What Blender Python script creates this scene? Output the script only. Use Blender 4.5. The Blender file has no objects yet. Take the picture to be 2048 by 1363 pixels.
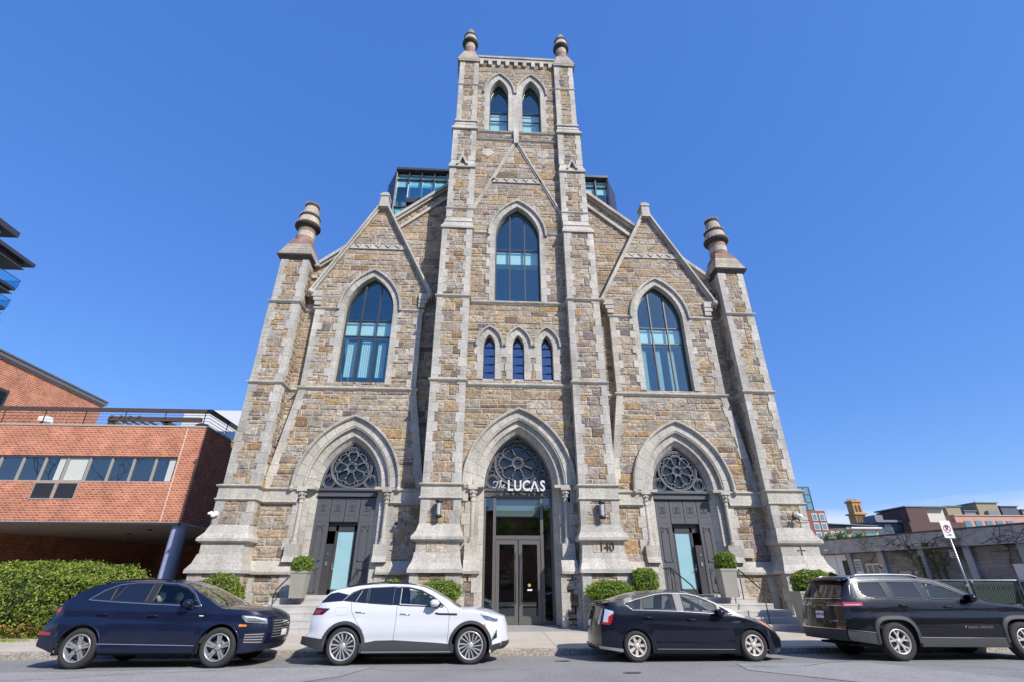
import bpy, bmesh, math, random
from mathutils import Vector, Matrix
rnd = random.Random(7)
D2R = math.radians
scene = bpy.context.scene
COL = scene.collection

# ------------------------------------------------------------------ camera
CAM = Vector((0, 0, 1.51))
pitch, yaw, roll = D2R(26.45), D2R(3.27), D2R(-0.04)
fw = Vector((math.sin(yaw)*math.cos(pitch), math.cos(yaw)*math.cos(pitch), math.sin(pitch)))
rt = Vector((math.cos(yaw), -math.sin(yaw), 0)); up = rt.cross(fw)
rt, up = rt*math.cos(roll)+up*math.sin(roll), (rt*math.cos(roll)+up*math.sin(roll)).cross(fw)
cd = bpy.data.cameras.new('camera'); cam = bpy.data.objects.new('camera', cd); COL.objects.link(cam)
cam.matrix_world = Matrix((( rt.x, up.x, -fw.x, CAM.x), (rt.y, up.y, -fw.y, CAM.y), (rt.z, up.z, -fw.z, CAM.z), (0, 0, 0, 1)))
cd.sensor_width = 36; cd.lens = 985.1/2048*36; cd.clip_start = .05; cd.clip_end = 3000
scene.camera = cam
# ------------------------------------------------------------------ light
SAZ, SEL = D2R(38), D2R(39.5)          # the sun stands behind the camera, to the right
SUN = Vector((math.sin(SAZ)*math.cos(SEL), -math.cos(SAZ)*math.cos(SEL), math.sin(SEL)))
sl = bpy.data.lights.new('sun', 'SUN'); sl.energy = 4.4; sl.angle = D2R(.5); sl.color = (1, .955, .885)
so = bpy.data.objects.new('sun', sl); COL.objects.link(so)
so.rotation_euler = SUN.to_track_quat('Z', 'Y').to_euler(); so.location = SUN*60
w = bpy.data.worlds.new('World'); scene.world = w; w.use_nodes = True
N, L = w.node_tree.nodes, w.node_tree.links
for n in list(N): N.remove(n)
sky = N.new('ShaderNodeTexSky'); sky.sky_type = 'NISHITA'; sky.sun_disc = False
sky.sun_elevation = SEL; sky.sun_rotation = math.atan2(SUN.x, SUN.y)
sky.air_density = 1.0; sky.dust_density = .6; sky.ozone_density = 2.2; sky.altitude = 20
tc = N.new('ShaderNodeTexCoord'); sp = N.new('ShaderNodeSeparateXYZ'); L.new(tc.outputs['Generated'], sp.inputs[0])
# a low bank of fair-weather cloud near the horizon
mp = N.new('ShaderNodeMapping'); mp.inputs['Scale'].default_value = (3, 3, 14); L.new(tc.outputs['Generated'], mp.inputs[0])
nz = N.new('ShaderNodeTexNoise'); nz.inputs['Scale'].default_value = 2.2; nz.inputs['Detail'].default_value = 7; L.new(mp.outputs[0], nz.inputs[0])
hr = N.new('ShaderNodeMapRange'); hr.inputs[1].default_value = .07; hr.inputs[2].default_value = .15; hr.inputs[3].default_value = 1; hr.inputs[4].default_value = 0
L.new(sp.outputs['Z'], hr.inputs[0])
cm = N.new('ShaderNodeMath'); cm.operation = 'MULTIPLY_ADD'; cm.inputs[1].default_value = .55; L.new(nz.outputs['Fac'], cm.inputs[0]); L.new(hr.outputs[0], cm.inputs[2])
cr = N.new('ShaderNodeMapRange'); cr.inputs[1].default_value = .72; cr.inputs[2].default_value = 1.0; cr.inputs[4].default_value = .75; L.new(cm.outputs[0], cr.inputs[0])
hs = N.new('ShaderNodeHueSaturation'); hs.inputs['Saturation'].default_value = 1.2; hs.inputs['Hue'].default_value = .506; hs.inputs['Value'].default_value = 1.2; L.new(sky.outputs[0], hs.inputs['Color'])
mx = N.new('ShaderNodeMix'); mx.data_type = 'RGBA'; mx.inputs[7].default_value = (4.6, 5.2, 6.4, 1); L.new(cr.outputs[0], mx.inputs[0])
ev = N.new('ShaderNodeMix'); ev.data_type = 'RGBA'; ev.inputs[0].default_value = .5; ev.inputs[7].default_value = (.46, 1.62, 5.5, 1); L.new(hs.outputs[0], ev.inputs[6]); L.new(ev.outputs[2], mx.inputs[6])
bg = N.new('ShaderNodeBackground'); bg.inputs[1].default_value = .13; L.new(mx.outputs[2], bg.inputs[0])
wo = N.new('ShaderNodeOutputWorld'); L.new(bg.outputs[0], wo.inputs[0])
scene.view_settings.view_transform = 'Standard'; scene.view_settings.look = 'None'
scene.view_settings.exposure = .35; scene.view_settings.gamma = 1
try: scene.cycles.max_bounces = 10; scene.cycles.transparent_max_bounces = 24
except Exception: pass

# ------------------------------------------------------------------ materials
MATS = {}
def mat(name, col, rough=.6, metal=0, n=None, n2=None, b=None, attr=False, coat=0, spec=.5, streak=0):
    """plain surface: base colour, mottling n=(scale, amount), broad stains n2, bump b=(scale, strength, metres)"""
    if name in MATS: return MATS[name]
    m = bpy.data.materials.new(name); m.use_nodes = True; MATS[name] = m
    T = m.node_tree; N, L = T.nodes, T.links; P = N['Principled BSDF']
    P.inputs['Roughness'].default_value = rough; P.inputs['Metallic'].default_value = metal
    P.inputs['Specular IOR Level'].default_value = spec
    P.inputs['Coat Weight'].default_value = coat; P.inputs['Coat Roughness'].default_value = .03
    geo = N.new('ShaderNodeNewGeometry'); cur = None
    rgb = N.new('ShaderNodeRGB'); rgb.outputs[0].default_value = (*col, 1); cur = rgb.outputs[0]
    def mul(a, bsock):
        x = N.new('ShaderNodeMix'); x.data_type = 'RGBA'; x.blend_type = 'MULTIPLY'; x.inputs[0].default_value = 1
        L.new(a, x.inputs[6]); L.new(bsock, x.inputs[7]); return x.outputs[2]
    if attr:
        at = N.new('ShaderNodeAttribute'); at.attribute_name = 'Col'; cur = mul(cur, at.outputs['Color'])
    for k, nn in enumerate((n, n2)):
        if nn:
            t = N.new('ShaderNodeTexNoise'); t.inputs['Scale'].default_value = nn[0]; t.inputs['Detail'].default_value = 6
            t.inputs['Roughness'].default_value = .62
            if k == 1 and streak:
                mpp = N.new('ShaderNodeMapping'); mpp.inputs['Scale'].default_value = (1, 1, streak); L.new(geo.outputs['Position'], mpp.inputs[0]); L.new(mpp.outputs[0], t.inputs[0])
            else: L.new(geo.outputs['Position'], t.inputs[0])
            r = N.new('ShaderNodeMapRange'); r.inputs[1].default_value = .3; r.inputs[2].default_value = .7
            r.inputs[3].default_value = 1-nn[1]; r.inputs[4].default_value = 1+nn[1]*.8; L.new(t.outputs['Fac'], r.inputs[0])
            cur = mul(cur, r.outputs[0])
    L.new(cur, P.inputs['Base Color'])
    if b:
        t = N.new('ShaderNodeTexNoise'); t.inputs['Scale'].default_value = b[0]; t.inputs['Detail'].default_value = 8; t.inputs['Roughness'].default_value = .65
        L.new(geo.outputs['Position'], t.inputs[0])
        bp = N.new('ShaderNodeBump'); bp.inputs['Strength'].default_value = b[1]; bp.inputs['Distance'].default_value = b[2]
        L.new(t.outputs['Fac'], bp.inputs['Height']); L.new(bp.outputs[0], P.inputs['Normal'])
    return m
def brick_mat(name, c1, c2, mortar, bw=.205, bh=.1, msize=.012, rough=.85):
    m = bpy.data.materials.new(name); m.use_nodes = True; T = m.node_tree; N, L = T.nodes, T.links; P = N['Principled BSDF']
    P.inputs['Roughness'].default_value = rough
    g = N.new('ShaderNodeNewGeometry'); s = N.new('ShaderNodeSeparateXYZ'); L.new(g.outputs['Position'], s.inputs[0])
    s2 = N.new('ShaderNodeSeparateXYZ'); L.new(g.outputs['True Normal'], s2.inputs[0])
    ab = N.new('ShaderNodeMath'); ab.operation = 'ABSOLUTE'; L.new(s2.outputs[0], ab.inputs[0])
    gt = N.new('ShaderNodeMath'); gt.operation = 'GREATER_THAN'; gt.inputs[1].default_value = .7; L.new(ab.outputs[0], gt.inputs[0])
    mx = N.new('ShaderNodeMix'); L.new(gt.outputs[0], mx.inputs[0]); L.new(s.outputs[0], mx.inputs[2]); L.new(s.outputs[1], mx.inputs[3])
    cb = N.new('ShaderNodeCombineXYZ'); L.new(mx.outputs[0], cb.inputs[0]); L.new(s.outputs[2], cb.inputs[1])
    bt = N.new('ShaderNodeTexBrick'); L.new(cb.outputs[0], bt.inputs[0])
    bt.inputs['Color1'].default_value = (*c1, 1); bt.inputs['Color2'].default_value = (*c2, 1); bt.inputs['Mortar'].default_value = (*mortar, 1)
    bt.inputs['Scale'].default_value = 1; bt.inputs['Brick Width'].default_value = bw; bt.inputs['Row Height'].default_value = bh; bt.inputs['Mortar Size'].default_value = msize/2
    bt.inputs['Bias'].default_value = -.15
    t = N.new('ShaderNodeTexNoise'); t.inputs['Scale'].default_value = 1.3; t.inputs['Detail'].default_value = 9; L.new(g.outputs['Position'], t.inputs[0])
    r = N.new('ShaderNodeMapRange'); r.inputs[1].default_value = .3; r.inputs[2].default_value = .7; r.inputs[3].default_value = .78; r.inputs[4].default_value = 1.2; L.new(t.outputs['Fac'], r.inputs[0])
    x = N.new('ShaderNodeMix'); x.data_type = 'RGBA'; x.blend_type = 'MULTIPLY'; x.inputs[0].default_value = 1; L.new(bt.outputs[0], x.inputs[6]); L.new(r.outputs[0], x.inputs[7])
    L.new(x.outputs[2], P.inputs['Base Color'])
    bp = N.new('ShaderNodeBump'); bp.inputs['Strength'].default_value = .5; bp.inputs['Distance'].default_value = .01; bp.invert = True; L.new(bt.outputs['Fac'], bp.inputs['Height']); L.new(bp.outputs[0], P.inputs['Normal'])
    return m
def glass(name, tint=(.6, .8, .8), refl=.12, gloss=(1, 1, 1), rough=.01, opaque=None, blend=.25):
    """architectural / car glass: fresnel-like reflection over a tinted see-through pane (or over an opaque dark backing)"""
    m = bpy.data.materials.new(name); m.use_nodes = True; T = m.node_tree; N, L = T.nodes, T.links
    for n in list(N): N.remove(n)
    o = N.new('ShaderNodeOutputMaterial')
    if opaque: a = N.new('ShaderNodeBsdfDiffuse'); a.inputs[0].default_value = (*opaque, 1)
    else: a = N.new('ShaderNodeBsdfTransparent'); a.inputs[0].default_value = (*tint, 1)
    g = N.new('ShaderNodeBsdfGlossy'); g.inputs[0].default_value = (*gloss, 1); g.inputs['Roughness'].default_value = rough
    f = N.new('ShaderNodeLayerWeight'); f.inputs[0].default_value = .5
    pw_ = N.new('ShaderNodeMath'); pw_.operation = 'POWER'; pw_.inputs[1].default_value = 4.0; L.new(f.outputs['Facing'], pw_.inputs[0])
    mr = N.new('ShaderNodeMapRange'); mr.inputs[3].default_value = refl; mr.inputs[4].default_value = 1.0; L.new(pw_.outputs[0], mr.inputs[0])
    x = N.new('ShaderNodeMixShader'); L.new(mr.outputs[0], x.inputs[0]); L.new(a.outputs[0], x.inputs[1]); L.new(g.outputs[0], x.inputs[2]); L.new(x.outputs[0], o.inputs[0])
    return m
def leaf_mat(name, c, c2, sc=6):
    m = bpy.data.materials.new(name); m.use_nodes = True; T = m.node_tree; N, L = T.nodes, T.links; P = N['Principled BSDF']
    at = N.new('ShaderNodeAttribute'); at.attribute_name = 'Col'
    mx = N.new('ShaderNodeMix'); mx.data_type = 'RGBA'; mx.inputs[6].default_value = (*c, 1); mx.inputs[7].default_value = (*c2, 1)
    L.new(at.outputs['Fac'], mx.inputs[0]); L.new(mx.outputs[2], P.inputs['Base Color'])
    P.inputs['Roughness'].default_value = .5; P.inputs['Specular IOR Level'].default_value = .35
    tr = N.new('ShaderNodeBsdfTranslucent'); L.new(mx.outputs[2], tr.inputs[0])
    ms = N.new('ShaderNodeMixShader'); ms.inputs[0].default_value = .3
    L.new(P.outputs[0], ms.inputs[1]); L.new(tr.outputs[0], ms.inputs[2]); L.new(ms.outputs[0], N['Material Output'].inputs[0])
    return m
def rubble_mat():
    m = mat('rubble_stone', (1, 1, 1), .92, attr=True, n=(8, .40), n2=(1.1, .18), b=(9, 1.0, .09)); T = m.node_tree; N, L = T.nodes, T.links; P = N['Principled BSDF']
    at = [n for n in N if n.bl_idname == 'ShaderNodeAttribute'][0]; geo = [n for n in N if n.bl_idname == 'ShaderNodeNewGeometry'][0]
    cur = P.inputs['Base Color'].links[0].from_socket
    for sc, off, lo, hi, amt, colr in ((2.8, 0, .51, .65, .6, (.42, .25, .10)), (3.3, 31, .535, .65, .8, (.12, .09, .085)), (2.3, 67, .56, .72, .4, (.46, .41, .34)), (19, 11, .57, .67, .85, (.09, .07, .055))):
        mp = N.new('ShaderNodeMapping'); mp.inputs['Location'].default_value = (off, off*.7, off*.3); mp.inputs['Scale'].default_value = (1, 1, 1.7); L.new(geo.outputs['Position'], mp.inputs[0])
        t = N.new('ShaderNodeTexNoise'); t.inputs['Scale'].default_value = sc; t.inputs['Detail'].default_value = 7; t.inputs['Roughness'].default_value = .68; L.new(mp.outputs[0], t.inputs[0])
        r = N.new('ShaderNodeMapRange'); r.inputs[1].default_value = lo; r.inputs[2].default_value = hi; r.inputs[4].default_value = amt; L.new(t.outputs['Fac'], r.inputs[0])
        q = N.new('ShaderNodeMath'); q.operation = 'MULTIPLY'; L.new(r.outputs[0], q.inputs[0]); L.new(at.outputs['Alpha'], q.inputs[1])
        x = N.new('ShaderNodeMix'); x.data_type = 'RGBA'; x.inputs[7].default_value = (*colr, 1); L.new(q.outputs[0], x.inputs[0]); L.new(cur, x.inputs[6]); cur = x.outputs[2]
    L.new(cur, P.inputs['Base Color']); return m
rubble_m = rubble_mat()
granite_m = mat('grey_granite', (.445, .415, .362), .8, attr=True, n=(18, .32), n2=(1.3, .32), b=(45, .35, .01), streak=.35)
gold_m = mat('brown_sandstone', (.30, .185, .145), .85, attr=True, n=(7, .25), n2=(1.6, .2), b=(18, .5, .02))
buff_m = mat('buff_sandstone', (.42, .36, .285), .85, attr=True, n=(7, .2), n2=(1.9, .3), b=(18, .4, .015), streak=.25)
darkcrust_m = mat('weathered_black_stone', (.05, .045, .04), .9, n=(12, .5), b=(20, .7, .02))
bronze_m = mat('dark_bronze_frame', (.075, .068, .062), .42, metal=.35)
bronze2_m = mat('grey_bronze_frame', (.15, .14, .128), .4, metal=.4)
door_m = mat('charcoal_painted_wood', (.088, .088, .094), .5, n=(20, .12))
iron_m = mat('black_iron', (.025, .025, .027), .45, metal=.3)
tracery_m = mat('dark_cast_tracery', (.105, .107, .114), .5, n=(10, .2))
room_m = mat('dim_interior', (.20, .34, .40), .9)
blind_m = mat('white_interior_panel', (.78, .82, .80), .8)
curtain_m = mat('pale_curtain', (.60, .66, .66), .9, n=(26, .14))
black_m = mat('black_plastic', (.018, .018, .02), .5)
win_glass = glass('teal_window_glass', (.84, .95, .945), .11, (.70, .90, 1.0))
lan_glass = glass('leaded_window_glass', (.45, .50, .62), .26, (.70, .80, 1.0), .04)
dark_glass = glass('dark_door_glass', (.60, .66, .66), .10, (.95, 1, 1))
frost_m = mat('frosted_door_glass', (.30, .50, .53), .16, n=(3, .06), spec=.9)
steel_m = mat('galvanised_steel', (.45, .46, .48), .38, metal=.85, n=(15, .12))
white_m = mat('white_paint', (.78, .78, .77), .5)
metalcap_m = mat('metal_coping', (.22, .21, .21), .5, metal=.4)

# ------------------------------------------------------------------ mesh builder
class MB:
    def __init__(s): s.v = []; s.f = []; s.m = []; s.c = []; s.s = []
    def face(s, pts, m=0, c=(1, 1, 1), smooth=False):
        i = len(s.v); s.v += [tuple(p) for p in pts]; s.f.append(tuple(range(i, i+len(pts)))); s.m.append(m); s.c.append(c); s.s.append(smooth)
    def mesh(s, vs, fs, m=0, c=(1, 1, 1), smooth=False):
        i = len(s.v); s.v += [tuple(p) for p in vs]
        for f in fs: s.f.append(tuple(i+k for k in f)); s.m.append(m); s.c.append(c); s.s.append(smooth)
    def hexa(s, p, m=0, c=(1, 1, 1)):
        """p: 4 bottom points then 4 top points, both counter-clockwise seen from above"""
        s.mesh(p, [(3, 2, 1, 0), (4, 5, 6, 7), (0, 1, 5, 4), (1, 2, 6, 5), (2, 3, 7, 6), (3, 0, 4, 7)], m, c)
    def box(s, x0, x1, y0, y1, z0, z1, m=0, c=(1, 1, 1)):
        s.hexa([(x0, y0, z0), (x1, y0, z0), (x1, y1, z0), (x0, y1, z0), (x0, y0, z1), (x1, y0, z1), (x1, y1, z1), (x0, y1, z1)], m, c)
    def frust(s, a, za, b, zb, m=0, c=(1, 1, 1)):
        """a, b = (x0,x1,y0,y1) at heights za, zb"""
        s.hexa([(a[0], a[2], za), (a[1], a[2], za), (a[1], a[3], za), (a[0], a[3], za), (b[0], b[2], zb), (b[1], b[2], zb), (b[1], b[3], zb), (b[0], b[3], zb)], m, c)
    def bar(s, a, b, wd, th, m=0, c=(1, 1, 1), upv=(0, 0, 1)):
        a, b = Vector(a), Vector(b); d = (b-a).normalized(); u = Vector(upv)
        sd = d.cross(u)
        if sd.length < 1e-4: sd = d.cross(Vector((0, 1, 0)))
        sd.normalize(); u = sd.cross(d).normalized()
        P = [a-sd*wd/2-u*th/2, a+sd*wd/2-u*th/2, b+sd*wd/2-u*th/2, b-sd*wd/2-u*th/2, a-sd*wd/2+u*th/2, a+sd*wd/2+u*th/2, b+sd*wd/2+u*th/2, b-sd*wd/2+u*th/2]
        s.hexa(P, m, c)
    def prism(s, pts, f0, f1, m=0, c=(1, 1, 1)):
        """pts 2-D (a, z) counter-clockwise; f0, f1 map (a,z) to the near and far face"""
        n = len(pts); s.mesh([f0(*p) for p in pts]+[f1(*p) for p in pts],
            [tuple(range(n)), tuple(range(2*n-1, n-1, -1))]+[(i, i+n, (i+1) % n+n, (i+1) % n) for i in range(n)], m, c)
    def xz(s, pts, y0, y1, m=0, c=(1, 1, 1)): s.prism(pts, lambda a, z: (a, y0, z), lambda a, z: (a, y1, z), m, c)
    def lathe(s, prof, cx, cy, n=20, m=0, c=(1, 1, 1), smooth=True, axis='z', cz=0, cap=True):
        vs = []; k = len(prof)
        for i in range(n):
            a = 2*math.pi*i/n; ca, sa = math.cos(a), math.sin(a)
            for r, h in prof:
                if axis == 'z': vs.append((cx+r*ca, cy+r*sa, cz+h))
                elif axis == 'y': vs.append((cx+r*ca, cy+h, cz+r*sa))
                else: vs.append((cx+h, cy+r*ca, cz+r*sa))
        fs = []
        for i in range(n):
            j = (i+1) % n
            for q in range(k-1): fs.append((i*k+q, j*k+q, j*k+q+1, i*k+q+1))
        s.mesh(vs, fs, m, c, smooth)
        if cap and prof[0][0] > 1e-4: s.mesh([vs[i*k] for i in range(n)], [tuple(range(n-1, -1, -1))], m, c)
        if cap and prof[-1][0] > 1e-4: s.mesh([vs[i*k+k-1] for i in range(n)], [tuple(range(n))], m, c)
    def tube(s, pts, r, n=8, m=0, c=(1, 1, 1), closed=False, r1=None):
        pts = [Vector(p) for p in pts]; K = len(pts); vs = []
        ref = None
        for i, p in enumerate(pts):
            if closed: d = pts[(i+1) % K]-pts[i-1]
            else: d = pts[min(i+1, K-1)]-pts[max(i-1, 0)]
            d.normalize()
            if ref is None:
                ref = Vector((0, 0, 1)) if abs(d.z) < .9 else Vector((0, 1, 0))
            sd = d.cross(ref)
            if sd.length < 1e-3: sd = d.cross(Vector((1, 0, 0)))
            sd.normalize(); u = sd.cross(d)
            ref = u
            rr = r if r1 is None else r+(r1-r)*i/(K-1)
            for q in range(n):
                a = 2*math.pi*q/n; vs.append(p+sd*math.cos(a)*rr+u*math.sin(a)*rr)
        fs = []
        for i in range(K if closed else K-1):
            j = (i+1) % K
            for q in range(n): fs.append((i*n+q, i*n+(q+1) % n, j*n+(q+1) % n, j*n+q))
        if not closed: fs += [tuple(range(n-1, -1, -1)), tuple((K-1)*n+q for q in range(n))]
        s.mesh(vs, fs, m, c, True)
    def ball(s, cx, cy, cz, r, m=0, c=(1, 1, 1), n=10, sx=1, sy=1, sz=1):
        vs = []; fs = []; h = n//2+1
        for i in range(h+1):
            t = math.pi*i/h
            for j in range(n):
                a = 2*math.pi*j/n; vs.append((cx+sx*r*math.sin(t)*math.cos(a), cy+sy*r*math.sin(t)*math.sin(a), cz-sz*r*math.cos(t)))
        for i in range(h):
            for j in range(n): fs.append((i*n+j, i*n+(j+1) % n, (i+1)*n+(j+1) % n, (i+1)*n+j))
        s.mesh(vs, fs, m, c, True)
    def sweep(s, path, prof, m=0, c=(1, 1, 1)):
        """moulding along a plan path (x, y); outward is to the right of the direction of travel; prof = closed (n, z)"""
        K = len(path); off = []
        for i in range(K):
            ns = []
            if i > 0: a, b = path[i-1], path[i]; l = math.hypot(b[0]-a[0], b[1]-a[1]); ns.append(((b[1]-a[1])/l, -(b[0]-a[0])/l))
            if i < K-1: a, b = path[i], path[i+1]; l = math.hypot(b[0]-a[0], b[1]-a[1]); ns.append(((b[1]-a[1])/l, -(b[0]-a[0])/l))
            if len(ns) == 1: off.append(ns[0])
            else:
                dt = 1+ns[0][0]*ns[1][0]+ns[0][1]*ns[1][1]; off.append(((ns[0][0]+ns[1][0])/dt, (ns[0][1]+ns[1][1])/dt))
        q = len(prof); vs = [(p[0]+o[0]*n, p[1]+o[1]*n, z) for p, o in zip(path, off) for n, z in prof]
        for i in range(K-1):
            i0 = i*q; fs = [(i0+k, i0+(k+1) % q, i0+q+(k+1) % q, i0+q+k) for k in range(q)]
            s.mesh([vs[j] for j in range(i0, i0+2*q)], [tuple(x-i0 for x in f) for f in fs], m, c)
        s.face([vs[k] for k in range(q)], m, c); s.face([vs[(K-1)*q+k] for k in range(q)], m, c)
    def build(s, name, mats, parent=None, label=None, local=False):
        me = bpy.data.meshes.new(name)
        off = Vector((0, 0, 0))
        if parent is not None and not local: off = world_loc(parent)
        me.from_pydata([(x-off.x, y-off.y, z-off.z) for x, y, z in s.v], [], s.f)
        for mm in (mats if isinstance(mats, (list, tuple)) else [mats]): me.materials.append(mm)
        me.polygons.foreach_set('material_index', s.m); me.polygons.foreach_set('use_smooth', s.s)
        ca = me.color_attributes.new('Col', 'FLOAT_COLOR', 'CORNER')
        buf = []
        for f, c in zip(s.f, s.c): buf += [c[0], c[1], c[2], c[3] if len(c) > 3 else 1.0]*len(f)
        ca.data.foreach_set('color', buf); me.update()
        o = bpy.data.objects.new(name, me); COL.objects.link(o)
        if parent is not None: o.parent = parent
        if label: o['label'] = label
        return o
def world_loc(o):
    v = Vector((0, 0, 0))
    while o is not None: v += o.location; o = o.parent
    return v
def tag(o, label, cat, group=None):
    o['label'] = label; o['category'] = cat
    if group: o['group'] = group
    return o
def thing(name, loc, label, cat, group=None, rz=0):
    o = bpy.data.objects.new(name, None); COL.objects.link(o); o.location = loc; o.rotation_euler = (0, 0, rz); o.empty_display_size = .2
    return tag(o, label, cat, group)
def struct(o): o['kind'] = 'structure'; return o
def copy_tree(o, loc=None, label=None, parent=None, group=None):
    c = o.copy(); COL.objects.link(c)
    if parent is not None: c.parent = parent
    if loc is not None: c.location = loc
    if label: c['label'] = label
    if group: c['group'] = group
    for ch in list(o.children): copy_tree(ch, parent=c)
    return c
def text_mb(txt, size, ext, mapf, m=0, c=(1, 1, 1), mb=None, align='CENTER', offset=0.0, res=3):
    """solid lettering: mapf(x, y, d) turns letter-plane coordinates and depth into a point"""
    cu = bpy.data.curves.new('lettering', 'FONT'); cu.body = txt; cu.size = size; cu.extrude = ext; cu.align_x = align; cu.align_y = 'CENTER'
    cu.offset = offset; cu.resolution_u = res
    o = bpy.data.objects.new('lettering', cu); COL.objects.link(o); bpy.context.view_layer.update()
    me = bpy.data.meshes.new_from_object(o.evaluated_get(bpy.context.evaluated_depsgraph_get()))
    vs = [mapf(v.co.x, v.co.y, v.co.z) for v in me.vertices]; fs = [tuple(p.vertices) for p in me.polygons]
    bpy.data.objects.remove(o); bpy.data.curves.remove(cu); bpy.data.meshes.remove(me)
    mb = mb or MB(); mb.mesh(vs, fs, m, c); return mb
# ------------------------------------------------------------------ masonry
MORT = (.56, .50, .40, 0)
PAL = [((.42, .325, .225), 3.2), ((.46, .395, .31), 3.4), ((.41, .275, .14), .9), ((.21, .15, .105), .9), ((.23, .19, .18), .7), ((.37, .325, .27), 2.6), ((.31, .20, .115), .5), ((.39, .31, .22), 2.6), ((.45, .34, .20), .9)]
PW = [w_ for _, w_ in PAL]
def rub():
    c = rnd.choices(PAL, PW)[0][0]; k = rnd.uniform(.82, 1.14); t = rnd.uniform(-.02, .02)
    return (c[0]*k+t, c[1]*k, c[2]*k-t*.5)
def gt(a=.86, b=1.1): k = rnd.uniform(a, b); q = rnd.uniform(-.02, .02); return (k+q, k, k-q)
class Front:                       # wall facing the street
    def __init__(s, y): s.y = y; s.flip = False
    def __call__(s, a, z, n): return (a, s.y-n, z)
class Side:                        # wall facing +x (sg=1) or -x (sg=-1); a runs along y
    def __init__(s, x, sg): s.x = x; s.sg = sg; s.flip = sg < 0
    def __call__(s, a, z, n): return (s.x+s.sg*n, a, z)
def stone(mb, F, a0, a1, z0, z1, c, m=0, j=.012, n0=.002):
    J = lambda: rnd.uniform(-.010, .010)
    a0 += j; a1 -= j; z0 += j; z1 -= j
    if a1-a0 < .03 or z1-z0 < .03: return
    h = rnd.uniform(.012, .030); i = min(.026, (z1-z0)*.22)
    o = [(a0+J(), z0+J()), (a1+J(), z0+J()), (a1+J(), z1+J()), (a0+J(), z1+J())]
    k = [(a0+i+J(), z0+i+J()), (a1-i+J(), z0+i+J()), (a1-i+J(), z1-i+J()), (a0+i+J(), z1-i+J())]
    am, zm = (a0+a1)/2+rnd.uniform(-.2, .2)*(a1-a0), (z0+z1)/2+rnd.uniform(-.2, .2)*(z1-z0)
    vs = [F(p[0], p[1], n0) for p in o]+[F(p[0], p[1], h+rnd.uniform(-.004, .004)) for p in k]+[F(am, zm, h+rnd.uniform(0, .012))]
    fs = [(0, 1, 5, 4), (1, 2, 6, 5), (2, 3, 7, 6), (3, 0, 4, 7), (4, 5, 8), (5, 6, 8), (6, 7, 8), (7, 4, 8)]
    if F.flip: fs = [tuple(reversed(f)) for f in fs]
    mb.mesh(vs, fs, m, c)
def rubble(mb, F, ivs, z0, z1, hmin=.22, hmax=.5, wmax=1.15):
    z = z0
    while z < z1-.02:
        h = rnd.uniform(hmin, hmax)
        if z+h > z1-.12: h = z1-z
        for a0, a1 in ivs(z+h/2):
            if a1-a0 < .06: continue
            a = a0
            while a < a1-.01:
                w_ = rnd.uniform(.32, wmax)*(.7+h)
                if a+w_ > a1-.16: w_ = a1-a
                if h > .3 and rnd.random() < .34:
                    q = h*rnd.uniform(.36, .64); mid = a+w_*rnd.uniform(.35, .65)
                    stone(mb, F, a, a+w_, z, z+q, rub())
                    if w_ > .4: stone(mb, F, a, mid, z+q, z+h, rub()); stone(mb, F, mid, a+w_, z+q, z+h, rub())
                    else: stone(mb, F, a, a+w_, z+q, z+h, rub())
                else: stone(mb, F, a, a+w_, z, z+h, rub())
                a += w_
        z += h
def backing(mb, F, ivs, z0, z1, dz=.1):
    k = max(1, int(round((z1-z0)/dz))); dz = (z1-z0)/k; run = None
    for i in range(k+1):
        iv = [tuple(round(q, 3) for q in p) for p in ivs(z0+(i+.5)*dz)] if i < k else None
        if run and iv != run[0]:
            for a0, a1 in run[0]:
                if a1-a0 > .005:
                    p = [F(a0, run[1], 0), F(a1, run[1], 0), F(a1, z0+i*dz, 0), F(a0, z0+i*dz, 0)]
                    mb.face(p[::-1] if F.flip else p, 0, MORT)
            run = None
        if iv is not None and run is None: run = (iv, z0+i*dz)
def wall(mb, F, ivs, z0, z1, **k): backing(mb, F, ivs, z0, z1); rubble(mb, F, ivs, z0, z1, **k)
def cut(iv, holes, z):
    """interval minus pointed-arch holes (c, w, zb, zs, h, margin)"""
    out = [iv]
    for c, w_, zb, zs, h, d in holes:
        if z < zb: continue
        if z <= zs: x = w_+d
        else:
            Rr = (w_*w_+h*h)/(2*w_); q = (Rr+d)**2-(z-zs)**2
            if q <= 0: continue
            x = w_-Rr+math.sqrt(q)
            if x <= 0: continue
        nw = []
        for a, b in out:
            if c-x > a: nw.append((a, min(b, c-x)))
            if c+x < b: nw.append((max(a, c+x), b))
        out = [p for p in nw if p[1]-p[0] > .01]
    return out
def quoins(mb, x0, x1, yf, z0, z1, both=True, proud=.036, la=.33, lb=.23, h=.40, xl=True, xr=True, dep=None):
    """long-and-short granite blocks on the corners of a pier"""
    k = max(1, int(round((z1-z0)/h))); h = (z1-z0)/k
    W = x1-x0; la = min(la, W*.36); lb = min(lb, W*.24)
    for i in range(k):
        za, zb = z0+i*h+.004, z0+(i+1)*h-.004
        for s_ in (0, 1):
            if (s_ == 0 and not xl) or (s_ == 1 and not xr): continue
            fl = (i+s_) % 2; wa, wb = ((la, lb) if fl else (lb, la))
            wa *= rnd.uniform(.9, 1.1); wb *= rnd.uniform(.9, 1.1)
            if dep: wb = min(wb, dep)
            if s_ == 0: mb.box(x0-proud, x0+wa, yf-proud, yf+wb, za, zb, 1, gt())
            else: mb.box(x1-wa, x1+proud, yf-proud, yf+wb, za, zb, 1, gt())
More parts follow.
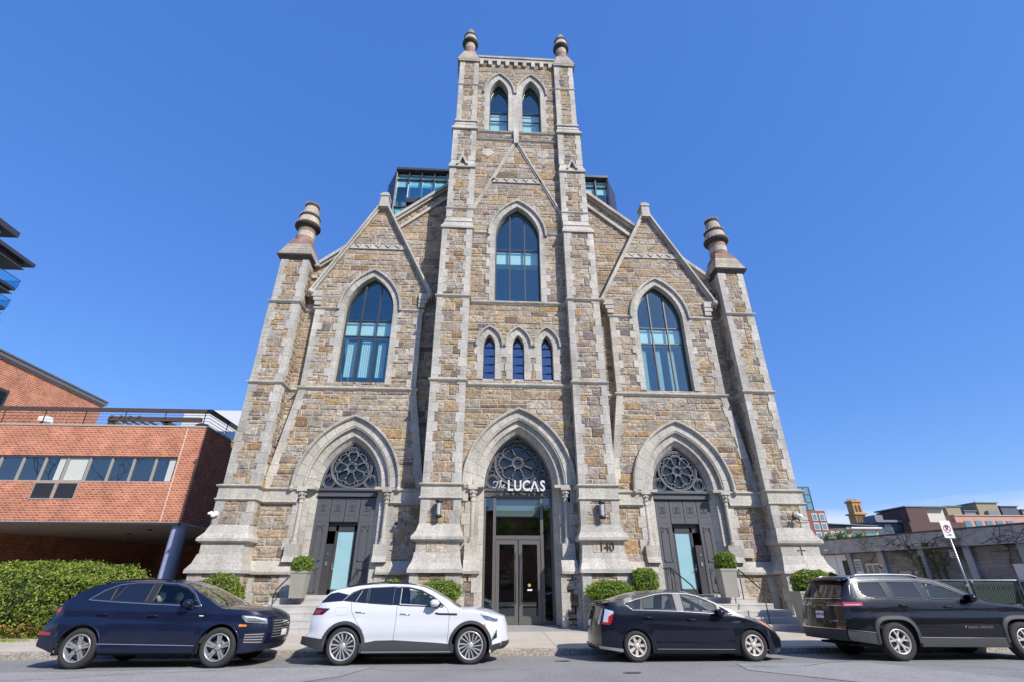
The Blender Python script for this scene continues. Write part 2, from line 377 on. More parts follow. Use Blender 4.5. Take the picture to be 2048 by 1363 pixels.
def pier(mb, x0, x1, yf, yb, z0, z1, **k):
    mb.box(x0+.001, x1-.001, yf+.001, yb, z0, z1, 0, MORT)
    rubble(mb, Front(yf), lambda z: [(x0+.12, x1-.12)], z0, z1, wmax=.7)
    for X, sg in ((x0, -1), (x1, 1)):
        rubble(mb, Side(X, sg), lambda z: [(yf+.12, yb)], z0, z1, wmax=.6)
    quoins(mb, x0, x1, yf, z0, z1, **k)
def ashlar(mb, x0, x1, yf, yb, z0, z1, nb=3):
    """course of dressed granite blocks"""
    xs = [x0]+sorted(x0+(x1-x0)*(i+rnd.uniform(-.12, .12))/nb for i in range(1, nb))+[x1]
    mb.box(x0+.01, x1-.01, yf+.012, yb, z0, z1, 1, (.7, .7, .68))
    for a, b in zip(xs, xs[1:]): mb.box(a+.004, b-.004, yf, yb, z0+.003, z1-.003, 1, gt(.9, 1.07))
def slope(mb, a, za, b, zb, nb=3):
    """battered weathering of dressed blocks, split along x"""
    if zb-za > .3:            # two courses, the lower one steeper (a hollow chamfer)
        zm = za+(zb-za)*.42; q = .62; md = tuple(a[k]+(b[k]-a[k])*q for k in range(4))
        slope(mb, a, za, md, zm-.003, 2); slope(mb, tuple(md[k]+(b[k]-md[k])*.04 for k in range(4)), zm, b, zb, 2); mb.frust(tuple(v+(.01 if k % 2 == 0 else -.01) for k, v in enumerate(a)), za+.01, tuple(v+(.012 if k % 2 == 0 else -.012) for k, v in enumerate(md)), zm, 1, (.5, .5, .48)); return
    nb = min(nb, 2)
    for i in range(nb):
        f0, f1 = i/nb, (i+1)/nb; g = .004
        A = (a[0]+(a[1]-a[0])*f0+g, a[0]+(a[1]-a[0])*f1-g, a[2], a[3]); B = (b[0]+(b[1]-b[0])*f0+g, b[0]+(b[1]-b[0])*f1-g, b[2], b[3])
        mb.frust(A, za, B, zb, 1, gt(.92, 1.08))
def arch_r(w_, h, d):
    Rr = (w_*w_+h*h)/(2*w_); return w_-Rr, Rr+d, math.acos(max(-1, min(1, (Rr-w_)/(Rr+d))))
def arch_path(c, zs, w_, h, d, y, n=10):
    cx, r, tm = arch_r(w_, h, d); R_ = [(c+cx+r*math.cos(tm*i/n), y, zs+r*math.sin(tm*i/n)) for i in range(n+1)]
    return R_+[(2*c-x, y, z) for x, y, z in R_[-2::-1]]
def arch_band(mb, c, zs, w_, h, d0, d1, yf, yb, nv=7, m=1, gap=.006, sub=3, yfi=None, lo=.9, hi=1.08):
    """voussoirs of a pointed arch between offsets d0 and d1; yfi = front of the inner edge when splayed"""
    yfi = yf if yfi is None else yfi
    def P(s_, t, d, y):
        cx, r, tm = arch_r(w_, h, d); a = tm*t; x = cx+r*math.cos(a); return (c+s_*x, y, zs+r*math.sin(a))
    for s_ in (1, -1):
        for q in range(nv):
            t0, t1 = q/nv, (q+1)/nv; R1 = arch_r(w_, h, d1); g = gap/(R1[1]*R1[2]); t0 += g; t1 -= g if q < nv-1 else 0
            vs = []; col = gt(lo, hi)
            for i in range(sub+1):
                t = t0+(t1-t0)*i/sub; vs += [P(s_, t, d0, yfi), P(s_, t, d1, yf), P(s_, t, d1, yb), P(s_, t, d0, yb)]
            fs = []
            for i in range(sub):
                for k in range(4): a, b = i*4+k, i*4+(k+1) % 4; fs.append((a, b, b+4, a+4) if s_ < 0 else (a, a+4, b+4, b))
            fs += [(0, 3, 2, 1), (sub*4, sub*4+1, sub*4+2, sub*4+3)]
            mb.mesh(vs, fs, m, col)
def jambs(mb, c, w_, zb, zs, d0, d1, yf, yb, h=.42, alt=0, m=1, yfi=None):
    """blocks on both sides of an opening below the spring; alt = extra width of every second one"""
    k = max(1, int(round((zs-zb)/h))); h = (zs-zb)/k; yfi = yf if yfi is None else yfi
    for i in range(k):
        for s_ in (1, -1):
            e = alt if i % 2 else 0; e *= rnd.uniform(.8, 1.2)
            xi, xo = c+s_*(w_+d0), c+s_*(w_+d1+e); z0, z1 = zb+i*h+.004, zb+(i+1)*h-.004
            A = (min(xi, xo), max(xi, xo)); 
            y0, y1 = (yfi, yf) if s_ > 0 else (yf, yfi)
            mb.hexa([(A[0], y0, z0), (A[1], y1, z0), (A[1], yb, z0), (A[0], yb, z0), (A[0], y0, z1), (A[1], y1, z1), (A[1], yb, z1), (A[0], yb, z1)], m, gt(.9, 1.07))
def STR(z, p=.10, h=.2): return [(0, z-h*.55), (p*.35, z-h*.5), (p*.9, z-h*.15), (p, z), (p*.95, z+h*.12), (0, z+h*.45)]

# ------------------------------------------------------------------ the church
CX, BU = 1.37, 6.77
church = thing('church_building', (CX, 20, .2), 'tall stone church of tan rubble and grey granite with a square bell tower', 'church')
def X(u): return CX+u
YT, YB, YN, YO = 19.2, 19.95, 20.25, 19.4       # tower wall, bay wall, nave wall, outer pier face
GM = [rubble_m, granite_m]
# openings (centre, half width, base, spring, rise)
MAINP = (CX, 1.33, .2, 4.95, 2.15); MAINW = (CX, 1.07, 13.05, 16.75, 1.85)
LANC = [(CX+s_*1.25, .25, 9.28, 10.8, .55) for s_ in (-1, 0, 1)]
BELF = [(CX-.08+s_*.925, .53, 23.98, 27.0, 1.25) for s_ in (-1, 1)]
SIDEP = [(X(s_*(BU-.1)), 1.13, 1.0, 4.95, 1.87) for s_ in (-1, 1)]
SIDEW = [(X(s_*BU), 1.08, 9.22, 12.8, 1.85) for s_ in (-1, 1)]
# tower front wall
mb = MB()
def tiv(z): return cut((X(-2.25), X(2.25)), [MAINP+(.6,), MAINW+(.14,)]+[l+(.14,) for l in LANC]+[b_+(.2,) for b_ in BELF], z)
wall(mb, Front(YT), tiv, .2, 30.1)
mb.box(X(-2.25), X(2.25), YT+.02, YT+.5, 7.9, 8.9, 0, MORT); 
for zc in ((11.6, 12.9), (19.2, 23.8), (29.2, 30.1)): mb.box(X(-2.25), X(2.25), YT+.02, YT+.5, zc[0], zc[1], 0, MORT)
mb.build('tower_wall', GM, church)
# tower shaft behind the front wall
mb = MB()
for s_ in (-1, 1):
    x0, x1 = sorted((X(s_*2.9), X(s_*3.32))); mb.box(x0, x1, YT+.3, 26, 0.2, 30.1, 0, MORT)
    rubble(mb, Side(X(s_*3.32), s_), lambda z: [(YT+.8, 25.2)], 14, 30.1, wmax=1.0)
mb.box(X(-3.3), X(3.3), 25.7, 26.05, .2, 30.1, 0, MORT)
mb.box(X(-3.3), X(3.3), YT+.5, 26, 29.6, 29.9, 0, MORT)
mb.build('tower_shaft', GM, church)

def ybox(u0, u1, s_): a, b = X(s_*u0), X(s_*u1); return (min(a, b), max(a, b))
# tower buttresses
for s_ in (-1, 1):
    mb = MB()
    def st(u0, u1, yf): x0, x1 = ybox(u0, u1, s_); return (x0, x1, yf, YT+.75)
    B = st(2.1, 3.72, 18.36)                                   # base
    pier(mb, B[0], B[1], B[2], B[3], .2, 1.92, la=.45, lb=.28, h=.55)
    sp = st(2.0, 3.84, 18.22); mb.frust(sp, 1.92, sp, 2.04, 1, gt()); slope(mb, sp, 2.04, st(2.12, 3.68, 18.42), 2.56, 4)
    b1 = st(2.14, 3.64, 18.46); ashlar(mb, *b1[:2], b1[2], b1[3], 2.56, 2.92, 3)
    mb.box(b1[0]+.38, b1[1]-.38, b1[2]-.012, b1[2]+.05, 2.575, 2.905, 0, (.50, .43, .33, 0))
    s2 = st(2.0, 3.82, 18.3); mb.frust(st(2.14, 3.66, 18.42), 2.92, s2, 2.97, 1); mb.frust(s2, 2.97, s2, 3.06, 1, gt())
    slope(mb, s2, 3.06, st(2.16, 3.6, 18.52), 3.5, 3)
    b2 = st(2.2, 3.56, 18.58); pier(mb, b2[0], b2[1], b2[2], b2[3], 3.5, 4.36, la=.34)
    sh = st(2.22, 3.57, 18.72); pier(mb, *sh, 4.9, 16.72)
    # offset
    o1 = st(2.12, 3.68, 18.62); mb.frust(o1, 16.72, o1, 16.84, 1, gt()); slope(mb, o1, 16.84, st(2.2, 3.54, 18.78), 17.2, 2); slope(mb, st(2.18, 3.57, 18.74), 17.2, st(2.22, 3.48, 18.88), 17.55, 2)
    n2_ = st(2.22, 3.46, 18.9); pier(mb, *n2_, 17.55, 20.8, la=.32)
    # gablet band
    g1 = st(2.16, 3.54, 18.78); mb.frust(g1, 20.8, g1, 20.95, 1, gt()); slope(mb, g1, 20.95, st(2.24, 3.44, 18.93), 21.38, 3)
    gx = (g1[0]+g1[1])/2; mb.xz([(gx-.30, 20.93), (gx-.19, 20.93), (gx, 21.42), (gx+.19, 20.93), (gx+.30, 20.93), (gx, 21.62)], 18.70, 19.0, 1, gt(1, 1.1))
    n3 = st(2.24, 3.42, 18.95); pier(mb, *n3, 21.38, 23.66, la=.3)
    o2 = st(2.14, 3.54, 18.82); mb.frust(o2, 23.66, o2, 23.78, 1, gt()); slope(mb, o2, 23.78, st(2.22, 3.42, 18.98), 24.1, 2); slope(mb, st(2.2, 3.44, 18.95), 24.1, st(2.26, 3.34, 19.04), 24.38, 2)
    t2 = st(2.2, 3.42, 18.96); mb.frust(t2, 24.38, t2, 24.5, 1, gt())
    n4 = st(2.28, 3.32, 19.02); pier(mb, *n4, 24.5, 29.45, la=.28)
    top = st(2.18, 3.44, 18.9); mb.frust(top, 29.45, top, 29.6, 1, gt(.7, .8))
    mb.build('buttress', GM, church)
    # pinnacle of the tower
    mb = MB(); pc = X(s_*2.86); py = 19.55
    for k in range(6):
        q = .66-.055*k; zz = 29.6+k*.2; mb.frust((pc-q, pc+q, py-q, py+q), zz, (pc-q+.045, pc+q-.045, py-q+.045, py+q-.045), zz+.185, 1, gt(.75, 1)); 
    mb.lathe([(.36, 30.75), (.335, 30.9), (.33, 31.35)], pc, py, 20, 0, gt()); mb.lathe([(.325, 31.35), (.32, 31.75)], pc, py, 20, 1, gt())
    mb.lathe([(.33, 31.75), (.47, 31.86), (.5, 31.95), (.47, 32.05)], pc, py, 20, 2)
    mb.lathe([(.46, 32.05), (.38, 32.5)], pc, py, 20, 1, gt()); mb.lathe([(.42, 32.5), (.42, 32.62), (.36, 32.64)], pc, py, 20, 2)
    mb.lathe([(.35, 32.64), (.26, 33.02)], pc, py, 20, 1, gt()); mb.lathe([(.29, 33.0), (.26, 33.1), (.14, 33.32), (.0, 33.38)], pc, py, 16, 1, (.9, .9, .9))
    for k in range(14):
        a = k*math.tau/14; mb.box(pc+.44*math.cos(a)-.03, pc+.44*math.cos(a)+.03, py+.44*math.sin(a)-.03, py+.44*math.sin(a)+.03, 31.99, 32.07, 1, (.8, .8, .8))
    mb.build('pinnacle', [gold_m, buff_m, darkcrust_m], church)

# outer corner piers
OY1 = 20.75
for s_ in (-1, 1):
    mb = MB()
    def st(u0, u1, yf): x0, x1 = ybox(u0, u1, s_); return (x0, x1, yf, OY1)
    B = st(9.62, 11.25, 19.05); pier(mb, *B, .15, 1.92, la=.42, lb=.28, h=.5)
    sp = st(9.5, 11.4, 18.92); mb.frust(sp, 1.92, sp, 2.02, 1, gt()); slope(mb, sp, 2.02, st(9.66, 11.2, 19.12), 2.52, 4)
    b1 = st(9.68, 11.16, 19.14); ashlar(mb, *b1[:2], b1[2], b1[3], 2.52, 2.88, 2)
    s2 = st(9.56, 11.32, 19.02); mb.frust(st(9.66, 11.2, 19.1), 2.88, s2, 2.94, 1); mb.frust(s2, 2.94, s2, 3.03, 1, gt())
    slope(mb, s2, 3.03, st(9.72, 11.08, 19.26), 3.5, 3)
    b2 = st(9.74, 11.06, 19.3); pier(mb, *b2, 3.5, 4.36)
    pier(mb, *st(9.76, 11.0, YO), 4.9, 12.7)
    pier(mb, *st(9.78, 10.97, YO+.03), 12.7, 15.12)
    mb.build('corner_pier', GM, church)
    mb = MB(); pc = X(s_*10.42); py = 20.05
    mb.frust((pc-.66, pc+.66, py-.66, py+.75), 15.12, (pc-.78, pc+.78, py-.80, py+.8), 15.3, 2); mb.box(pc-.78, pc+.78, py-.80, py+.8, 15.3, 15.38, 2)
    for k in range(6):
        q = .76-.06*k; zz = 15.38+k*.19; mb.frust((pc-q, pc+q, py-q, py+q), zz, (pc-q+.05, pc+q-.05, py-q+.05, py+q-.05), zz+.172, 0 if k > 3 else 1, gt(.75, 1))
    mb.lathe([(.47, 16.3), (.44, 16.45), (.435, 16.75)], pc, py, 26, 0, gt()); mb.lathe([(.432, 16.75), (.425, 17.05)], pc, py, 26, 1, gt()); mb.lathe([(.423, 17.05), (.415, 17.32)], pc, py, 26, 0, gt())
    mb.lathe([(.42, 17.3), (.55, 17.38), (.61, 17.47), (.6, 17.56), (.56, 17.58)], pc, py, 26, 2)
    mb.lathe([(.55, 17.57), (.47, 18.0)], pc, py, 26, 1, gt()); mb.lathe([(.5, 18.0), (.51, 18.08), (.47, 18.16)], pc, py, 26, 2)
    mb.lathe([(.43, 18.15), (.31, 18.72)], pc, py, 26, 1, gt()); mb.lathe([(.33, 18.7), (.35, 18.8), (.31, 18.9), (0, 18.93)], pc, py, 22, 2)
    for k in range(20):
        a = k*math.tau/20
        for rr, zz, e in ((.585, 17.5, .035), (.49, 18.1, .03), (.33, 18.84, .03)): mb.box(pc+rr*math.cos(a)-e, pc+rr*math.cos(a)+e, py+rr*math.sin(a)-e, py+rr*math.sin(a)+e, zz-.0, zz+.07, 1, (.75, .75, .75))
    mb.build('pinnacle', [gold_m, buff_m, darkcrust_m], church)

# nave front wall behind the bays, under the raking copings
def rake(u): return 15.15 if u > 9.45 else 15.15+(9.45-u)*.905
mb = MB()
def niv(s_):
    def f(z):
        lim = 9.9 if z < 15.15 else 9.45-(z-15.15)/.905
        if lim < 3.2: return []
        a, b = X(s_*2.3 if s_ > 0 else -lim), X(lim if s_ > 0 else -2.3)
        return [(a, b)]
    return f
for s_ in (-1, 1):
    def f(z, g=niv(s_), s_=s_):
        iv = g(z)
        if not iv: return []
        return cut(iv[0], [(X(s_*(BU-.1)), 1.4, .2, 4.95, 1.87, .3), (X(s_*BU), 1.3, 9, 12.8, 1.9, .2)], z)
    wall(mb, Front(YN), f, .2, 20.9)
mb.build('nave_front_wall', GM, church)
# raking copings of the nave front
for s_ in (-1, 1):
    mb = MB()
    def bars(u0, z0, u1, z1, wd, y0, y1, k):
        for i in range(k):
            f0, f1 = i/k, (i+1)/k; a = (X(s_*(u0+(u1-u0)*f0)), z0+(z1-z0)*f0); b = (X(s_*(u0+(u1-u0)*f1)), z0+(z1-z0)*f1)
            dx, dz = b[0]-a[0], b[1]-a[1]; l = math.hypot(dx, dz); nx, nz = -dz/l*s_*-1, dx/l*s_*-1
            g = .004; a = (a[0]+dx/l*g, a[1]+dz/l*g); b = (b[0]-dx/l*g, b[1]-dz/l*g)
            pts = [a, b, (b[0]-nx*-wd, b[1]+abs(nz)*wd), (a[0]-nx*-wd, a[1]+abs(nz)*wd)]
            c_ = gt(.85, 1.02); mb.xz(pts if s_ < 0 else pts[::-1], y0, y1, 1, c_)
    bars(9.75, 15.22, 9.45, 15.22, .26, YN-.26, YN+.3, 1); bars(9.45, 15.22, 3.4, 15.22+6.05*.905, .13, YN-.17, YN+.3, 7); bars(9.45, 15.36, 3.4, 15.36+6.05*.905, .15, YN-.28, YN+.3, 9)
    bars(9.75, 14.6, 9.4, 14.6, .15, YN-.14, YN+.05, 1); bars(9.4, 14.6, 3.4, 14.6+6.0*.905, .15, YN-.14, YN+.05, 8)
    mb.build('raking_coping', GM, church)
# nave body and roof behind
mb = MB()
for s_ in (-1, 1):
    x0, x1 = ybox(9.9, 10.4, s_); mb.box(x0, x1, 20.5, 46, .2, 15.0, 0, MORT); rubble(mb, Side(X(s_*10.4), s_), lambda z: [(20.8, 30)], .3, 15, wmax=1.1)
mb.box(X(-9.9), X(9.9), 29.5, 29.8, .2, 15, 0, MORT)
mb.build('nave_side_wall', GM, church)
slate_m = mat('grey_slate', (.11, .115, .125), .7, n=(3, .2))
for s_ in (-1, 1):
    mb = MB()
    P = [(X(s_*10.6), 20.5, 14.6), (X(s_*3.2), 20.5, 14.6+7.4*.9), (X(s_*3.2), 30, 14.6+7.4*.9), (X(s_*10.6), 30, 14.6)]
    mb.face(P); mb.face([(p[0], p[1], p[2]-.15) for p in P][::-1]); mb.build('roof', slate_m, church)

# gabled bays
for s_ in (-1, 1):
    mb = MB(); c = X(s_*BU); pc = SIDEP[0 if s_ < 0 else 1]; wc = SIDEW[0 if s_ < 0 else 1]
    def hw(z):
        if z < 4.9: return 3.05
        if z < 8.95: return 3.05-(z-4.9)/4.05*.62
        if z < 12.95: return 2.40
        if z < 13.9: return 2.40+(z-12.95)*.2
        return 2.72*(19.35-z)/5.6
    wall(mb, Front(YB), lambda z: cut((c-hw(z), c+hw(z)), [pc+(.68,), wc+(.15,)], z) if hw(z) > .05 else [], .2, 19.3)
    # granite edging: battered strips below, quoins above, corbelled kneelers
    for e in (-1, 1):
        k = 9
        for i in range(k):
            z0, z1 = 4.9+i*.45, 4.9+(i+1)*.45; w0, w1 = hw(z0), hw(min(z1, 8.949)); t = .34 if i % 2 else .27
            xa, xb, xc, xd = c+e*(w0+.02), c+e*(w1+.02), c+e*(w1-t), c+e*(w0-t)
            mb.hexa([(xd, YB-.042, z0+.004), (xa, YB-.042, z0+.004), (xa, YN+.02, z0+.004), (xd, YN+.02, z0+.004), (xc, YB-.042, z1-.004), (xb, YB-.042, z1-.004), (xb, YN+.02, z1-.004), (xc, YN+.02, z1-.004)], 1, gt())
        for i in range(10):
            z0, z1 = 9.12+i*.375, 9.12+(i+1)*.375; t = .42 if (i+(e > 0)) % 2 else .24
            xa, xb = sorted((c+e*2.42, c+e*(2.42-t))); mb.box(xa, xb, YB-.038, YN+.02, z0+.004, z1-.004, 1, gt())
        # side of bay
        mb.box(*sorted((c+e*2.30, c+e*2.40)), YB+.02, YN+.02, 9, 13.9, 0, MORT)
        # scrolled kneeler
        for i, (w_, zz, hh) in enumerate(((2.50, 13.0, .22), (2.58, 13.22, .2), (2.70, 13.42, .3))):
            xa, xb = sorted((c+e*2.2, c+e*w_)); mb.box(xa, xb, YB-.10-.03*i, YN+.02, zz, zz+hh-.004, 1, gt())
        mb.ball(c+e*2.74, YB-.2, 13.62, .15, 1, (.9, .9, .9), 12)
        # gable coping
        kk = 9
        for i in range(kk):
            f0, f1 = i/kk, (i+1)/kk; A = (2.80*(1-f0)+.0*f0, 13.62+(19.32-13.62)*f0); Bp = (2.80*(1-f1), 13.62+(19.32-13.62)*f1)
            g = .0035; up_ = .24
            pts = [(c+e*(A[0]), A[1]+g), (c+e*(Bp[0]), Bp[1]-g), (c+e*Bp[0], Bp[1]-up_*1.25), (c+e*(A[0]-.0), A[1]-up_*1.05)]
            pts2 = [(c+e*(A[0]+.03), A[1]+.03+g), (c+e*(Bp[0]+.03), Bp[1]+.03-g), (c+e*Bp[0], Bp[1]-.10), (c+e*A[0], A[1]-.10)]
            mb.xz(pts if e < 0 else pts[::-1], YB-.16, YN+.25, 1, gt(.9, 1.05)); mb.xz(pts2 if e < 0 else pts2[::-1], YB-.26, YN+.27, 1, gt(.9, 1.05))
    mb.xz([(c-.23, 18.75), (c+.23, 18.75), (c+.19, 19.42), (c-.19, 19.42)], YB-.30, YN, 1, (1.05, 1.05, 1.05)); mb.box(c-.23, c+.23, YB-.34, YN, 19.42, 19.56, 1, (1, 1, 1)); mb.box(c-.15, c+.15, YB-.26, YN-.1, 19.56, 19.7, 1, (1, 1, 1))
    # band with zigzag between the copings
    def xband(cx_, z, hw_, y):
        mb.xz([(cx_-hw_, z), (cx_+hw_, z), (cx_+hw_-.11, z+.26), (cx_-hw_+.11, z+.26)], y-.07, y+.02, 1, gt(.98, 1.05))
        k = int(hw_*2/.52)
        for i in range(k):
            x = cx_-hw_+.2+(2*hw_-.4)*(i+.5)/k; mb.xz([(x-.2, z+.2), (x+.02, z+.04), (x+.05, z+.07), (x-.13, z+.2)], y-.085, y-.05, 2); mb.box(x+.06, x+.1, y-.085, y-.05, z+.15, z+.19, 2)
    xband(c, 16.24, 1.40, YB)
    mb.build('gabled_bay', GM+[darkcrust_m], church)
    if s_ < 0: XB = xband
# tower gable ornament
mb = MB(); gc = X(-.04); zap, zbt = 23.32, 18.3
for e in (-1, 1):
    k = 8; 
    for i in range(k):
        f0, f1 = i/k, (i+1)/k; x0, z0 = gc+e*2.26*(1-f0), zbt+(zap-zbt)*f0; x1, z1 = gc+e*2.26*(1-f1), zbt+(zap-zbt)*f1
        for dd, th, pr in ((0, .30, .07), (.0, .15, .12)):
            pts = [(x0, z0+.003), (x1, z1-.003), (x1, z1-th*1.25), (x0, z0-th*1.25)]; mb.xz(pts if e < 0 else pts[::-1], YT-pr, YT+.02, 1, gt(.9, 1.05))
mb.xz([(gc-.12, 22.95), (gc+.12, 22.95), (gc+.15, 24.0), (gc-.15, 24.0)], YT-.17, YT, 1, (1.05, 1.05, 1.04))
z = 20.18; mb.xz([(gc-1.36, z), (gc+1.36, z), (gc+1.25, z+.27), (gc-1.25, z+.27)], YT-.07, YT+.02, 1, gt(1, 1.05))
for i in range(5):
    x = gc-1.0+.5*i; mb.xz([(x-.2, z+.2), (x+.02, z+.04), (x+.05, z+.07), (x-.13, z+.2)], YT-.085, YT-.05, 2); mb.box(x+.06, x+.1, YT-.085, YT-.05, z+.15, z+.19, 2)
for x in (-1.52, 1.45):                                     # blind quatrefoils
    P = []
    for a in range(40): t = math.tau*a/40; r_ = .235+.045*abs(math.cos(2*t))**.6+(.02 if a % 5 == 0 else 0); P.append((gc+x+r_*math.cos(t)*1.12, 22.3+r_*math.sin(t)))
    mb.xz(P, YT-.035, YT, 1, (1.12, 1.1, 1.06))
mb.build('tower_gable_moulding', GM+[darkcrust_m], church)

# string courses, bands and plinth
def mirror(pts): return [(X(u), y) for u, y in pts]
def full(right):            # right half given from centre to the side; mirrored and joined left to right
    return [(X(-u), y) for u, y in right[::-1]]+[(X(u), y) for u, y in right]
bf = 18.72
R_full = [(2.22, YT), (2.22, bf), (3.57, bf), (3.57, YN), (BU-2.42, YN), (BU-2.42, YB), (BU+2.42, YB), (BU+2.42, YN), (9.76, YN), (9.76, YO), (11.0, YO), (11.0, 20.75)]
mb = MB(); mb.sweep(full([(.0001, YT)]+R_full), STR(9.03, .12, .22), 1, (.92, .92, .9)); mb.build('string_course', GM, church)
mb = MB()
lf = lambda pts: [(X(u), y) for u, y in pts]
for e in (-1, 1):
    seq = [(3.57, YN), (BU-2.42, YN), (BU-2.42, YB), (BU-1.45, YB)]; seq2 = [(BU+1.45, YB), (BU+2.42, YB), (BU+2.42, YN), (9.78, YN), (9.78, YO), (11.0, YO), (11.0, 20.75)]
    for q in (seq, seq2):
        p = [(X(u), y) for u, y in q] if e > 0 else [(X(-u), y) for u, y in q[::-1]]; (lambda m_: (m_.sweep(p, STR(12.86, .1, .2), 1, gt(.86, .96)), m_.build('string_course', GM, church)))(MB())
mb.sweep(full([(.0001, YT), (2.22, YT), (2.22, bf), (3.57, bf), (3.57, YN)]), STR(12.97, .12, .22), 1, (.92, .92, .9))
mb.build('string_course', GM, church)
CB = lambda p, pr, nm='tower_string_course': (lambda m_: (m_.sweep(p, pr, 1, gt(.86, .96)), m_.build(nm, GM, church)))(MB())
for (a, b_, z_) in ((2.22, 1.52, 16.9), (2.28, 1.86, 11.0), (2.3, 1.98, 27.55)):
    for e in (-1, 1):
        p = [(X(e*a), YT), (X(e*b_), YT)]; p = p if e < 0 else p[::-1]; CB(p, STR(z_, .1, .18))
for z_ in (23.86, 23.26):
    CB([(X(-2.3), YT), (gc-.14, YT)], STR(z_, .1, .18)); CB([(gc+.14, YT), (X(2.3), YT)], STR(z_, .1, .18))
for e in (-1, 1):
    p = ybox(2.28, 3.32, e); path = [(p[0], YT), (p[0], 19.02), (p[1], 19.02), (p[1], YT+.5)]
    if e < 0: path[0] = (p[0], YT+.5)
    CB(path, STR(27.42, .09, .18))
    p = ybox(2.22, 3.46, e); CB([(p[0], YT+.3), (p[0], 18.9), (p[1], 18.9), (p[1], YT+.3)], STR(18.1, .09, .18))
# spring band with its two mouldings, and the plinth weathering
bandsegs = [[(1.33+.58, YT), (1.92, YT), (2.19, YT), (2.2, 18.58), (3.58, 18.58), (3.58, YB-.05), (BU-.1-1.74, YB-.05)], [(BU-.1+1.74, YB-.05), (9.74, YB-.05), (9.74, 19.3), (11.06, 19.3), (11.06, 20.75)]]
for e in (-1, 1):
    for q in bandsegs:
        mb = MB()
        p = [(X(u), y) for u, y in q] if e > 0 else [(X(-u), y) for u, y in q[::-1]]
        if q is bandsegs[0]: p = p[1:] if e > 0 else p[:-1]
        mb.sweep(p, [(-.05, 4.36), (.045, 4.36), (.045, 4.82), (-.05, 4.82)], 1, (1.0, 1.0, .98)); mb.sweep(p, STR(4.86, .13, .16), 1, (.9, .9, .88)); mb.sweep(p, [(0, 4.3), (.06, 4.33), (.10, 4.37), (.08, 4.42), (0, 4.44)], 1, (.9, .9, .88)); mb.build('spring_band', GM, church)
    for q in ([(1.43, 18.75), (2.0, 18.75)], [(3.72, YB-.12), (BU-.1-1.5, YB-.12)], [(BU-.1+1.5, YB-.12), (9.66, YB-.12)]):
        p = [(X(u), y) for u, y in q] if e > 0 else [(X(-u), y) for u, y in q[::-1]]
        mp2 = MB(); mp2.sweep(p, [(-.3, 1.86), (.1, 1.9), (.12, 1.98), (.10, 2.04), (-.05, 2.34), (-.3, 2.34)], 1, (1, 1, .98)); mp2.build('plinth_weathering', GM, church)
# plinth wall below the weathering, standing a little forward of the walls
for e in (-1, 1):
    for u0, u1, yf in ((1.43, 2.15, 18.80), (3.7, BU-.1-1.5, YB-.08), (BU-.1+1.5, 9.66, YB-.08)):
        a, b_ = ybox(u0, u1, e); mp2 = MB(); mp2.box(a, b_, yf, yf+.35, .15, 1.9, 0, MORT)
        rubble(mp2, Front(yf), lambda z: [(a+.1, b_-.1)], .2, 1.88, hmin=.25, hmax=.5, wmax=1.0)
        quoins(mp2, a, b_, yf, .2, 1.88, la=.34, lb=.26, h=.5); mp2.build('plinth', GM, church)
# parapet with corbels
mb = MB(); ashlar(mb, X(-2.3), X(2.3), YT-.14, YT+.4, 29.78, 30.02, 6); mb.box(X(-2.3), X(2.3), YT-.2, YT+.5, 30.02, 30.12, 1, (.95, .95, .93)); mb.box(X(-2.3), X(2.3), YT-.12, YT+.55, 30.12, 30.3, 2)
for i in range(9):
    x = X(-.03-2.06+4.12*i/8); mb.xz([(x-.11, 29.78), (x-.11, 29.5), (x-.09, 29.42), (x+.09, 29.42), (x+.11, 29.5), (x+.11, 29.78)], YT-.15, YT, 1, gt(.95, 1.1))
mb.build('parapet', GM+[metalcap_m], church)
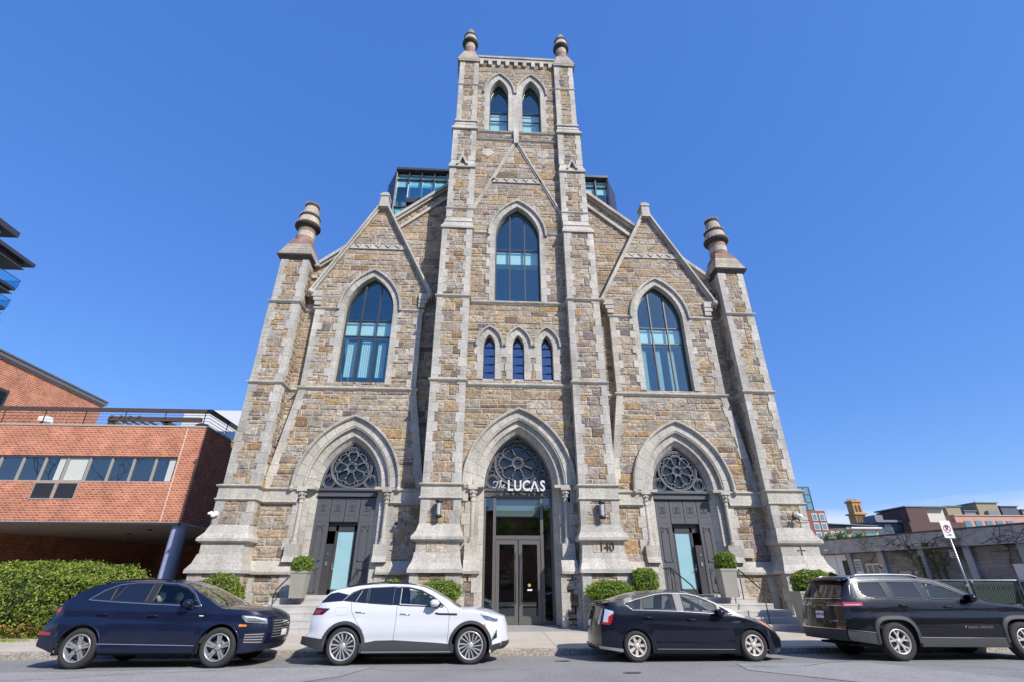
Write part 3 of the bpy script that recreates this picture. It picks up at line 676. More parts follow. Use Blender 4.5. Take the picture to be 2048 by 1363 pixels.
# ------------------------------------------------------------------ windows of the church
def arch_z(w_, zs, h, x):
    cx, r, tm = arch_r(w_, h, 0); q = r*r-(abs(x)-cx)**2
    return zs+math.sqrt(max(0, q))
def arch_poly(c, w_, zb, zs, h, n=12):
    return [(c-w_, zb), (c+w_, zb)]+[(x, z) for x, y, z in arch_path(c, zs, w_, h, 0, 0, n)][0:]
def pointed_window(spec, yw, depth, surr=.26, hood=.12, mull=(), bars=(), panels=(), curtains=(), fm=bronze_m, gm=win_glass, fr=.07, alt=.17, sill=.2, hoodc=0, nv=7, jz=None, roomd=2.6):
    c, w_, zb, zs, h = spec; yf = yw+depth
    mb = MB()                                                        # stone dressings
    arch_band(mb, c, zs, w_, h, 0, surr, yw-.042, yf+.12, nv); arch_band(mb, c, zs, w_, h, surr, surr+hood, yw-.13, yw+.02, nv, lo=.85, hi=1)
    arch_band(mb, c, zs, w_, h, surr+.01, surr+hood-.03, yw-.15, yw-.12, nv, lo=.85, hi=1)
    jambs(mb, c, w_, zb, zs, 0, surr, yw-.042, yf+.12, .36, alt)
    if sill: mb.frust((c-w_-surr, c+w_+surr, yw-.05, yf+.12), zb-sill, (c-w_-surr, c+w_+surr, yw+.12, yf+.12), zb-.004, 1, (1, 1, 1)) 
    mb.build('window_surround', GM, church)
    mb = MB(); arch_band(mb, c, zs, w_-.0, h, -fr, .004, yf, yf+.09, 1, 0, 0, 24); t = fr
    for e in (-1, 1): a, b = sorted((c+e*(w_+.004), c+e*(w_-t))); mb.box(a, b, yf, yf+.09, zb, zs)
    mb.box(c-w_, c+w_, yf-.015, yf+.09, zb, zb+t)
    fo = mb.build('window', fm, church)
    mb = MB(); pw = w_-.02; mb.xz([(c-pw, zb+.02), (c+pw, zb+.02)]+[(x, z) for x, y, z in arch_path(c, zs, pw, h, 0, 0, 12)], yf+.045, yf+.052); mb.build('pane', gm, fo)
    for x in mull:
        mb = MB(); mb.box(c+x-.028, c+x+.028, yf-.02, yf+.085, zb+.05, arch_z(w_, zs, h, x)-.04); mb.build('mullion', fm, fo)
    for z in bars:
        mb = MB(); ww = w_-.03
        if z > zs:
            cx, r, tm = arch_r(w_, h, 0); ww = cx+math.sqrt(max(0, r*r-(z-zs)**2))-.04
        mb.box(c-ww, c+ww, yf+.01, yf+.075, z-.022, z+.022); mb.build('transom', fm, fo)
    zt = zs+h
    mb = MB(); rw = w_+.25; mb.mesh([(c-rw, yf+.13, zb-.1), (c+rw, yf+.13, zb-.1), (c+rw, yf+roomd, zb-.1), (c-rw, yf+roomd, zb-.1), (c-rw, yf+.13, zt+.3), (c+rw, yf+.13, zt+.3), (c+rw, yf+roomd, zt+.3), (c-rw, yf+roomd, zt+.3)],
        [(0, 1, 2, 3), (7, 6, 5, 4), (1, 5, 6, 2), (3, 2, 6, 7), (0, 3, 7, 4)]); mb.build('interior', room_m, fo)
    for z0, z1 in panels:
        mb = MB(); mb.box(c-w_-.05, c+w_+.05, yf+.18, yf+.6, z0, z1); mb.build('interior_band', blind_m, fo)
    for x0, x1, z0, z1 in curtains:
        mb = MB(); k = 10; 
        for i in range(k):
            a, b = x0+(x1-x0)*i/k, x0+(x1-x0)*(i+1)/k; y0, y1 = (yf+.24, yf+.27) if i % 2 else (yf+.27, yf+.24)
            mb.face([(c+a, y0, z0), (c+b, y1, z0), (c+b, y1, z1), (c+a, y0, z1)])
        mb.build('curtain', curtain_m, fo)
    return fo
pointed_window(MAINW, YT, .30, mull=(-.36, .36), bars=(16.15,), panels=((15.42, 16.1),), jz=1)
for i, sp_ in enumerate(SIDEW):
    cur = [(-.90, -.45, 9.75, 11.45), (-.26, .22, 9.75, 11.5), (.48, .85, 9.75, 11.45)] if i == 0 else [(-.98, -.72, 9.3, 11.4), (-.34, -.05, 9.3, 11.4), (.30, .60, 9.3, 11.4)]
    pointed_window(sp_, YB, .26, mull=(-.37, .37), bars=(12.42, 11.62), panels=((11.74, 12.38),), curtains=cur)
for sp_ in BELF: pointed_window(sp_, YT, .42, surr=.30, hood=.10, mull=(), bars=(25.95, 25.28), panels=((25.3, 25.95), (24.1, 25.15)), fr=.05, alt=.1, sill=.12, roomd=1.5)
for sp_ in LANC: pointed_window(sp_, YT, .30, surr=.27, hood=.085, mull=(), bars=(9.72, 10.1, 10.5, 10.9), gm=lan_glass, fm=iron_m, fr=.03, alt=.12, sill=.2, nv=4, roomd=1.2)
# granite fillings: pier between the belfry lights, kneeling returns of the lancet hoods
mb = MB(); gx = X(-.08); jj = (BELF[1][0]-BELF[0][0])/2-.53
for i in range(7): mb.box(gx-.14, gx+.14, YT-.055, YT+.2, 24.0+i*.42, 24.0+(i+1)*.42-.006, 1, gt(1, 1.1))
mb.build('belfry_pier', GM, church)
for x in (X(-.625), X(.625)): mb = MB(); mb.box(x-.10, x+.10, YT-.12, YT, 10.9, 11.02, 1, gt()); mb.box(x-.12, x+.12, YT-.045, YT+.1, 10.3, 10.9, 1, gt()); mb.build('window_dressing', GM, church)

# ------------------------------------------------------------------ portals
def capital(mb, x, y, z0, r):
    mb.lathe([(r*1.15, 0), (r*1.2, .03), (r, .06), (r*1.05, .14), (r*1.35, .28), (r*1.75, .38), (r*1.8, .42)], x, y, 14, 1, (.95, .95, .92), True, 'z', z0)
    for k in range(8):
        a = k*math.tau/8; mb.ball(x+math.cos(a)*r*1.5, y+math.sin(a)*r*1.5, z0+.32, r*.5, 1, gt(.8, .95), 7); a += .4; mb.ball(x+math.cos(a)*r*1.2, y+math.sin(a)*r*1.2, z0+.18, r*.4, 1, gt(.8, .95), 7)
    mb.box(x-r*2.1, x+r*2.1, y-r*2.1, y+r*2.1, z0+.42, z0+.5, 1, gt())
def tracery(name, c, y, zs, w_, h, zc, Rr, par):
    m_ = MB(); T = lambda pts, r, cl=False: m_.tube(pts, r, 6, closed=cl)
    ring = lambda cx, cz, r, n=20: [(cx+r*math.cos(math.tau*i/n), y, cz+r*math.sin(math.tau*i/n)) for i in range(n)]
    T(ring(c, zc, Rr, 48), .045, True); T(ring(c, zc, Rr*.93, 48), .02, True); T(ring(c, zc, Rr*.24, 20), .042, True); T(ring(c, zc, Rr*.17, 20), .02, True)
    for k in range(8):
        a = math.tau*(k+.5)/8; ca, sa = math.cos(a), math.sin(a)
        T([(c+ca*Rr*.24, y-.02, zc+sa*Rr*.24), (c+ca*Rr*.60, y-.02, zc+sa*Rr*.60)], .03); m_.ball(c+ca*Rr*.60, y-.03, zc+sa*Rr*.60, .055, 0, n=8); m_.ball(c+ca*Rr*.36, y-.03, zc+sa*Rr*.36, .045, 0, n=8)
        # petal between two spokes
        b = math.tau*k/8; cb, sb = math.cos(b), math.sin(b); px, pz = c+cb*Rr*.60, zc+sb*Rr*.60; pr = Rr*.235; P = []
        for i in range(13):
            t = b-2.2+4.4*i/12; P.append((px+pr*math.cos(t), y, pz+pr*math.sin(t)))
        T([(c+math.cos(b-math.pi/8)*Rr*.6, y, zc+math.sin(b-math.pi/8)*Rr*.6)]+P[1:-1]+[(c+math.cos(b+math.pi/8)*Rr*.6, y, zc+math.sin(b+math.pi/8)*Rr*.6)], .027)
        T(ring(c+ca*Rr*.83, zc+sa*Rr*.83, Rr*.095, 12), .022, True)
    # circles following the arch, and the two big corner circles
    cxx, r_, tm = arch_r(w_, h, -.17)
    for e in (-1, 1):
        T(ring(c+e*(w_-.32), zs+.29, .25, 20), .035, True); T(ring(c+e*(w_-.32), zs+.29, .19, 20), .018, True)
        for k in range(3, 9):
            t = tm*k/9; px, pz = c+e*(cxx+r_*math.cos(t)), zs+r_*math.sin(t)
            if math.hypot(px-c, pz-zc) > Rr+.08: T(ring(px, pz, min(.11, (math.hypot(px-c, pz-zc)-Rr)*.8), 12), .022, True)
    T(ring(c, zs+h-.32, .11, 14), .025, True)
    T(arch_path(c, zs, w_, h, -.04, y, 14), .05); T([(c-w_, y, zs+.02), (c+w_, y, zs+.02)], .045); T(arch_path(c, zs, w_, h, -.30, y, 12)[2:-2], .02)
    return m_.build(name, tracery_m, par)
def portal(spec, yw, yd, zsill, big):
    c, w_, zb, zs, h = spec; mb = MB(); D = .86 if big else .95; k = .0 if big else .06
    arch_band(mb, c, zs, w_, h, D-.11, D, yw-.17, yw+.05, 8, lo=.85, hi=1); arch_band(mb, c, zs, w_, h, D-.08, D-.03, yw-.2, yw-.15, 8, lo=.85, hi=1)
    arch_band(mb, c, zs, w_, h, .47+k, D-.11, yw-.06, yw+.3, 8); arch_band(mb, c, zs, w_, h, .38+k, .47+k, yw+.07, yw+.4, 8, lo=.8, hi=.95)
    arch_band(mb, c, zs, w_, h, .19, .38+k, yw+.13, yw+.5, 8); arch_band(mb, c, zs, w_, h, 0, .185, yw+.2, yd+.12, 8, yfi=yw+.38)
    mb.tube(arch_path(c, zs, w_, h, .44+k, yw+.02, 16), .055, 8, 1, (.98, .98, .95)); mb.tube(arch_path(c, zs, w_, h, .2, yw+.17, 16), .04, 8, 1, (.98, .98, .95))
    for e in (-1, 1): mb.ball(c+e*(w_+D-.05), yw-.16, zs-.08, .11, 1, (.85, .85, .8), 10)
    z0 = zsill
    jambs(mb, c, w_, z0, zs, 0, .19, yw+.2, yd+.12, .5, yfi=yw+.38); jambs(mb, c, w_, z0, zs, .19, .40+k, yw+.13, yw+.5, .55)
    jambs(mb, c, w_, 2.3, 4.36, .47+k, .70+k, yw-.045, yw+.3, .42, .12)
    for e in (-1, 1):
        x = c+e*(w_+.42+k); a, b = sorted((c+e*(w_+.2), c+e*(w_+.66+k)))
        mb.lathe([(.085, 3.08), (.08, 4.38)], x, yw-.01, 14, 1, (1.02, 1.02, 1)); mb.lathe([(.15, 2.9), (.15, 2.95), (.12, 3.0), (.13, 3.03), (.09, 3.1)], x, yw-.01, 14, 1, (.95, .95, .92))
        capital(mb, x, yw-.01, 4.36, .085); mb.box(a, b, yw-.18, yw+.3, 2.5, 2.9, 1, gt()); mb.frust((a-.0, b, yw-.3, yw+.3), 2.3, (a, b, yw-.18, yw+.3), 2.5, 1, gt())
        a, b = sorted((c+e*(w_+.12), c+e*(w_+.62+k))); pf = 18.80 if big else YB-.08
        mb.box(a, b, pf, yw+.3, z0-.7 if not big else .2, 2.3, 1, gt())
        a, b = sorted((c+e*(w_+.0), c+e*(w_+.6+k))); 
        mb.box(a, b, yw-.16, yw+.3, 4.86, 4.965, 1, gt())
    mb.build('portal', GM, church)
portal(MAINP, YT, 20.0, .3, True)
for sp_ in SIDEP: portal(sp_, YB, 20.3, 1.2, False)
tracery('portal_tracery', CX, 20.02, 4.95, 1.33, 2.15, 5.98, .93, church)
for sp_ in SIDEP: tracery('portal_tracery', sp_[0], 20.36, 4.95, 1.13, 1.87, 5.80, .80, church)
def back_arch(c, y, w_, zs, h, m_, zb):
    mb = MB(); mb.xz([(c-w_-.05, zb), (c+w_+.05, zb)]+[(x, z) for x, yy, z in arch_path(c, zs, w_+.05, h+.05, 0, 0, 12)], y, y+.01); return mb.build('tracery_glass', m_, church)
tr_glass = glass('dark_tracery_glass', refl=.06, gloss=(.9, 1, 1), opaque=(.012, .015, .018))
back_arch(CX, 20.1, 1.33, 4.95, 2.15, tr_glass, 4.8)
for sp_ in SIDEP: back_arch(sp_[0], 20.44, 1.13, 4.95, 1.87, tr_glass, 4.8)

# main entrance: storefront with a pair of glass doors
yd = 20.0; ent = MB(); W_ = 1.33
ent.box(CX-W_, CX+W_, yd-.06, yd+.15, 4.68, 4.96); ent.box(CX-W_, CX+W_, yd-.12, yd+.1, 4.86, 4.93); ent.box(CX-W_, CX+W_, yd-.1, yd+.1, 4.64, 4.69)
for x0, x1 in ((-W_, -W_+.09), (W_-.09, W_), (-.96, -.85), (.85, .96)): ent.box(CX+x0, CX+x1, yd-.06, yd+.12, .25, 4.64)
ent.box(CX-.85, CX+.85, yd-.05, yd+.1, 3.1, 3.24); ent.box(CX-.85, CX+.85, yd-.02, yd+.08, 4.56, 4.64); ent.box(CX-W_, CX-.96, yd-.02, yd+.08, .25, .42); ent.box(CX+.96, CX+W_, yd-.02, yd+.08, .25, .42)
eo = ent.build('entrance_frame', bronze2_m, church)
for x0, x1, z0, z1 in ((-W_+.08, -.95, .4, 4.64), (.95, W_-.08, .4, 4.64), (-.86, .86, 3.22, 4.58)):
    g = MB(); g.box(CX+x0, CX+x1, yd+.02, yd+.028, z0, z1); g.build('pane', dark_glass, eo)
for e in (-1, 1):
    m_ = MB(); a, b = sorted((CX+e*.015, CX+e*.84)); q = .13
    m_.box(a, a+q, yd-.03, yd+.03, .3, 3.09); m_.box(b-q, b, yd-.03, yd+.03, .3, 3.09); m_.box(a+q, b-q, yd-.03, yd+.03, .3, .56); m_.box(a+q, b-q, yd-.03, yd+.03, 2.93, 3.09)
    do = m_.build('door', bronze2_m, church); g = MB(); g.box(a+q-.01, b-q+.01, yd-.004, yd+.004, .54, 2.95); g.build('pane', dark_glass, do)
    hd = MB(); hx = CX+e*.11; hd.tube([(hx, yd-.11, .95), (hx, yd-.11, 2.65)], .017, 8); hd.tube([(hx, yd-.11, 1.1), (hx, yd-.03, 1.1)], .012, 6); hd.tube([(hx, yd-.11, 2.5), (hx, yd-.03, 2.5)], .012, 6); hd.build('handle', black_m, do)
    if e > 0:
        st_ = MB(); yl = mat('yellow_sticker', (.50, .42, .05), .5); st_.lathe([(0, 0), (.052, 0), (.052, .003)], CX+.40, yd-.012, 20, 0, (1, 1, 1), False, 'y', 1.55); st_.box(CX+.33, CX+.50, yd-.012, yd-.009, 1.37, 1.42, 1); st_.build('sticker', [yl, white_m], do)
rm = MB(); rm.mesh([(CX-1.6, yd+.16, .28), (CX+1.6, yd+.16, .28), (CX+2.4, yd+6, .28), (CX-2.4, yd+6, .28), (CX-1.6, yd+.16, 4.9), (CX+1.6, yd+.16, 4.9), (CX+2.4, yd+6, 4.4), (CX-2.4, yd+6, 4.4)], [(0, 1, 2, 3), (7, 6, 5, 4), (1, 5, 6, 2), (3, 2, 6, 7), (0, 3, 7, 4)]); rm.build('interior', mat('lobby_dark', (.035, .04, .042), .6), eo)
rm = MB(); rm.box(CX-.84, CX+.84, yd+.16, yd+.5, 3.95, 4.6); rm.build('interior_band', blind_m, eo)
ex = text_mb('EXIT', .16, .005, lambda x, y, d: (CX-.05+x, yd+.9-d, 3.72+y)); ex.build('exit_sign', mat('exit_green', (.05, .6, .3), .5), eo)
# side doors
for i, sp_ in enumerate(SIDEP):
    c = sp_[0]; e = 1 if i == 0 else -1; yd_ = 20.3; U = lambda u: c+e*u
    def bx(m_, u0, u1, y0, y1, z0, z1, mi=0): a, b = sorted((U(u0), U(u1))); m_.box(a, b, y0, y1, z0, z1, mi)
    m_ = MB(); bx(m_, -1.14, 1.14, yd_-.02, yd_+.15, 4.72, 4.96); bx(m_, -1.14, 1.14, yd_-.10, yd_+.1, 4.88, 4.93); bx(m_, -1.14, 1.14, yd_-.07, yd_+.1, 4.66, 4.72)
    bx(m_, -1.14, 1.14, yd_+.14, yd_+.2, 3.7, 4.75); fo = m_.build('door_frame', door_m, church)
    m_ = MB()
    us = [-1.13, -.57, -.02, .54, 1.13]
    for k in range(4):
        a, b = us[k]+.012, us[k+1]-.012
        bx(m_, a, b, yd_+.03, yd_+.14, 3.74 if k in (1, 2) else 3.74, 4.62)
        cu_ = (a+b)/2
        bx(m_, cu_-.15, cu_+.15, yd_+.02, yd_+.03, 4.5, 4.53); bx(m_, cu_-.15, cu_+.15, yd_+.02, yd_+.03, 3.98, 4.01); bx(m_, cu_-.15, cu_-.12, yd_+.02, yd_+.03, 4.01, 4.5); bx(m_, cu_+.12, cu_+.15, yd_+.02, yd_+.03, 4.01, 4.5)
        for q in range(4):
            t = q*math.pi/2+math.pi/4; m_.tube([(U(cu_+.06*math.cos(t)+.045*math.cos(s_)), yd_+.022, 4.255+.12*math.sin(t)+.045*math.sin(s_)) for s_ in [j*math.tau/10 for j in range(10)]], .014, 6, closed=True)
        m_.ball(U(cu_), yd_+.02, 4.255, .03, n=8)
    m_.build('transom_panel', door_m, fo)
    for a, b in ((-1.13, -.575), (.545, 1.13)):
        m_ = MB(); bx(m_, a, b, yd_+.03, yd_+.14, 1.2, 3.735); q = .13
        for z0, z1 in ((2.35, 3.6), (1.32, 2.12)):
            for (p0, p1, r0, r1) in ((a+q, b-q, z1-.03, z1), (a+q, b-q, z0, z0+.05), (a+q, a+q+.03, z0, z1), (b-q-.03, b-q, z0, z1)): bx(m_, p0, p1, yd_+.005, yd_+.03, r0, r1)
            cu_ = (a+b)/2; m_.tube([(U(cu_-.12), yd_+.02, z1-.22), (U(cu_-.06), yd_+.02, z1-.08), (U(cu_), yd_+.02, z1-.04), (U(cu_+.06), yd_+.02, z1-.08), (U(cu_+.12), yd_+.02, z1-.22)], .014, 6)
        m_.build('door_leaf', door_m, church)
    m_ = MB(); y2 = yd_+.20; bx(m_, -.575, -.30, yd_+.06, y2+.1, 1.2, 2.95); bx(m_, -.30, -.2, y2, y2+.1, 1.2, 3.62); bx(m_, .40, .545, y2, y2+.1, 1.2, 3.62); bx(m_, -.575, .545, y2, y2+.1, 3.42, 3.74); bx(m_, -.3, .45, y2, y2+.1, 1.2, 1.42)
    dk = MB(); do = m_.build('door', mat('dark_stained_frame', (.05, .048, .048), .45), church)
    g = MB(); bx(g, -.2, .40, y2+.04, y2+.05, 1.42, 3.42); g.build('pane', frost_m, do)
    hd = MB(); bx(hd, -.27, -.23, y2-.03, y2, 2.02, 2.3); hd.tube([(U(-.25), y2-.06, 2.1), (U(-.17), y2-.06, 2.1)], .012, 6); hd.lathe([(0, 0), (.03, 0), (.03, .03)], U(-.44), yd_+.03, 12, 0, (1, 1, 1), False, 'y', 2.6); bx(hd, -.48, -.40, yd_+.03, yd_+.06, 2.2, 2.34); hd.build('handle', steel_m, do)

# ------------------------------------------------------------------ things fixed to or standing by the church
# name sign
sg = MB()
def fmap(x0, z0, y0): return lambda x, y, d: (x0+x, y0-d, z0+y)
for ch_, u_ in (('L', -.32), ('U', -.02), ('C', .31), ('S', .95)): text_mb(ch_, .56, .03, (lambda u_: lambda x, y, d: (X(u_)+x*.80, 19.72-d, 5.02+y))(u_), 0, mb=sg, offset=.012)
for e in (-1, 1):
    x = X(.61); P = [(x+e*.165, 4.885), (x+e*.10, 4.885), (x-e*.03, 5.165), (x+e*.035, 5.165)]
    x = X(.635); P = [(x+e*.185, 4.825), (x+e*.035, 5.215), (x-e*.03, 5.215), (x+e*.115, 4.825)]; sg.xz(P if e < 0 else P[::-1], 19.69-.001*e, 19.75-.001*e)
# script "The"
S_ = lambda pts: sg.tube([(X(-.97)+x*.42, 19.71, 4.94+z*.42) for x, z in pts], .012, 6)
def cr_(P, n=5):
    out = []
    for i in range(len(P)-1):
        p0, p1, p2, p3 = P[max(i-1, 0)], P[i], P[i+1], P[min(i+2, len(P)-1)]
        for k in range(n):
            t = k/n; out.append(tuple(.5*((2*p1[j])+(-p0[j]+p2[j])*t+(2*p0[j]-5*p1[j]+4*p2[j]-p3[j])*t*t+(-p0[j]+3*p1[j]-3*p2[j]+p3[j])*t**3) for j in (0, 1)))
    return out+[P[-1]]
S_(cr_([(.05, .42), (-.02, .5), (.08, .6), (.3, .55), (.55, .62), (.66, .7)])); S_(cr_([(.38, .58), (.32, .3), (.2, .05), (.02, .0), (-.04, .1)]))
S_(cr_([(.48, .0), (.6, .3), (.75, .62), (.7, .7), (.62, .5), (.56, .15), (.53, .0), (.62, .22), (.74, .28), (.74, .1), (.8, .02), (.9, .12), (1.02, .25), (.98, .32), (.9, .25), (.88, .08), (.96, .0), (1.08, .08)]))
sg.box(X(-.95), X(1.1), 19.76, 19.80, 4.77, 4.80, 1)
for x in (-.7, -.3, .0, .3, .62, .95): sg.box(X(x)-.012, X(x)+.012, 19.75, 19.79, 4.8, 4.92, 1)
so_ = sg.build('building_sign', [mat('white_sign_letter', (.62, .62, .63), .4), black_m]); tag(so_, 'white letters reading The LUCAS across the main door arch', 'sign')
for e, lb in ((-1, 'black cylinder wall lamp on the pier left of the main entrance'), (1, 'black cylinder wall lamp on the pier above the number 140')):
    lx, ly, lz = X(e*2.92), 18.36, 3.98
    t = thing('wall_lamp', (lx, 18.56, lz), lb, 'wall lamp', 'lamps flanking the main entrance')
    m_ = MB(); m_.lathe([(.07, -.32), (.115, -.29), (.115, -.21), (.10, -.20)], lx, ly, 16, 0, cz=lz); m_.lathe([(.10, .20), (.125, .21), (.125, .28), (.09, .32), (0, .33)], lx, ly, 16, 0, cz=lz)
    m_.box(lx-.05, lx+.05, ly, 18.575, lz-.12, lz+.12)
    for k in range(4): a = k*math.pi/2+.78; m_.tube([(lx+.105*math.cos(a), ly+.105*math.sin(a), lz-.21), (lx+.105*math.cos(a), ly+.105*math.sin(a), lz+.21)], .009, 6)
    m_.build('lamp_body', black_m, t)
    m_ = MB(); m_.lathe([(.09, -.20), (.09, .20)], lx, ly, 16, 0, cz=lz); m_.build('lamp_glass', mat('lamp_glass', (.42, .44, .46), .25), t)
hn = text_mb('140', .37, .012, lambda x, y, d: (X(3.0)+x, 18.425-d, 2.735+y)); hn = hn.build('house_number', mat('dark_bronze_number', (.045, .042, .04), .4, .3)); tag(hn, 'dark numerals 140 on the granite right of the main door', 'house number')
t = thing('intercom', (X(2.0), 18.75, 1.5), 'steel intercom panel with a small box below, right of the main door', 'intercom')
m_ = MB(); m_.box(X(1.82), X(1.95), 18.74, 18.80, 1.28, 1.86); m_.build('panel', steel_m, t)
m_ = MB(); m_.lathe([(0, -.01), (.035, -.01), (.035, 0)], X(1.885), 18.74, 12, 0, (1, 1, 1), False, 'y', 1.74)
for z in (1.62, 1.55, 1.42): m_.box(X(1.86), X(1.91), 18.732, 18.74, z-.02, z+.02)
m_.box(X(1.70), X(1.81), 18.73, 18.80, 1.08, 1.25); m_.build('reader', black_m, t)
for x, y, z, e, lb in ((X(-10.95), 19.24, 3.85, -1, 'white security camera on the far left church pier'), (X(10.62), 19.24, 3.95, 1, 'white security camera on the far right church pier')):
    t = thing('security_camera', (x, y, z), lb, 'security camera', 'cameras on the corner piers'); m_ = MB(); m_.box(x-.06, x+.06, y-.08, y+.02, z-.05, z+.09); m_.tube([(x, y-.06, z+.05), (x, y-.2, z+.0)], .03, 8); m_.build('bracket', white_m, t)
    m_ = MB(); m_.ball(x+.02, y-.25, z-.06, .09, 0, n=12); m_.tube([(x-.06, y-.2, z+.04), (x-.12*1, y-.33, z-.03)], .045, 10); m_.build('camera_head', white_m, t)
    m_ = MB(); m_.tube([(x, y-.02, z-.05), (x+e*.1, y-.06, z-.16), (x+e*.3, y-.05, z-.2), (x+e*.5, y-.03, z-.19)], .012, 6); m_.build('cable', black_m, t)
t = thing('small_wall_light', (X(-4.62), YB, 3.6), 'small bare bulb light on the stone between the left door and tower', 'wall light'); m_ = MB(); m_.lathe([(.04, 0), (.05, .06), (.02, .1)], X(-4.62), YB-.06, 10, 0, cz=3.6); m_.box(X(-4.62)-.03, X(-4.62)+.03, YB-.06, YB, 3.64, 3.7); m_.build('base', black_m, t)
m_ = MB(); m_.ball(X(-4.62), YB-.06, 3.54, .055, 0, n=10); m_.build('bulb', white_m, t)
pl = MB(); pl.box(X(8.32), X(8.98), YB-.13, YB-.085, 2.47, 2.80, 0, (1.12, 1.1, 1.05)); pl.box(X(8.36), X(8.94), YB-.138, YB-.13, 2.51, 2.76, 0, (.95, .94, .9)); pl = pl.build('stone_plaque', granite_m); tag(pl, 'blank pale stone plaque right of the right-hand doorway', 'plaque')
cr = MB(); x = X(10.45); cr.box(x-.012, x+.012, 19.12, 19.145, 2.58, 2.84); cr.box(x-.12, x+.12, 19.12, 19.145, 2.70, 2.724)
for a, b in ((0, .13), (0, -.13), (.12, 0), (-.12, 0)): cr.box(x+a-.03, x+a+.03, 19.118, 19.145, 2.71+b-.03+0, 2.71+b+.0)
cr = cr.build('carved_cross', mat('dark_carving', (.12, .11, .1), .8)); tag(cr, 'small incised cross on the far right granite pier', 'cross')
# ------------------------------------------------------------------ ground
asph_m = mat('asphalt', (.245, .236, .226), .9, n=(18, .26), n2=(.7, .14), b=(120, .5, .01))
asph2_m = mat('pale_worn_asphalt', (.30, .295, .28), .9, n=(20, .28), n2=(1.4, .12), b=(120, .5, .01))
asph3_m = mat('dark_parking_strip', (.175, .165, .172), .88, n=(70, .18), n2=(1.1, .2), b=(120, .5, .01))
walk_m = mat('concrete_sidewalk', (.49, .43, .345), .9, n=(30, .10), n2=(1.1, .13), b=(60, .3, .006))
kerb_m = mat('granite_kerb', (.36, .32, .27), .9, n=(16, .45), n2=(4, .25), b=(22, .9, .03))
earth_m = mat('earth_and_gravel', (.20, .19, .17), .95, n=(4, .2), n2=(.3, .2))
apron_m = mat('granite_apron', (.30, .29, .275), .85, n=(14, .2), n2=(1, .1))
soil_m = mat('brown_soil', (.10, .07, .045), .95, n=(20, .3))
def zroad(y): return -.0215*max(0, y-12.4)
def zwalk(y): return .10+.035*(y-14.5)
g = MB(); g.face([(-1500, -1500, -.75), (1500, -1500, -.75), (1500, 2500, -.75), (-1500, 2500, -.75)]); struct(g.build('ground', earth_m))
r_ = MB()
ys = [-4, 12.4, 14.52]
for y0, y1 in zip(ys, ys[1:]): r_.face([(-120, y0, zroad(y0)), (120, y0, zroad(y0)), (120, y1, zroad(y1)), (-120, y1, zroad(y1))])
struct(r_.build('road', asph_m))
if 0: r_ = MB(); r_.face([(-120, 12.0, .004), (120, 12.0, .004), (120, 12.4, .004), (-120, 12.4, .004)]); r_.face([(-120, 12.4, .004), (120, 12.4, .004), (120, 14.52, zroad(14.52)+.004), (-120, 14.52, zroad(14.52)+.004)]); struct(r_.build('parking_lane', asph3_m))
def patch_road(pts): 
    r_ = MB(); r_.face([(x, y, zroad(y)+.008) for x, y in pts]); struct(r_.build('road_patch', asph2_m))
patch_road([(-14, 12.0), (-7.3, 12.1), (-6.0, 12.3), (-2.2, 12.4), (-2.6, 11.2), (-4.4, 9.2), (-9, 8.2), (-14, 9.2)])
patch_road([(5.6, 12.4), (8.6, 12.4), (9.2, 11.2), (10.2, 9.6), (11.5, 8.0), (8.0, 8.3), (6.6, 10.1), (5.4, 11.5)])
patch_road([(-.8, 9.9), (3.6, 10.0), (4.1, 9.35), (-.6, 9.25)])
ck = MB(); r5 = random.Random(11)
for x0, y0, a0, n_ in ((-12, 11.6, .05, 30), (-2.2, 12.1, -.6, 12), (5.2, 12.2, -.55, 22), (8.9, 12.2, -.7, 22), (1.2, 9.9, .1, 16), (-6, 9.4, .2, 14)):
    P = [(x0, y0)]
    for _ in range(n_): a0 += r5.gauss(0, .18); a0 *= .95 if abs(a0) > 1 else 1; P.append((P[-1][0]+.28*math.cos(a0), P[-1][1]+.28*math.sin(a0)))
    for p, q in zip(P, P[1:]):
        w_ = r5.uniform(.008, .022); l_ = math.hypot(q[0]-p[0], q[1]-p[1]); nx, ny = -(q[1]-p[1])/l_*w_/2, (q[0]-p[0])/l_*w_/2
        ck.face([(p[0]-nx, p[1]-ny, zroad(p[1])+.012), (q[0]-nx, q[1]-ny, zroad(q[1])+.012), (q[0]+nx, q[1]+ny, zroad(q[1])+.012), (p[0]+nx, p[1]+ny, zroad(p[1])+.012)])
struct(ck.build('road_crack', mat('tar_crack', (.06, .058, .055), .8)))
st2 = MB()
for x0, y0, rx, ry in ((1.9, 13.2, .22, .09), (-5.2, 13.6, .3, .15), (6.8, 13.3, .4, .12), (3.0, 11.3, .2, .08), (-9.5, 11.4, .35, .12)):
    P = [(x0+rx*math.cos(a)*r5.uniform(.7, 1.2), y0+ry*math.sin(a)*r5.uniform(.7, 1.2)) for a in [math.tau*i/18 for i in range(18)]]; st2.face([(x, y, zroad(y)+.016) for x, y in P])
struct(st2.build('oil_stain', mat('oil_stain', (.12, .115, .11), .7, n=(14, .3))))
k_ = MB()
x = -60
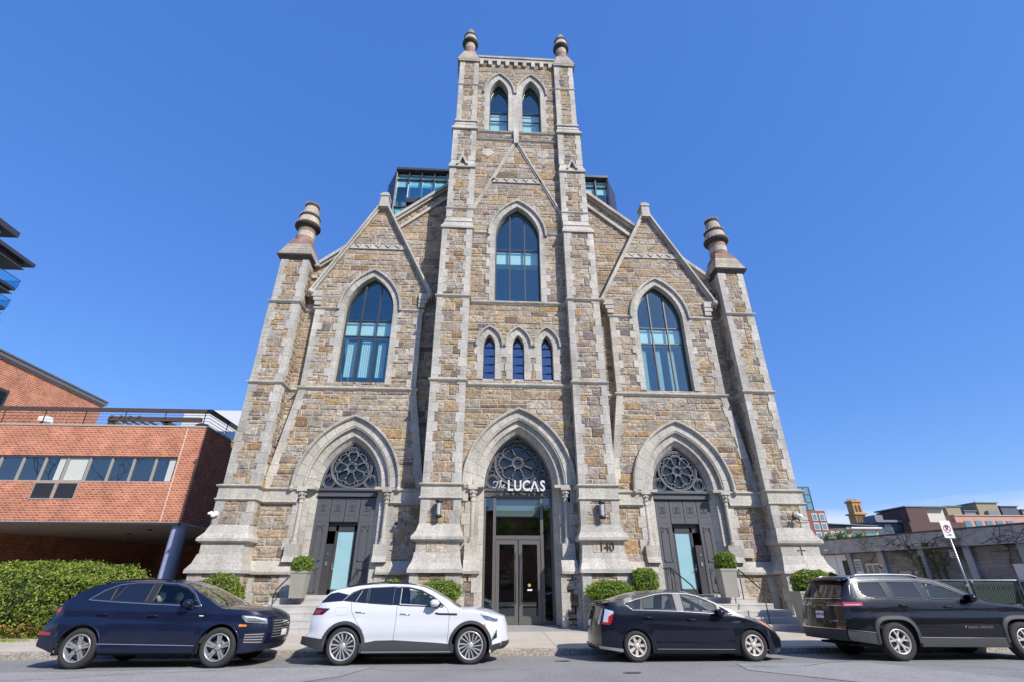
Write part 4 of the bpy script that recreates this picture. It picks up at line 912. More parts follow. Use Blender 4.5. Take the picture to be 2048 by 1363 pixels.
while x < 60:
    l_ = rnd.uniform(1.7, 2.4); dz = rnd.uniform(-.012, .008); dy = rnd.uniform(-.015, .015); c_ = gt(.85, 1.1)
    n_ = 7; vs = []
    for i in range(n_+1):
        xx = x+.006+(l_-.012)*i/n_; j = rnd.uniform(-.014, .014); q = rnd.uniform(-.012, .012); vs += [(xx, 14.50+dy+j, -.3), (xx, 14.50+dy+j, .085+dz+q), (xx, 14.525+dy+q, .10+dz), (xx, 14.66, .104+dz*.3)]
    fs = []
    for i in range(n_): fs += [(i*4+k, i*4+4+k, i*4+5+k, i*4+1+k) for k in range(3)]
    fs += [(0, 1, 2, 3), (n_*4, n_*4+1, n_*4+2, n_*4+3)]
    k_.mesh(vs, fs, 0, c_); x += l_
k_.box(-60, 60, 14.56, 14.66, -.3, .085); struct(k_.build('kerb', kerb_m))
s_ = MB()
x = -60.0; i = 0
while x < 60:
    for y0, y1 in ((14.66, 16.35), (16.35, 18.1)):
        g_ = .007; c_ = gt(.93, 1.05); s_.hexa([(x+g_, y0+g_, zwalk(y0)-.1), (x+1.55-g_, y0+g_, zwalk(y0)-.1), (x+1.55-g_, y1-g_, zwalk(y1)-.1), (x+g_, y1-g_, zwalk(y1)-.1), (x+g_, y0+g_, zwalk(y0)), (x+1.55-g_, y0+g_, zwalk(y0)), (x+1.55-g_, y1-g_, zwalk(y1)), (x+g_, y1-g_, zwalk(y1))], 0, c_)
    x += 1.55
s_.face([(-60, 14.6, zwalk(14.6)-.02), (60, 14.6, zwalk(14.6)-.02), (60, 18.1, zwalk(18.1)-.02), (-60, 18.1, zwalk(18.1)-.02)], 1)
struct(s_.build('sidewalk', [walk_m, soil_m]))
a_ = MB(); a_.hexa([(X(-2.2), 18.1, 0), (X(2.2), 18.1, 0), (X(2.2), 20.6, 0), (X(-2.2), 20.6, 0), (X(-2.2), 18.1, zwalk(18.1)+.004), (X(2.2), 18.1, zwalk(18.1)+.004), (X(2.2), 20.6, .31), (X(-2.2), 20.6, .31)]); struct(a_.build('entrance_apron', apron_m))
a_ = MB()
for x0, x1 in ((-60, X(-2.2)), (X(2.2), X(11.3))): a_.face([(x0, 18.1, .19), (x1, 18.1, .19), (x1, 21, .2), (x0, 21, .2)])
a_.face([(-60, 21, .2), (-9, 21, .2), (-9, 60, .2), (-60, 60, .2)]); struct(a_.build('planting_bed', soil_m))
a_ = MB(); a_.face([(X(11.3), 18.1, zwalk(18.1)-.004), (60, 18.1, zwalk(18.1)-.004), (60, 20.6, .3), (X(11.3), 20.6, .3)]); a_.face([(X(10.4), 20.6, .3), (60, 20.6, .3), (90, 48, .5), (X(10.4), 48, .5)]); struct(a_.build('yard_paving', mat('pale_yard_paving', (.33, .31, .28), .9, n=(12, .15), n2=(.7, .2))))
# steps
step_m = mat('step_granite', (.47, .45, .415), .85, n=(40, .1), n2=(1.2, .14), b=(50, .3, .008), attr=True)
for i, sp_ in enumerate(SIDEP):
    c = sp_[0]; e = 1 if i else -1; m_ = MB()
    for k in range(5):
        z1 = .405+.19*k; y0 = 17.85+.31*k; xi = c-e*(1.35-.05*k); xo = c+e*(3.35-.42*k) if i else c+e*(1.9-.03*k); a, b = sorted((xi, xo)); mid = a+(b-a)*rnd.uniform(.35, .65)
        for p, q in ((a, mid-.004), (mid+.004, b)): m_.box(p, q, y0, 20.0, z1-.19-.2, z1-.05, 0, gt(.9, 1)); m_.box(p, q, y0-.012, 20.0-.01*k, z1-.052, z1, 0, gt(.98, 1.08))
    m_.box(c-1.13, c+1.13, 19.62, 20.6, 1.0, 1.24, 0, gt())
    tag(m_.build('stone_steps', step_m), 'granite steps up to the %s side door%s' % (('left', ' behind the white car'), ('right', ' with wide lower treads'))[i], 'steps')
def rail(pts, posts, lb, grp='black stair handrails'):
    t = thing('handrail', (pts[0][0], pts[0][1], posts[0][2]), lb, 'handrail', grp); m_ = MB(); m_.tube(pts, .022, 8); m_.build('rail', iron_m, t)
    for x, y, z0, z1 in posts: m_ = MB(); m_.tube([(x, y, z0), (x, y, z1)], .018, 8); m_.build('post', iron_m, t)
rail([(9.15, 18.85, 2.05), (9.42, 17.98, 1.38), (9.44, 17.95, 1.2)], [(9.15, 18.85, 1.1, 2.05), (9.44, 17.95, .4, 1.3)], 'black handrail along the outer side of the right steps')
rail([(6.62, 19.4, 2.1), (6.74, 19.0, 2.1), (7.1, 18.2, 1.55), (7.15, 17.95, 1.35)], [(6.74, 19.0, 1.1, 2.1), (7.15, 17.95, .4, 1.35)], 'black handrail on the inner side of the right steps')
rail([(-6.30, 18.85, 2.0), (-6.53, 18.05, 1.42), (-6.55, 17.95, 1.2)], [(-6.30, 18.85, 1.1, 2.0), (-6.55, 17.97, .4, 1.25)], 'black handrail on the left side of the left steps')
rail([(-4.15, 19.2, 2.02), (-4.25, 18.9, 2.0), (-4.35, 18.1, 1.4)], [(-4.22, 18.95, 1.1, 2.0), (-4.35, 18.1, .5, 1.4)], 'short black handrail at the right of the left door')

# ------------------------------------------------------------------ planting
palel = leaf_mat('pale_leaf', (.20, .26, .10), (.42, .46, .22)); leafb = leaf_mat('boxwood_leaf', (.07, .15, .015), (.36, .46, .06))
leafy = leaf_mat('yew_needles', (.055, .10, .012), (.36, .43, .06))
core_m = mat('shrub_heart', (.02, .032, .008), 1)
bark_m = mat('grey_brown_bark', (.12, .095, .075), .95, n=(12, .3), b=(20, .8, .03))
def leaves(mb, pos_fn, n, size, mi=0, asp=1.6, brown=0):
    for _ in range(n):
        p, nrm = pos_fn(); d = Vector((rnd.gauss(0, 1), rnd.gauss(0, 1), rnd.gauss(0, 1))).normalized(); ax = (nrm*.9+d).normalized()
        t = ax.cross(Vector((rnd.gauss(0, 1), rnd.gauss(0, 1), rnd.gauss(0, 1)))).normalized(); b = ax.cross(t); s_ = size*rnd.uniform(.6, 1.3)
        v = rnd.random()**1.3; c_ = (v, v, v)
        m2 = mi
        if brown and p.z < brown and rnd.random() < .22: m2 = 1
        mb.face([p-t*s_*asp*.5, p-b*s_*.4+ax*s_*.12, p+t*s_*asp*.5, p+b*s_*.4+ax*s_*.12], m2, c_)
def lump(x, y, z, seed=0): 
    from mathutils import noise
    return noise.fractal(Vector((x*1.7+seed, y*1.7, z*1.7)), 1, 2, 4)
def shrub(name, c, rx, ry, rz, n, size, lb, cat, grp=None, mt=None, sq=1.0, flat=None, brown=0, amp=.2):
    c = Vector(c); mt = mt or leafb; t = thing(name, (c.x, c.y, max(c.z-rz, .2)), lb, cat, grp); mb = MB(); sd = rnd.random()*50
    def surf(th, ph):
        ct, s_t = math.cos(th), math.sin(th); d = Vector((s_t*math.cos(ph), s_t*math.sin(ph), ct))
        P = lambda v: math.copysign(abs(v)**sq, v); q = Vector((P(d.x)*rx, P(d.y)*ry, P(d.z)*rz)); k = 1+amp*lump(d.x*2, d.y*2, d.z*2, sd)
        return q*k, Vector((d.x/rx, d.y/ry, d.z/rz)).normalized()
    def pf():
        th = math.acos(rnd.uniform(-1, 1)); ph = rnd.uniform(0, math.tau); q, nr = surf(th, ph); q = q*(1-abs(rnd.gauss(0, .07))+(.05 if rnd.random() < .12 else 0)); p = c+q
        if p.z < .2: p.z = rnd.uniform(.2, .5)
        return p, nr
    leaves(mb, pf, n, size, brown=brown); mb.build('foliage', [mt, mat('dry_needles', (.42, .20, .09), .8)], t)
    m2 = MB(); m2.ball(c.x, c.y, c.z, .82, 0, n=16, sx=rx, sy=ry, sz=rz); m2.build('shade_core', core_m, t)  # solid ellipsoid core, its near-black colour stands for the shade inside the foliage
    return t
shrub('yew_hedge', (-13.35, 18.15, 1.12), 2.75, 1.45, 1.10, 42000, .055, 'broad clipped yew bush in front of the brick building', 'hedge', mt=leafy, sq=.74, brown=.62, amp=.13)
shrub('yew_bush', (-8.15, 17.75, 1.1), .78, .55, .78, 7000, .045, 'low green bush between the blue car and church corner', 'bush', mt=leafy, amp=.1)
gr_ = MB()
for _ in range(900):
    x, y = rnd.choice([(-13.6, 16.55), (-12.9, 16.5), (-14.6, 16.6)]); x += rnd.gauss(0, .3); y += rnd.gauss(0, .12); z = zwalk(y); a = rnd.uniform(0, 6.28); h = rnd.uniform(.03, .1); v = rnd.random()
    gr_.face([(x, y, z), (x+.012*math.cos(a), y+.012*math.sin(a), z), (x+rnd.gauss(0, .03), y+rnd.gauss(0, .03), z+h)], 0, (v, v, v))
o_ = gr_.build('grass_tufts', leafb); o_['kind'] = 'stuff'; tag(o_, 'sparse grass and weeds growing at the sidewalk edge', 'grass')
plant_m = mat('taupe_planter', (.30, .28, .235), .55, n=(2, .08)); 
def planter(x, y, z, wb, wt, h, lb, d=1.0):
    t = thing('planter', (x, y, z), lb, 'planter', 'taupe tapered planters'); m_ = MB(); a, b = wb/2, wt/2
    m_.frust((x-a, x+a, y-a*d, y+a*d), z, (x-b, x+b, y-b*d, y+b*d), z+h); m_.build('pot', plant_m, t); m_ = MB()
    q = b+.015
    m_.box(x-q, x+q, y-q*d, y-b*d+.03, z+h-.05, z+h+.02); m_.box(x-q, x+q, y+b*d-.03, y+q*d, z+h-.05, z+h+.02); m_.box(x-q, x-b+.03, y-b*d+.03, y+b*d-.03, z+h-.05, z+h+.02); m_.box(x+b-.03, x+q, y-b*d+.03, y+b*d-.03, z+h-.05, z+h+.02); m_.build('rim', plant_m, t)
    m_ = MB(); m_.box(x-b+.03, x+b-.03, y-b*d+.03, y+b*d-.03, z+h-.06, z+h-.01); m_.build('soil', soil_m, t)
planter(-6.08, 18.8, 1.17, .42, .52, .80, 'tall taupe planter on the steps left of the left door')
shrub('boxwood_ball', (-6.08, 18.8, 2.17), .35, .34, .27, 3200, .035, 'round boxwood in the planter by the left door', 'shrub', 'boxwoods in planters', sq=.85)
planter(8.64, 18.8, 1.17, .44, .56, .88, 'tall taupe planter on the steps right of the right door')
shrub('boxwood_ball', (8.70, 18.8, 2.32), .35, .34, .31, 3400, .035, 'round boxwood in the planter by the right door', 'shrub', 'boxwoods in planters', sq=.85)
planter(10.45, 17.3, .2, .50, .66, 1.15, 'large taupe planter at the far right church corner')
shrub('boxwood_ball', (10.80, 17.3, 1.60), .68, .55, .40, 8000, .038, 'wide boxwood spilling over the far right planter', 'shrub', 'boxwoods in planters', amp=.2)
planter(-1.25, 17.9, .2, .9, 1.0, .75, 'taupe planter box behind the hood of the white car', .5)
shrub('boxwood_ball', (-1.28, 17.9, 1.38), .66, .4, .33, 5200, .036, 'two-lobed boxwood above the white car hood', 'shrub', 'boxwoods in planters', amp=.3)
planter(-2.85, 18.0, .2, .6, .7, .98, 'taupe planter hidden behind the white car roof', .6)
shrub('boxwood_ball', (-2.85, 18.0, 1.48), .35, .3, .24, 2400, .036, 'small boxwood just above the white car roof', 'shrub', 'boxwoods in planters')
planter(4.2, 17.9, .2, 1.1, 1.24, .80, 'long taupe planter behind the back of the black hatchback', .4)
shrub('boxwood_ball', (4.22, 17.9, 1.36), .76, .42, .33, 6200, .036, 'long low boxwood behind the hatchback, below number 140', 'shrub', 'boxwoods in planters', amp=.3)
planter(5.55, 18.2, .2, .6, .72, 1.12, 'taupe planter behind the roof of the black hatchback', .7)
shrub('boxwood_ball', (5.52, 18.2, 1.68), .44, .36, .38, 4600, .036, 'squarish upright boxwood left of the right steps', 'shrub', 'boxwoods in planters', sq=.75)
# ------------------------------------------------------------------ cars
def paint(name, c, flake=.0, metal=0, rough=.32, dust=.1, coat=.8):
    return mat(name, c, rough, metal, spec=.2, n2=(2.5, dust), coat=coat, n=(300, flake) if flake else None)
tyre_m = mat('tyre_rubber', (.028, .028, .028), .85, n=(60, .25), b=(90, .3, .004)); rimb_m = mat('rim_black', (.022, .022, .024), .35, metal=.5)
silver2_m = None; chrome_m = mat('chrome_trim', (.68, .69, .70), .16, metal=1); darktrim_m = mat('dark_trim', (.02, .02, .022), .45); clad_m = mat('grey_cladding', (.034, .036, .040), .65, n=(90, .15))
under_m = mat('underbody', (.012, .012, .012), .9); seam_m = mat('panel_gap', (.006, .006, .007), .9)
red_m = mat('red_lens', (.42, .01, .015), .12, coat=1); amber_m = mat('amber_lens', (.75, .22, .01), .2, coat=1); lens_m = mat('headlight_lens', (.34, .37, .41), .1, metal=.5, coat=1); clearlens_m = mat('clear_lens', (.62, .60, .62), .15, metal=.2, coat=1)
plate_m = mat('licence_plate', (.80, .80, .80), .5); platered_m = mat('plate_red', (.55, .02, .03), .5); silver_m = mat('alloy_silver', (.50, .50, .51), .32, metal=.45, n=(30, .08))
beige_m = mat('beige_leather', (.55, .47, .36), .7); greyseat_m = mat('grey_seat', (.30, .29, .27), .8); darkcab_m = mat('dark_cabin', (.035, .034, .033), .85)
clear_glass = glass('clear_car_glass', (.74, .84, .80), .05, (1, 1, 1)); tint_glass = glass('privacy_glass', refl=.09, gloss=(1, 1, 1), opaque=(.008, .009, .012))
mid_glass = glass('lightly_tinted_car_glass', (.52, .60, .60), .07)
def interp(P, x):
    if x <= P[0][0]: return P[0][1]
    for a, b in zip(P, P[1:]):
        if x <= b[0]: t = (x-a[0])/(b[0]-a[0]+1e-9); return a[1]+(b[1]-a[1])*t
    return P[-1][1]
def smoothP(P, n=8):
    """Catmull-Rom through the points, kept monotone in x"""
    out = []
    for i in range(len(P)-1):
        p0, p1, p2, p3 = P[max(i-1, 0)], P[i], P[i+1], P[min(i+2, len(P)-1)]
        for k in range(n):
            t = k/n; x = p1[0]+(p2[0]-p1[0])*t
            m1 = (p2[1]-p0[1])/(p2[0]-p0[0]+1e-9)*(p2[0]-p1[0]); m2 = (p3[1]-p1[1])/(p3[0]-p1[0]+1e-9)*(p2[0]-p1[0])
            h = (2*t**3-3*t*t+1)*p1[1]+(t**3-2*t*t+t)*m1+(-2*t**3+3*t*t)*p2[1]+(t**3-t*t)*m2; out.append((x, h))
    return out+[P[-1]]
class Car:
    def __init__(s, C, root): s.C = C; s.root = root; s.top = smoothP(C['top']); s.belt = C['belt']; s.hw = C['hw']; s.x0 = C['top'][0][0]; s.x1 = C['top'][-1][0]
    def zt(s, x): return interp(s.top, x)
    def zb(s, x):
        C = s.C; z = interp(C['bottom'], x)
        for xw in (0, C['wb']):
            d = abs(x-xw); R_ = C['ra']
            if d < R_: 
                q = C.get('arch_sq', 2.0); z = max(z, C['rw']+.0+R_*(1-(d/R_)**q)**(1/q))
        return min(z, s.zt(x)-.03)
    def X(s, x, z):
        """push the ends of the body in or out with height"""
        C = s.C; a = -C['ra']-.05; b = C['wb']+C['ra']+.05
        if x < a: t = (a-x)/(a-s.x0); x += t*(interp(C['rear'], z)-s.x0)*t
        if x > b: t = (x-b)/(s.x1-b); x += t*t*(interp(C['front'], z)-s.x1)
        return x
    def W(s, x, z):
        C = s.C; zbel = interp(s.belt, x); hw = s.hw
        w_ = hw-.02*(max(0, (.62-z))/.4)**2-.05*(max(0, z-.78)/.35)**1.6 if z <= zbel else hw-.05*(max(0, zbel-.78)/.35)**1.6-(z-zbel)*C['tum']-(z-zbel)**2*.12
        if z < zbel:
            cz = C['crease'](x); w_ += .012*math.exp(-((z-cz)/.03)**2) if 0 else 0
            w_ -= .014*max(0, 1-abs(z-(cz-.13))/.13)*C.get('hollow', .6)
            w_ -= C.get('door_in', .012)*max(0, 1-abs(z-.46)/.16)*(1 if .42 < x < C['wb']-.42 else 0)
        # fender swell round the wheels
        for xw in (0, C['wb']):
            d = math.hypot(x-xw, z-C['rw']); 
            if d < C['ra']+.16: w_ += C.get('swell', .012)*(1-max(0, d-C['ra'])/.16)
        kr, kf = C['plan']
        sr = -.35; sf = C['wb']+.30
        if x < sr: w_ *= 1-kr*((sr-x)/(sr-s.x0))**2.4
        if x > sf: w_ *= 1-kf*((x-sf)/(s.x1-sf))**2.4
        return w_
    def pt(s, x, z, e, off=0): return (s.X(x, z), e*(s.W(x, z)+off), z)
    def cap(s, end, y, z, off=0):
        """point on the front (1) or rear (-1) face"""
        x = s.x1 if end > 0 else s.x0; w_ = s.W(x, z); bul = s.C['bulge'][1 if end > 0 else 0]
        k = max(0, 1-(abs(y)/w_)**2.2); return (s.X(x, z)+end*(bul*k+off), y, z)
    def roofpt(s, x, y, off=0):
        z = s.zt(x); w_ = s.W(x, z); k = max(0, 1-(abs(y)/w_)**2.3); ends = min(1, (x-s.x0)/.25, (s.x1-x)/.25); xx = s.X(x, z)
        bul = s.C['bulge'][1 if x > 1 else 0]; xx += (1 if x > 1 else -1)*bul*k*max(0, 1-min((x-s.x0), (s.x1-x))/.5)
        return (xx, y, z+s.C['crown']*k*(.35+.65*max(0, ends))+off)
    def body(s, pm, wins, ws, rg, mats):
        C = s.C; xs = []; x = s.x0
        while x < s.x1:
            xs.append(x); near = min(abs(abs(x-xw)-C['ra']) for xw in (0, C['wb'])); x += .012 if near < .07 else .028
        xs.append(s.x1)
        for q in ws+rg:
            i = min(range(len(xs)), key=lambda j: abs(xs[j]-q)); xs[i] = q
        nl, nu = 18, 12; mb = MB(); under = MB()
        def col(x, e):
            b, t = s.zb(x), s.zt(x); bl = interp(s.belt, x); bl = min(bl, t-.012); bl = max(bl, b+.01); r = []
            for i in range(nl+1): z = b+(bl-b)*i/nl; r.append((x, z))
            for i in range(1, nu+1): z = bl+(t-bl)*i/nu; r.append((x, z))
            return r
        for e in (-1, 1):
            cols = [col(x, e) for x in xs]; vs = [s.pt(x, z, e) for c in cols for x, z in c]; m_ = nl+nu+1; fs = []
            for i in range(len(xs)-1):
                for j in range(m_-1):
                    cx_ = (cols[i][j][0]+cols[i+1][j][0])/2; cz_ = (cols[i][j][1]+cols[i+1][j+1][1])/2
                    if any(wi[0][0][0]+.02 < cx_ < wi[0][-1][0]-.02 and interp(wi[1], cx_)+.015 < cz_ < interp(wi[0], cx_)-.015 for wi in wins): continue
                    f = (i*m_+j, (i+1)*m_+j, (i+1)*m_+j+1, i*m_+j+1); fs.append(f if e < 0 else f[::-1])
            mb.mesh(vs, fs, 0, (1, 1, 1), True)
            if e < 0:     # inner skins of the arches
                pass
        # top skin
        ny = 16; glassf = MB(); rearf = MB(); rows = []
        for x in xs: w_ = s.W(x, s.zt(x)); rows.append([s.roofpt(x, w_*(-1+2*j/ny)) for j in range(ny+1)])
        vs = [p for r in rows for p in r]; fs = []
        def quad(i, j): a = i*(ny+1)+j; return (a, a+ny+1, a+ny+2, a+1)
        fr = C.get('ws_in', 1)
        for i in range(len(xs)-1):
            xm = (xs[i]+xs[i+1])/2
            for j in range(ny):
                f = quad(i, j)[::-1]; inner = fr <= j < ny-fr
                if ws[0] < xm < ws[1] and inner: glassf.mesh([vs[k] for k in f], [(0, 1, 2, 3)], 0, (1, 1, 1), True)
                elif rg and rg[0] < xm < rg[1] and inner: rearf.mesh([vs[k] for k in f], [(0, 1, 2, 3)], 0, (1, 1, 1), True)
                else: fs.append(f)
        mb.mesh(vs, fs, 0, (1, 1, 1), True)
        # end faces
        for end in (-1, 1):
            x = s.x1 if end > 0 else s.x0; b, t = s.zb(x), s.zt(x); nz_ = 14; vs = []
            for i in range(nz_+1):
                z = b+(t-b)*i/nz_; w_ = s.W(x, z)
                for j in range(ny+1):
                    p = s.cap(end, w_*(-1+2*j/ny), z)
                    if i == nz_: p = s.roofpt(x, w_*(-1+2*j/ny))
                    elif i > nz_-4: q = s.roofpt(x, w_*(-1+2*j/ny))[2]-t; p = (p[0], p[1], p[2]+q*((i-nz_+4)/4)**2)
                    vs.append(p)
            fs = []
            for i in range(nz_):
                for j in range(ny): a = i*(ny+1)+j; f = (a, a+1, a+ny+2, a+ny+1); fs.append(f if end < 0 else f[::-1])
            mb.mesh(vs, fs, 0, (1, 1, 1), True)
        # merge the borders so the shading runs on smoothly
        o = mb.build('body', pm, s.root, local=True); bm = bmesh.new(); bm.from_mesh(o.data); bmesh.ops.remove_doubles(bm, verts=bm.verts, dist=.0015); bm.to_mesh(o.data); bm.free()
        s.bodyo = o
        for p_ in o.data.polygons: p_.use_smooth = True
        o.data.set_sharp_from_angle(angle=D2R(38))
        if glassf.f: glassf.build('windshield', mats['ws'], s.root, local=True)
        if rearf.f: rearf.build('rear_window', mats['rg'], s.root, local=True)
        # floor and wheel housings
        u = MB(); zf = C['floor']
        u.box(s.x0+.25, -C['ra']-.02, -s.hw+.12, s.hw-.12, zf, zf+.05); u.box(C['ra']+.02, C['wb']-C['ra']-.02, -s.hw+.07, s.hw-.07, zf, zf+.05); u.box(C['wb']+C['ra']+.02, s.x1-.25, -s.hw+.12, s.hw-.12, zf, zf+.05); u.box(-C['ra']-.02, C['wb']+C['ra']+.02, -s.hw+.38, s.hw-.38, zf, zf+.3)
        for xw in (0, C['wb']):
            for e in (-1, 1):
                n_ = 20; vs = []
                for i in range(n_+1):
                    a = math.pi*(-.08+1.16*i/n_); R_ = C['ra']+.004
                    for yy in (s.hw-.015, s.hw-.36): vs.append((xw+R_*math.cos(a), e*yy, C['rw']+R_*math.sin(a)))
                u.mesh(vs, [(2*i, 2*i+1, 2*i+3, 2*i+2) for i in range(n_)]); u.face([vs[2*i+1] for i in range(n_+1)])
        u.build('underbody', under_m, s.root, local=True)
    def side(s, poly_t, poly_b, off, name, m_, th=0, ends=(-1, 1), step=.03, parent=None):
        """patch lying on the side skin between an upper and a lower line"""
        x0, x1 = max(poly_t[0][0], poly_b[0][0]), min(poly_t[-1][0], poly_b[-1][0]); n = max(2, int((x1-x0)/step)); out = []
        for e in ends:
            mb = MB(); rows = 5; vs = []
            for i in range(n+1):
                x = x0+(x1-x0)*i/n; zt, zb = interp(poly_t, x), interp(poly_b, x)
                for j in range(rows): z = zb+(zt-zb)*j/(rows-1); vs.append(s.pt(x, z, e, off))
            fs = []
            for i in range(n):
                for j in range(rows-1): a = i*rows+j; f = (a, a+rows, a+rows+1, a+1); fs.append(f if e < 0 else f[::-1])
            mb.mesh(vs, fs, 0, (1, 1, 1), True)
            if th:     # give the rim of the patch a depth
                rim = [i*rows for i in range(n+1)]+[n*rows+j for j in range(1, rows)]+[i*rows+rows-1 for i in range(n-1, -1, -1)]+[j for j in range(rows-2, 0, -1)]
                for a, b in zip(rim, rim[1:]+rim[:1]):
                    p, q = vs[a], vs[b]; mb.face([p, (p[0], p[1]-e*(off+.01), p[2]), (q[0], q[1]-e*(off+.01), q[2]), q])
            out.append(mb.build(name, m_, parent or s.root, local=True))
        return out
    def line(s, pts, wd, off, name, m_, ends=(-1, 1), closed=False, parent=None, dens=.04):
        for e in ends:
            P = []
            seq = pts+[pts[0]] if closed else pts
            for a, b in zip(seq, seq[1:]):
                k = max(1, int(math.hypot(b[0]-a[0], b[1]-a[1])/dens)); P += [(a[0]+(b[0]-a[0])*i/k, a[1]+(b[1]-a[1])*i/k) for i in range(k)]
            if not closed: P.append(seq[-1])
            mb = MB(); q = [s.pt(x, z, e, off) for x, z in P]; mb.tube(q, wd, 6, closed=closed); mb.build(name, m_, parent or s.root, local=True)
    def ribbon(s, pts, wd, off, name, m_, ends=(-1, 1), parent=None):
        for e in ends:
            mb = MB(); P = []
            for a, b in zip(pts, pts[1:]):
                k = max(1, int(math.hypot(b[0]-a[0], b[1]-a[1])/.05)); P += [(a[0]+(b[0]-a[0])*i/k, a[1]+(b[1]-a[1])*i/k) for i in range(k)]
            P.append(pts[-1]); vs = []
            for i, (x, z) in enumerate(P):
                a, b = P[max(0, i-1)], P[min(len(P)-1, i+1)]; l = math.hypot(b[0]-a[0], b[1]-a[1])+1e-9; nx, nz_ = -(b[1]-a[1])/l*wd/2, (b[0]-a[0])/l*wd/2
                vs += [s.pt(x-nx, z-nz_, e, off), s.pt(x+nx, z+nz_, e, off)]
            mb.mesh(vs, [(2*i, 2*i+2, 2*i+3, 2*i+1) for i in range(len(P)-1)], 0, (1, 1, 1), True); o = mb.build(name, m_, parent or s.root, local=True)
        return o
    def cappatch(s, end, y0, y1, zb, zt, off, name, m_, nY=10, nZ=4, parent=None, slant=0):
        mb = MB(); vs = []
        for i in range(nZ+1):
            z = zb+(zt-zb)*i/nZ; w_ = s.W(s.x1 if end > 0 else s.x0, z)-.004
            for j in range(nY+1):
                y = (y0+slant*(i/nZ))+((y1-slant*(i/nZ))-(y0+slant*(i/nZ)))*j/nY; y = max(-w_, min(w_, y)); vs.append(s.cap(end, y, z, off))
        fs = []
        for i in range(nZ):
            for j in range(nY): a = i*(nY+1)+j; f = (a, a+1, a+nY+2, a+nY+1); fs.append(f if end < 0 else f[::-1])
        mb.mesh(vs, fs, 0, (1, 1, 1), True); return mb.build(name, m_, parent or s.root, local=True)
    def window(s, wi, gm, fm, ends=(-1, 1)):
        """pane set in a dark surround"""
        top, bot = wi; P = [(x, z) for x, z in bot]+[(x, z) for x, z in top[::-1]]
        for pane in s.side(top, bot, .003 if gm is tint_glass else -.004, 'side_window', gm, ends=ends):
            pass
        s.line(P, .014, 0.0, 'window_seal', fm, ends=ends, closed=True)
    def wheels(s, style, rimr, tw, rmats):
        C = s.C; R_ = C['rw']; rm_ = rmats
        for xw in (0, C['wb']):
            for e in (-1, 1):
                t0 = bpy.data.objects.new('wheel', None); y0 = e*(s.hw-tw/2-.012)
                hb = MB(); hb.lathe([(0, -.05), (.16, -.05), (.16, .03), (.06, .035), (0, .036)], 0, 0, 24, 0, axis='y'); hb.v = [(x, y*e, z) for x, y, z in hb.v]
                bpy.data.objects.remove(t0); wh = hb.build('wheel', mat('brake_disc', (.12, .11, .1), .5, metal=.6), s.root, local=True); wh.location = (xw, y0, R_)
                m_ = MB(); h = tw/2; r = rimr+.012
                prof = [(r, -h+.02), (r+.02, -h+.004), (R_*.5+r*.5, -h-.006), (R_-.03, -h+.006), (R_-.008, -h+.03), (R_, -h+.055), (R_, h-.055), (R_-.008, h-.03), (R_-.03, h-.006), (r+.02, h-.004), (r, h-.02)]
                m_.lathe(prof, 0, 0, 56, 0, axis='y', cap=False); m_.build('tyre', tyre_m, wh, local=True)
                m_ = MB(); m_.lathe([(rimr+.014, h-.02), (rimr+.014, h-.005), (rimr-.006, h-.002), (rimr-.016, h-.02), (rimr-.02, h-.06), (rimr-.03, -h+.03)], 0, 0, 56, 0, axis='y', cap=False)
                fy = h-.022
                def spoke(a0, a1, r0, r1, w0, w1, y0_=0, y1_=0, mi=0, th=.03):
                    p0 = Vector((math.cos(a0)*r0, 0, math.sin(a0)*r0)); p1 = Vector((math.cos(a1)*r1, 0, math.sin(a1)*r1)); d = (p1-p0).normalized(); n_ = Vector((-d.z, 0, d.x))
                    A, B, Cc, Dd = p0-n_*w0, p0+n_*w0, p1+n_*w1, p1-n_*w1; f = lambda p, yy: (p.x, yy, p.z)
                    m_.hexa([f(A, fy-th+y0_), f(B, fy-th+y0_), f(Cc, fy-th+y1_), f(Dd, fy-th+y1_), f(A, fy+y0_), f(B, fy+y0_), f(Cc, fy+y1_), f(Dd, fy+y1_)], mi)
                if style == 'five_twin':
                    for k in range(5):
                        a = k*math.tau/5+.3
                        for q in (-1, 1): spoke(a+q*.26, a+q*.13, .055, rimr, .017, .021, -.02, 0); spoke(a+q*.26, a+q*.26, .05, .12, .02, .016, -.02, -.012)
                elif style == 'turbine':
                    for k in range(5):
                        a = k*math.tau/5+.2
                        for dq, r0, w_ in ((0, .05, .014), (.38, .07, .013), (.78, .06, .011)): spoke(a+dq, a+dq+.30, r0, rimr, w_*.55, w_*1.15, -.008, 0)
                    m_.lathe([(0, fy-.03), (.9*rimr, fy-.03), (rimr, fy-.025)], 0, 0, 40, 1, axis='y')
                elif style == 'six_spoke':
                    for k in range(7):
                        a = k*math.tau/7+.1; spoke(a, a, .06, rimr, .024, .034, -.012, 0)
                    m_.lathe([(0, fy-.055), (.9*rimr, fy-.06)], 0, 0, 30, 2, axis='y')
                else:
                    for k in range(5):
                        a = k*math.tau/5+.35; spoke(a, a, .05, .13, .026, .024, -.015, -.006)
                        for q in (-1, 1): spoke(a+q*.06, a+q*.27, .115, rimr, .018, .017, -.006, 0)
                m_.lathe([(0, fy+.006), (.045, fy+.004), (.06, fy-.005), (.075, fy-.03)], 0, 0, 24, 0, axis='y')
                for k in range(5): a = k*math.tau/5+.6; m_.lathe([(.0, fy-.002), (.011, fy-.002), (.011, fy-.02)], math.cos(a)*.058, 0, 8, 1, axis='y', cz=math.sin(a)*.058)
                m_.v = [(x, y*e, z) for x, y, z in m_.v]; m_.build('rim', rm_, wh, local=True)
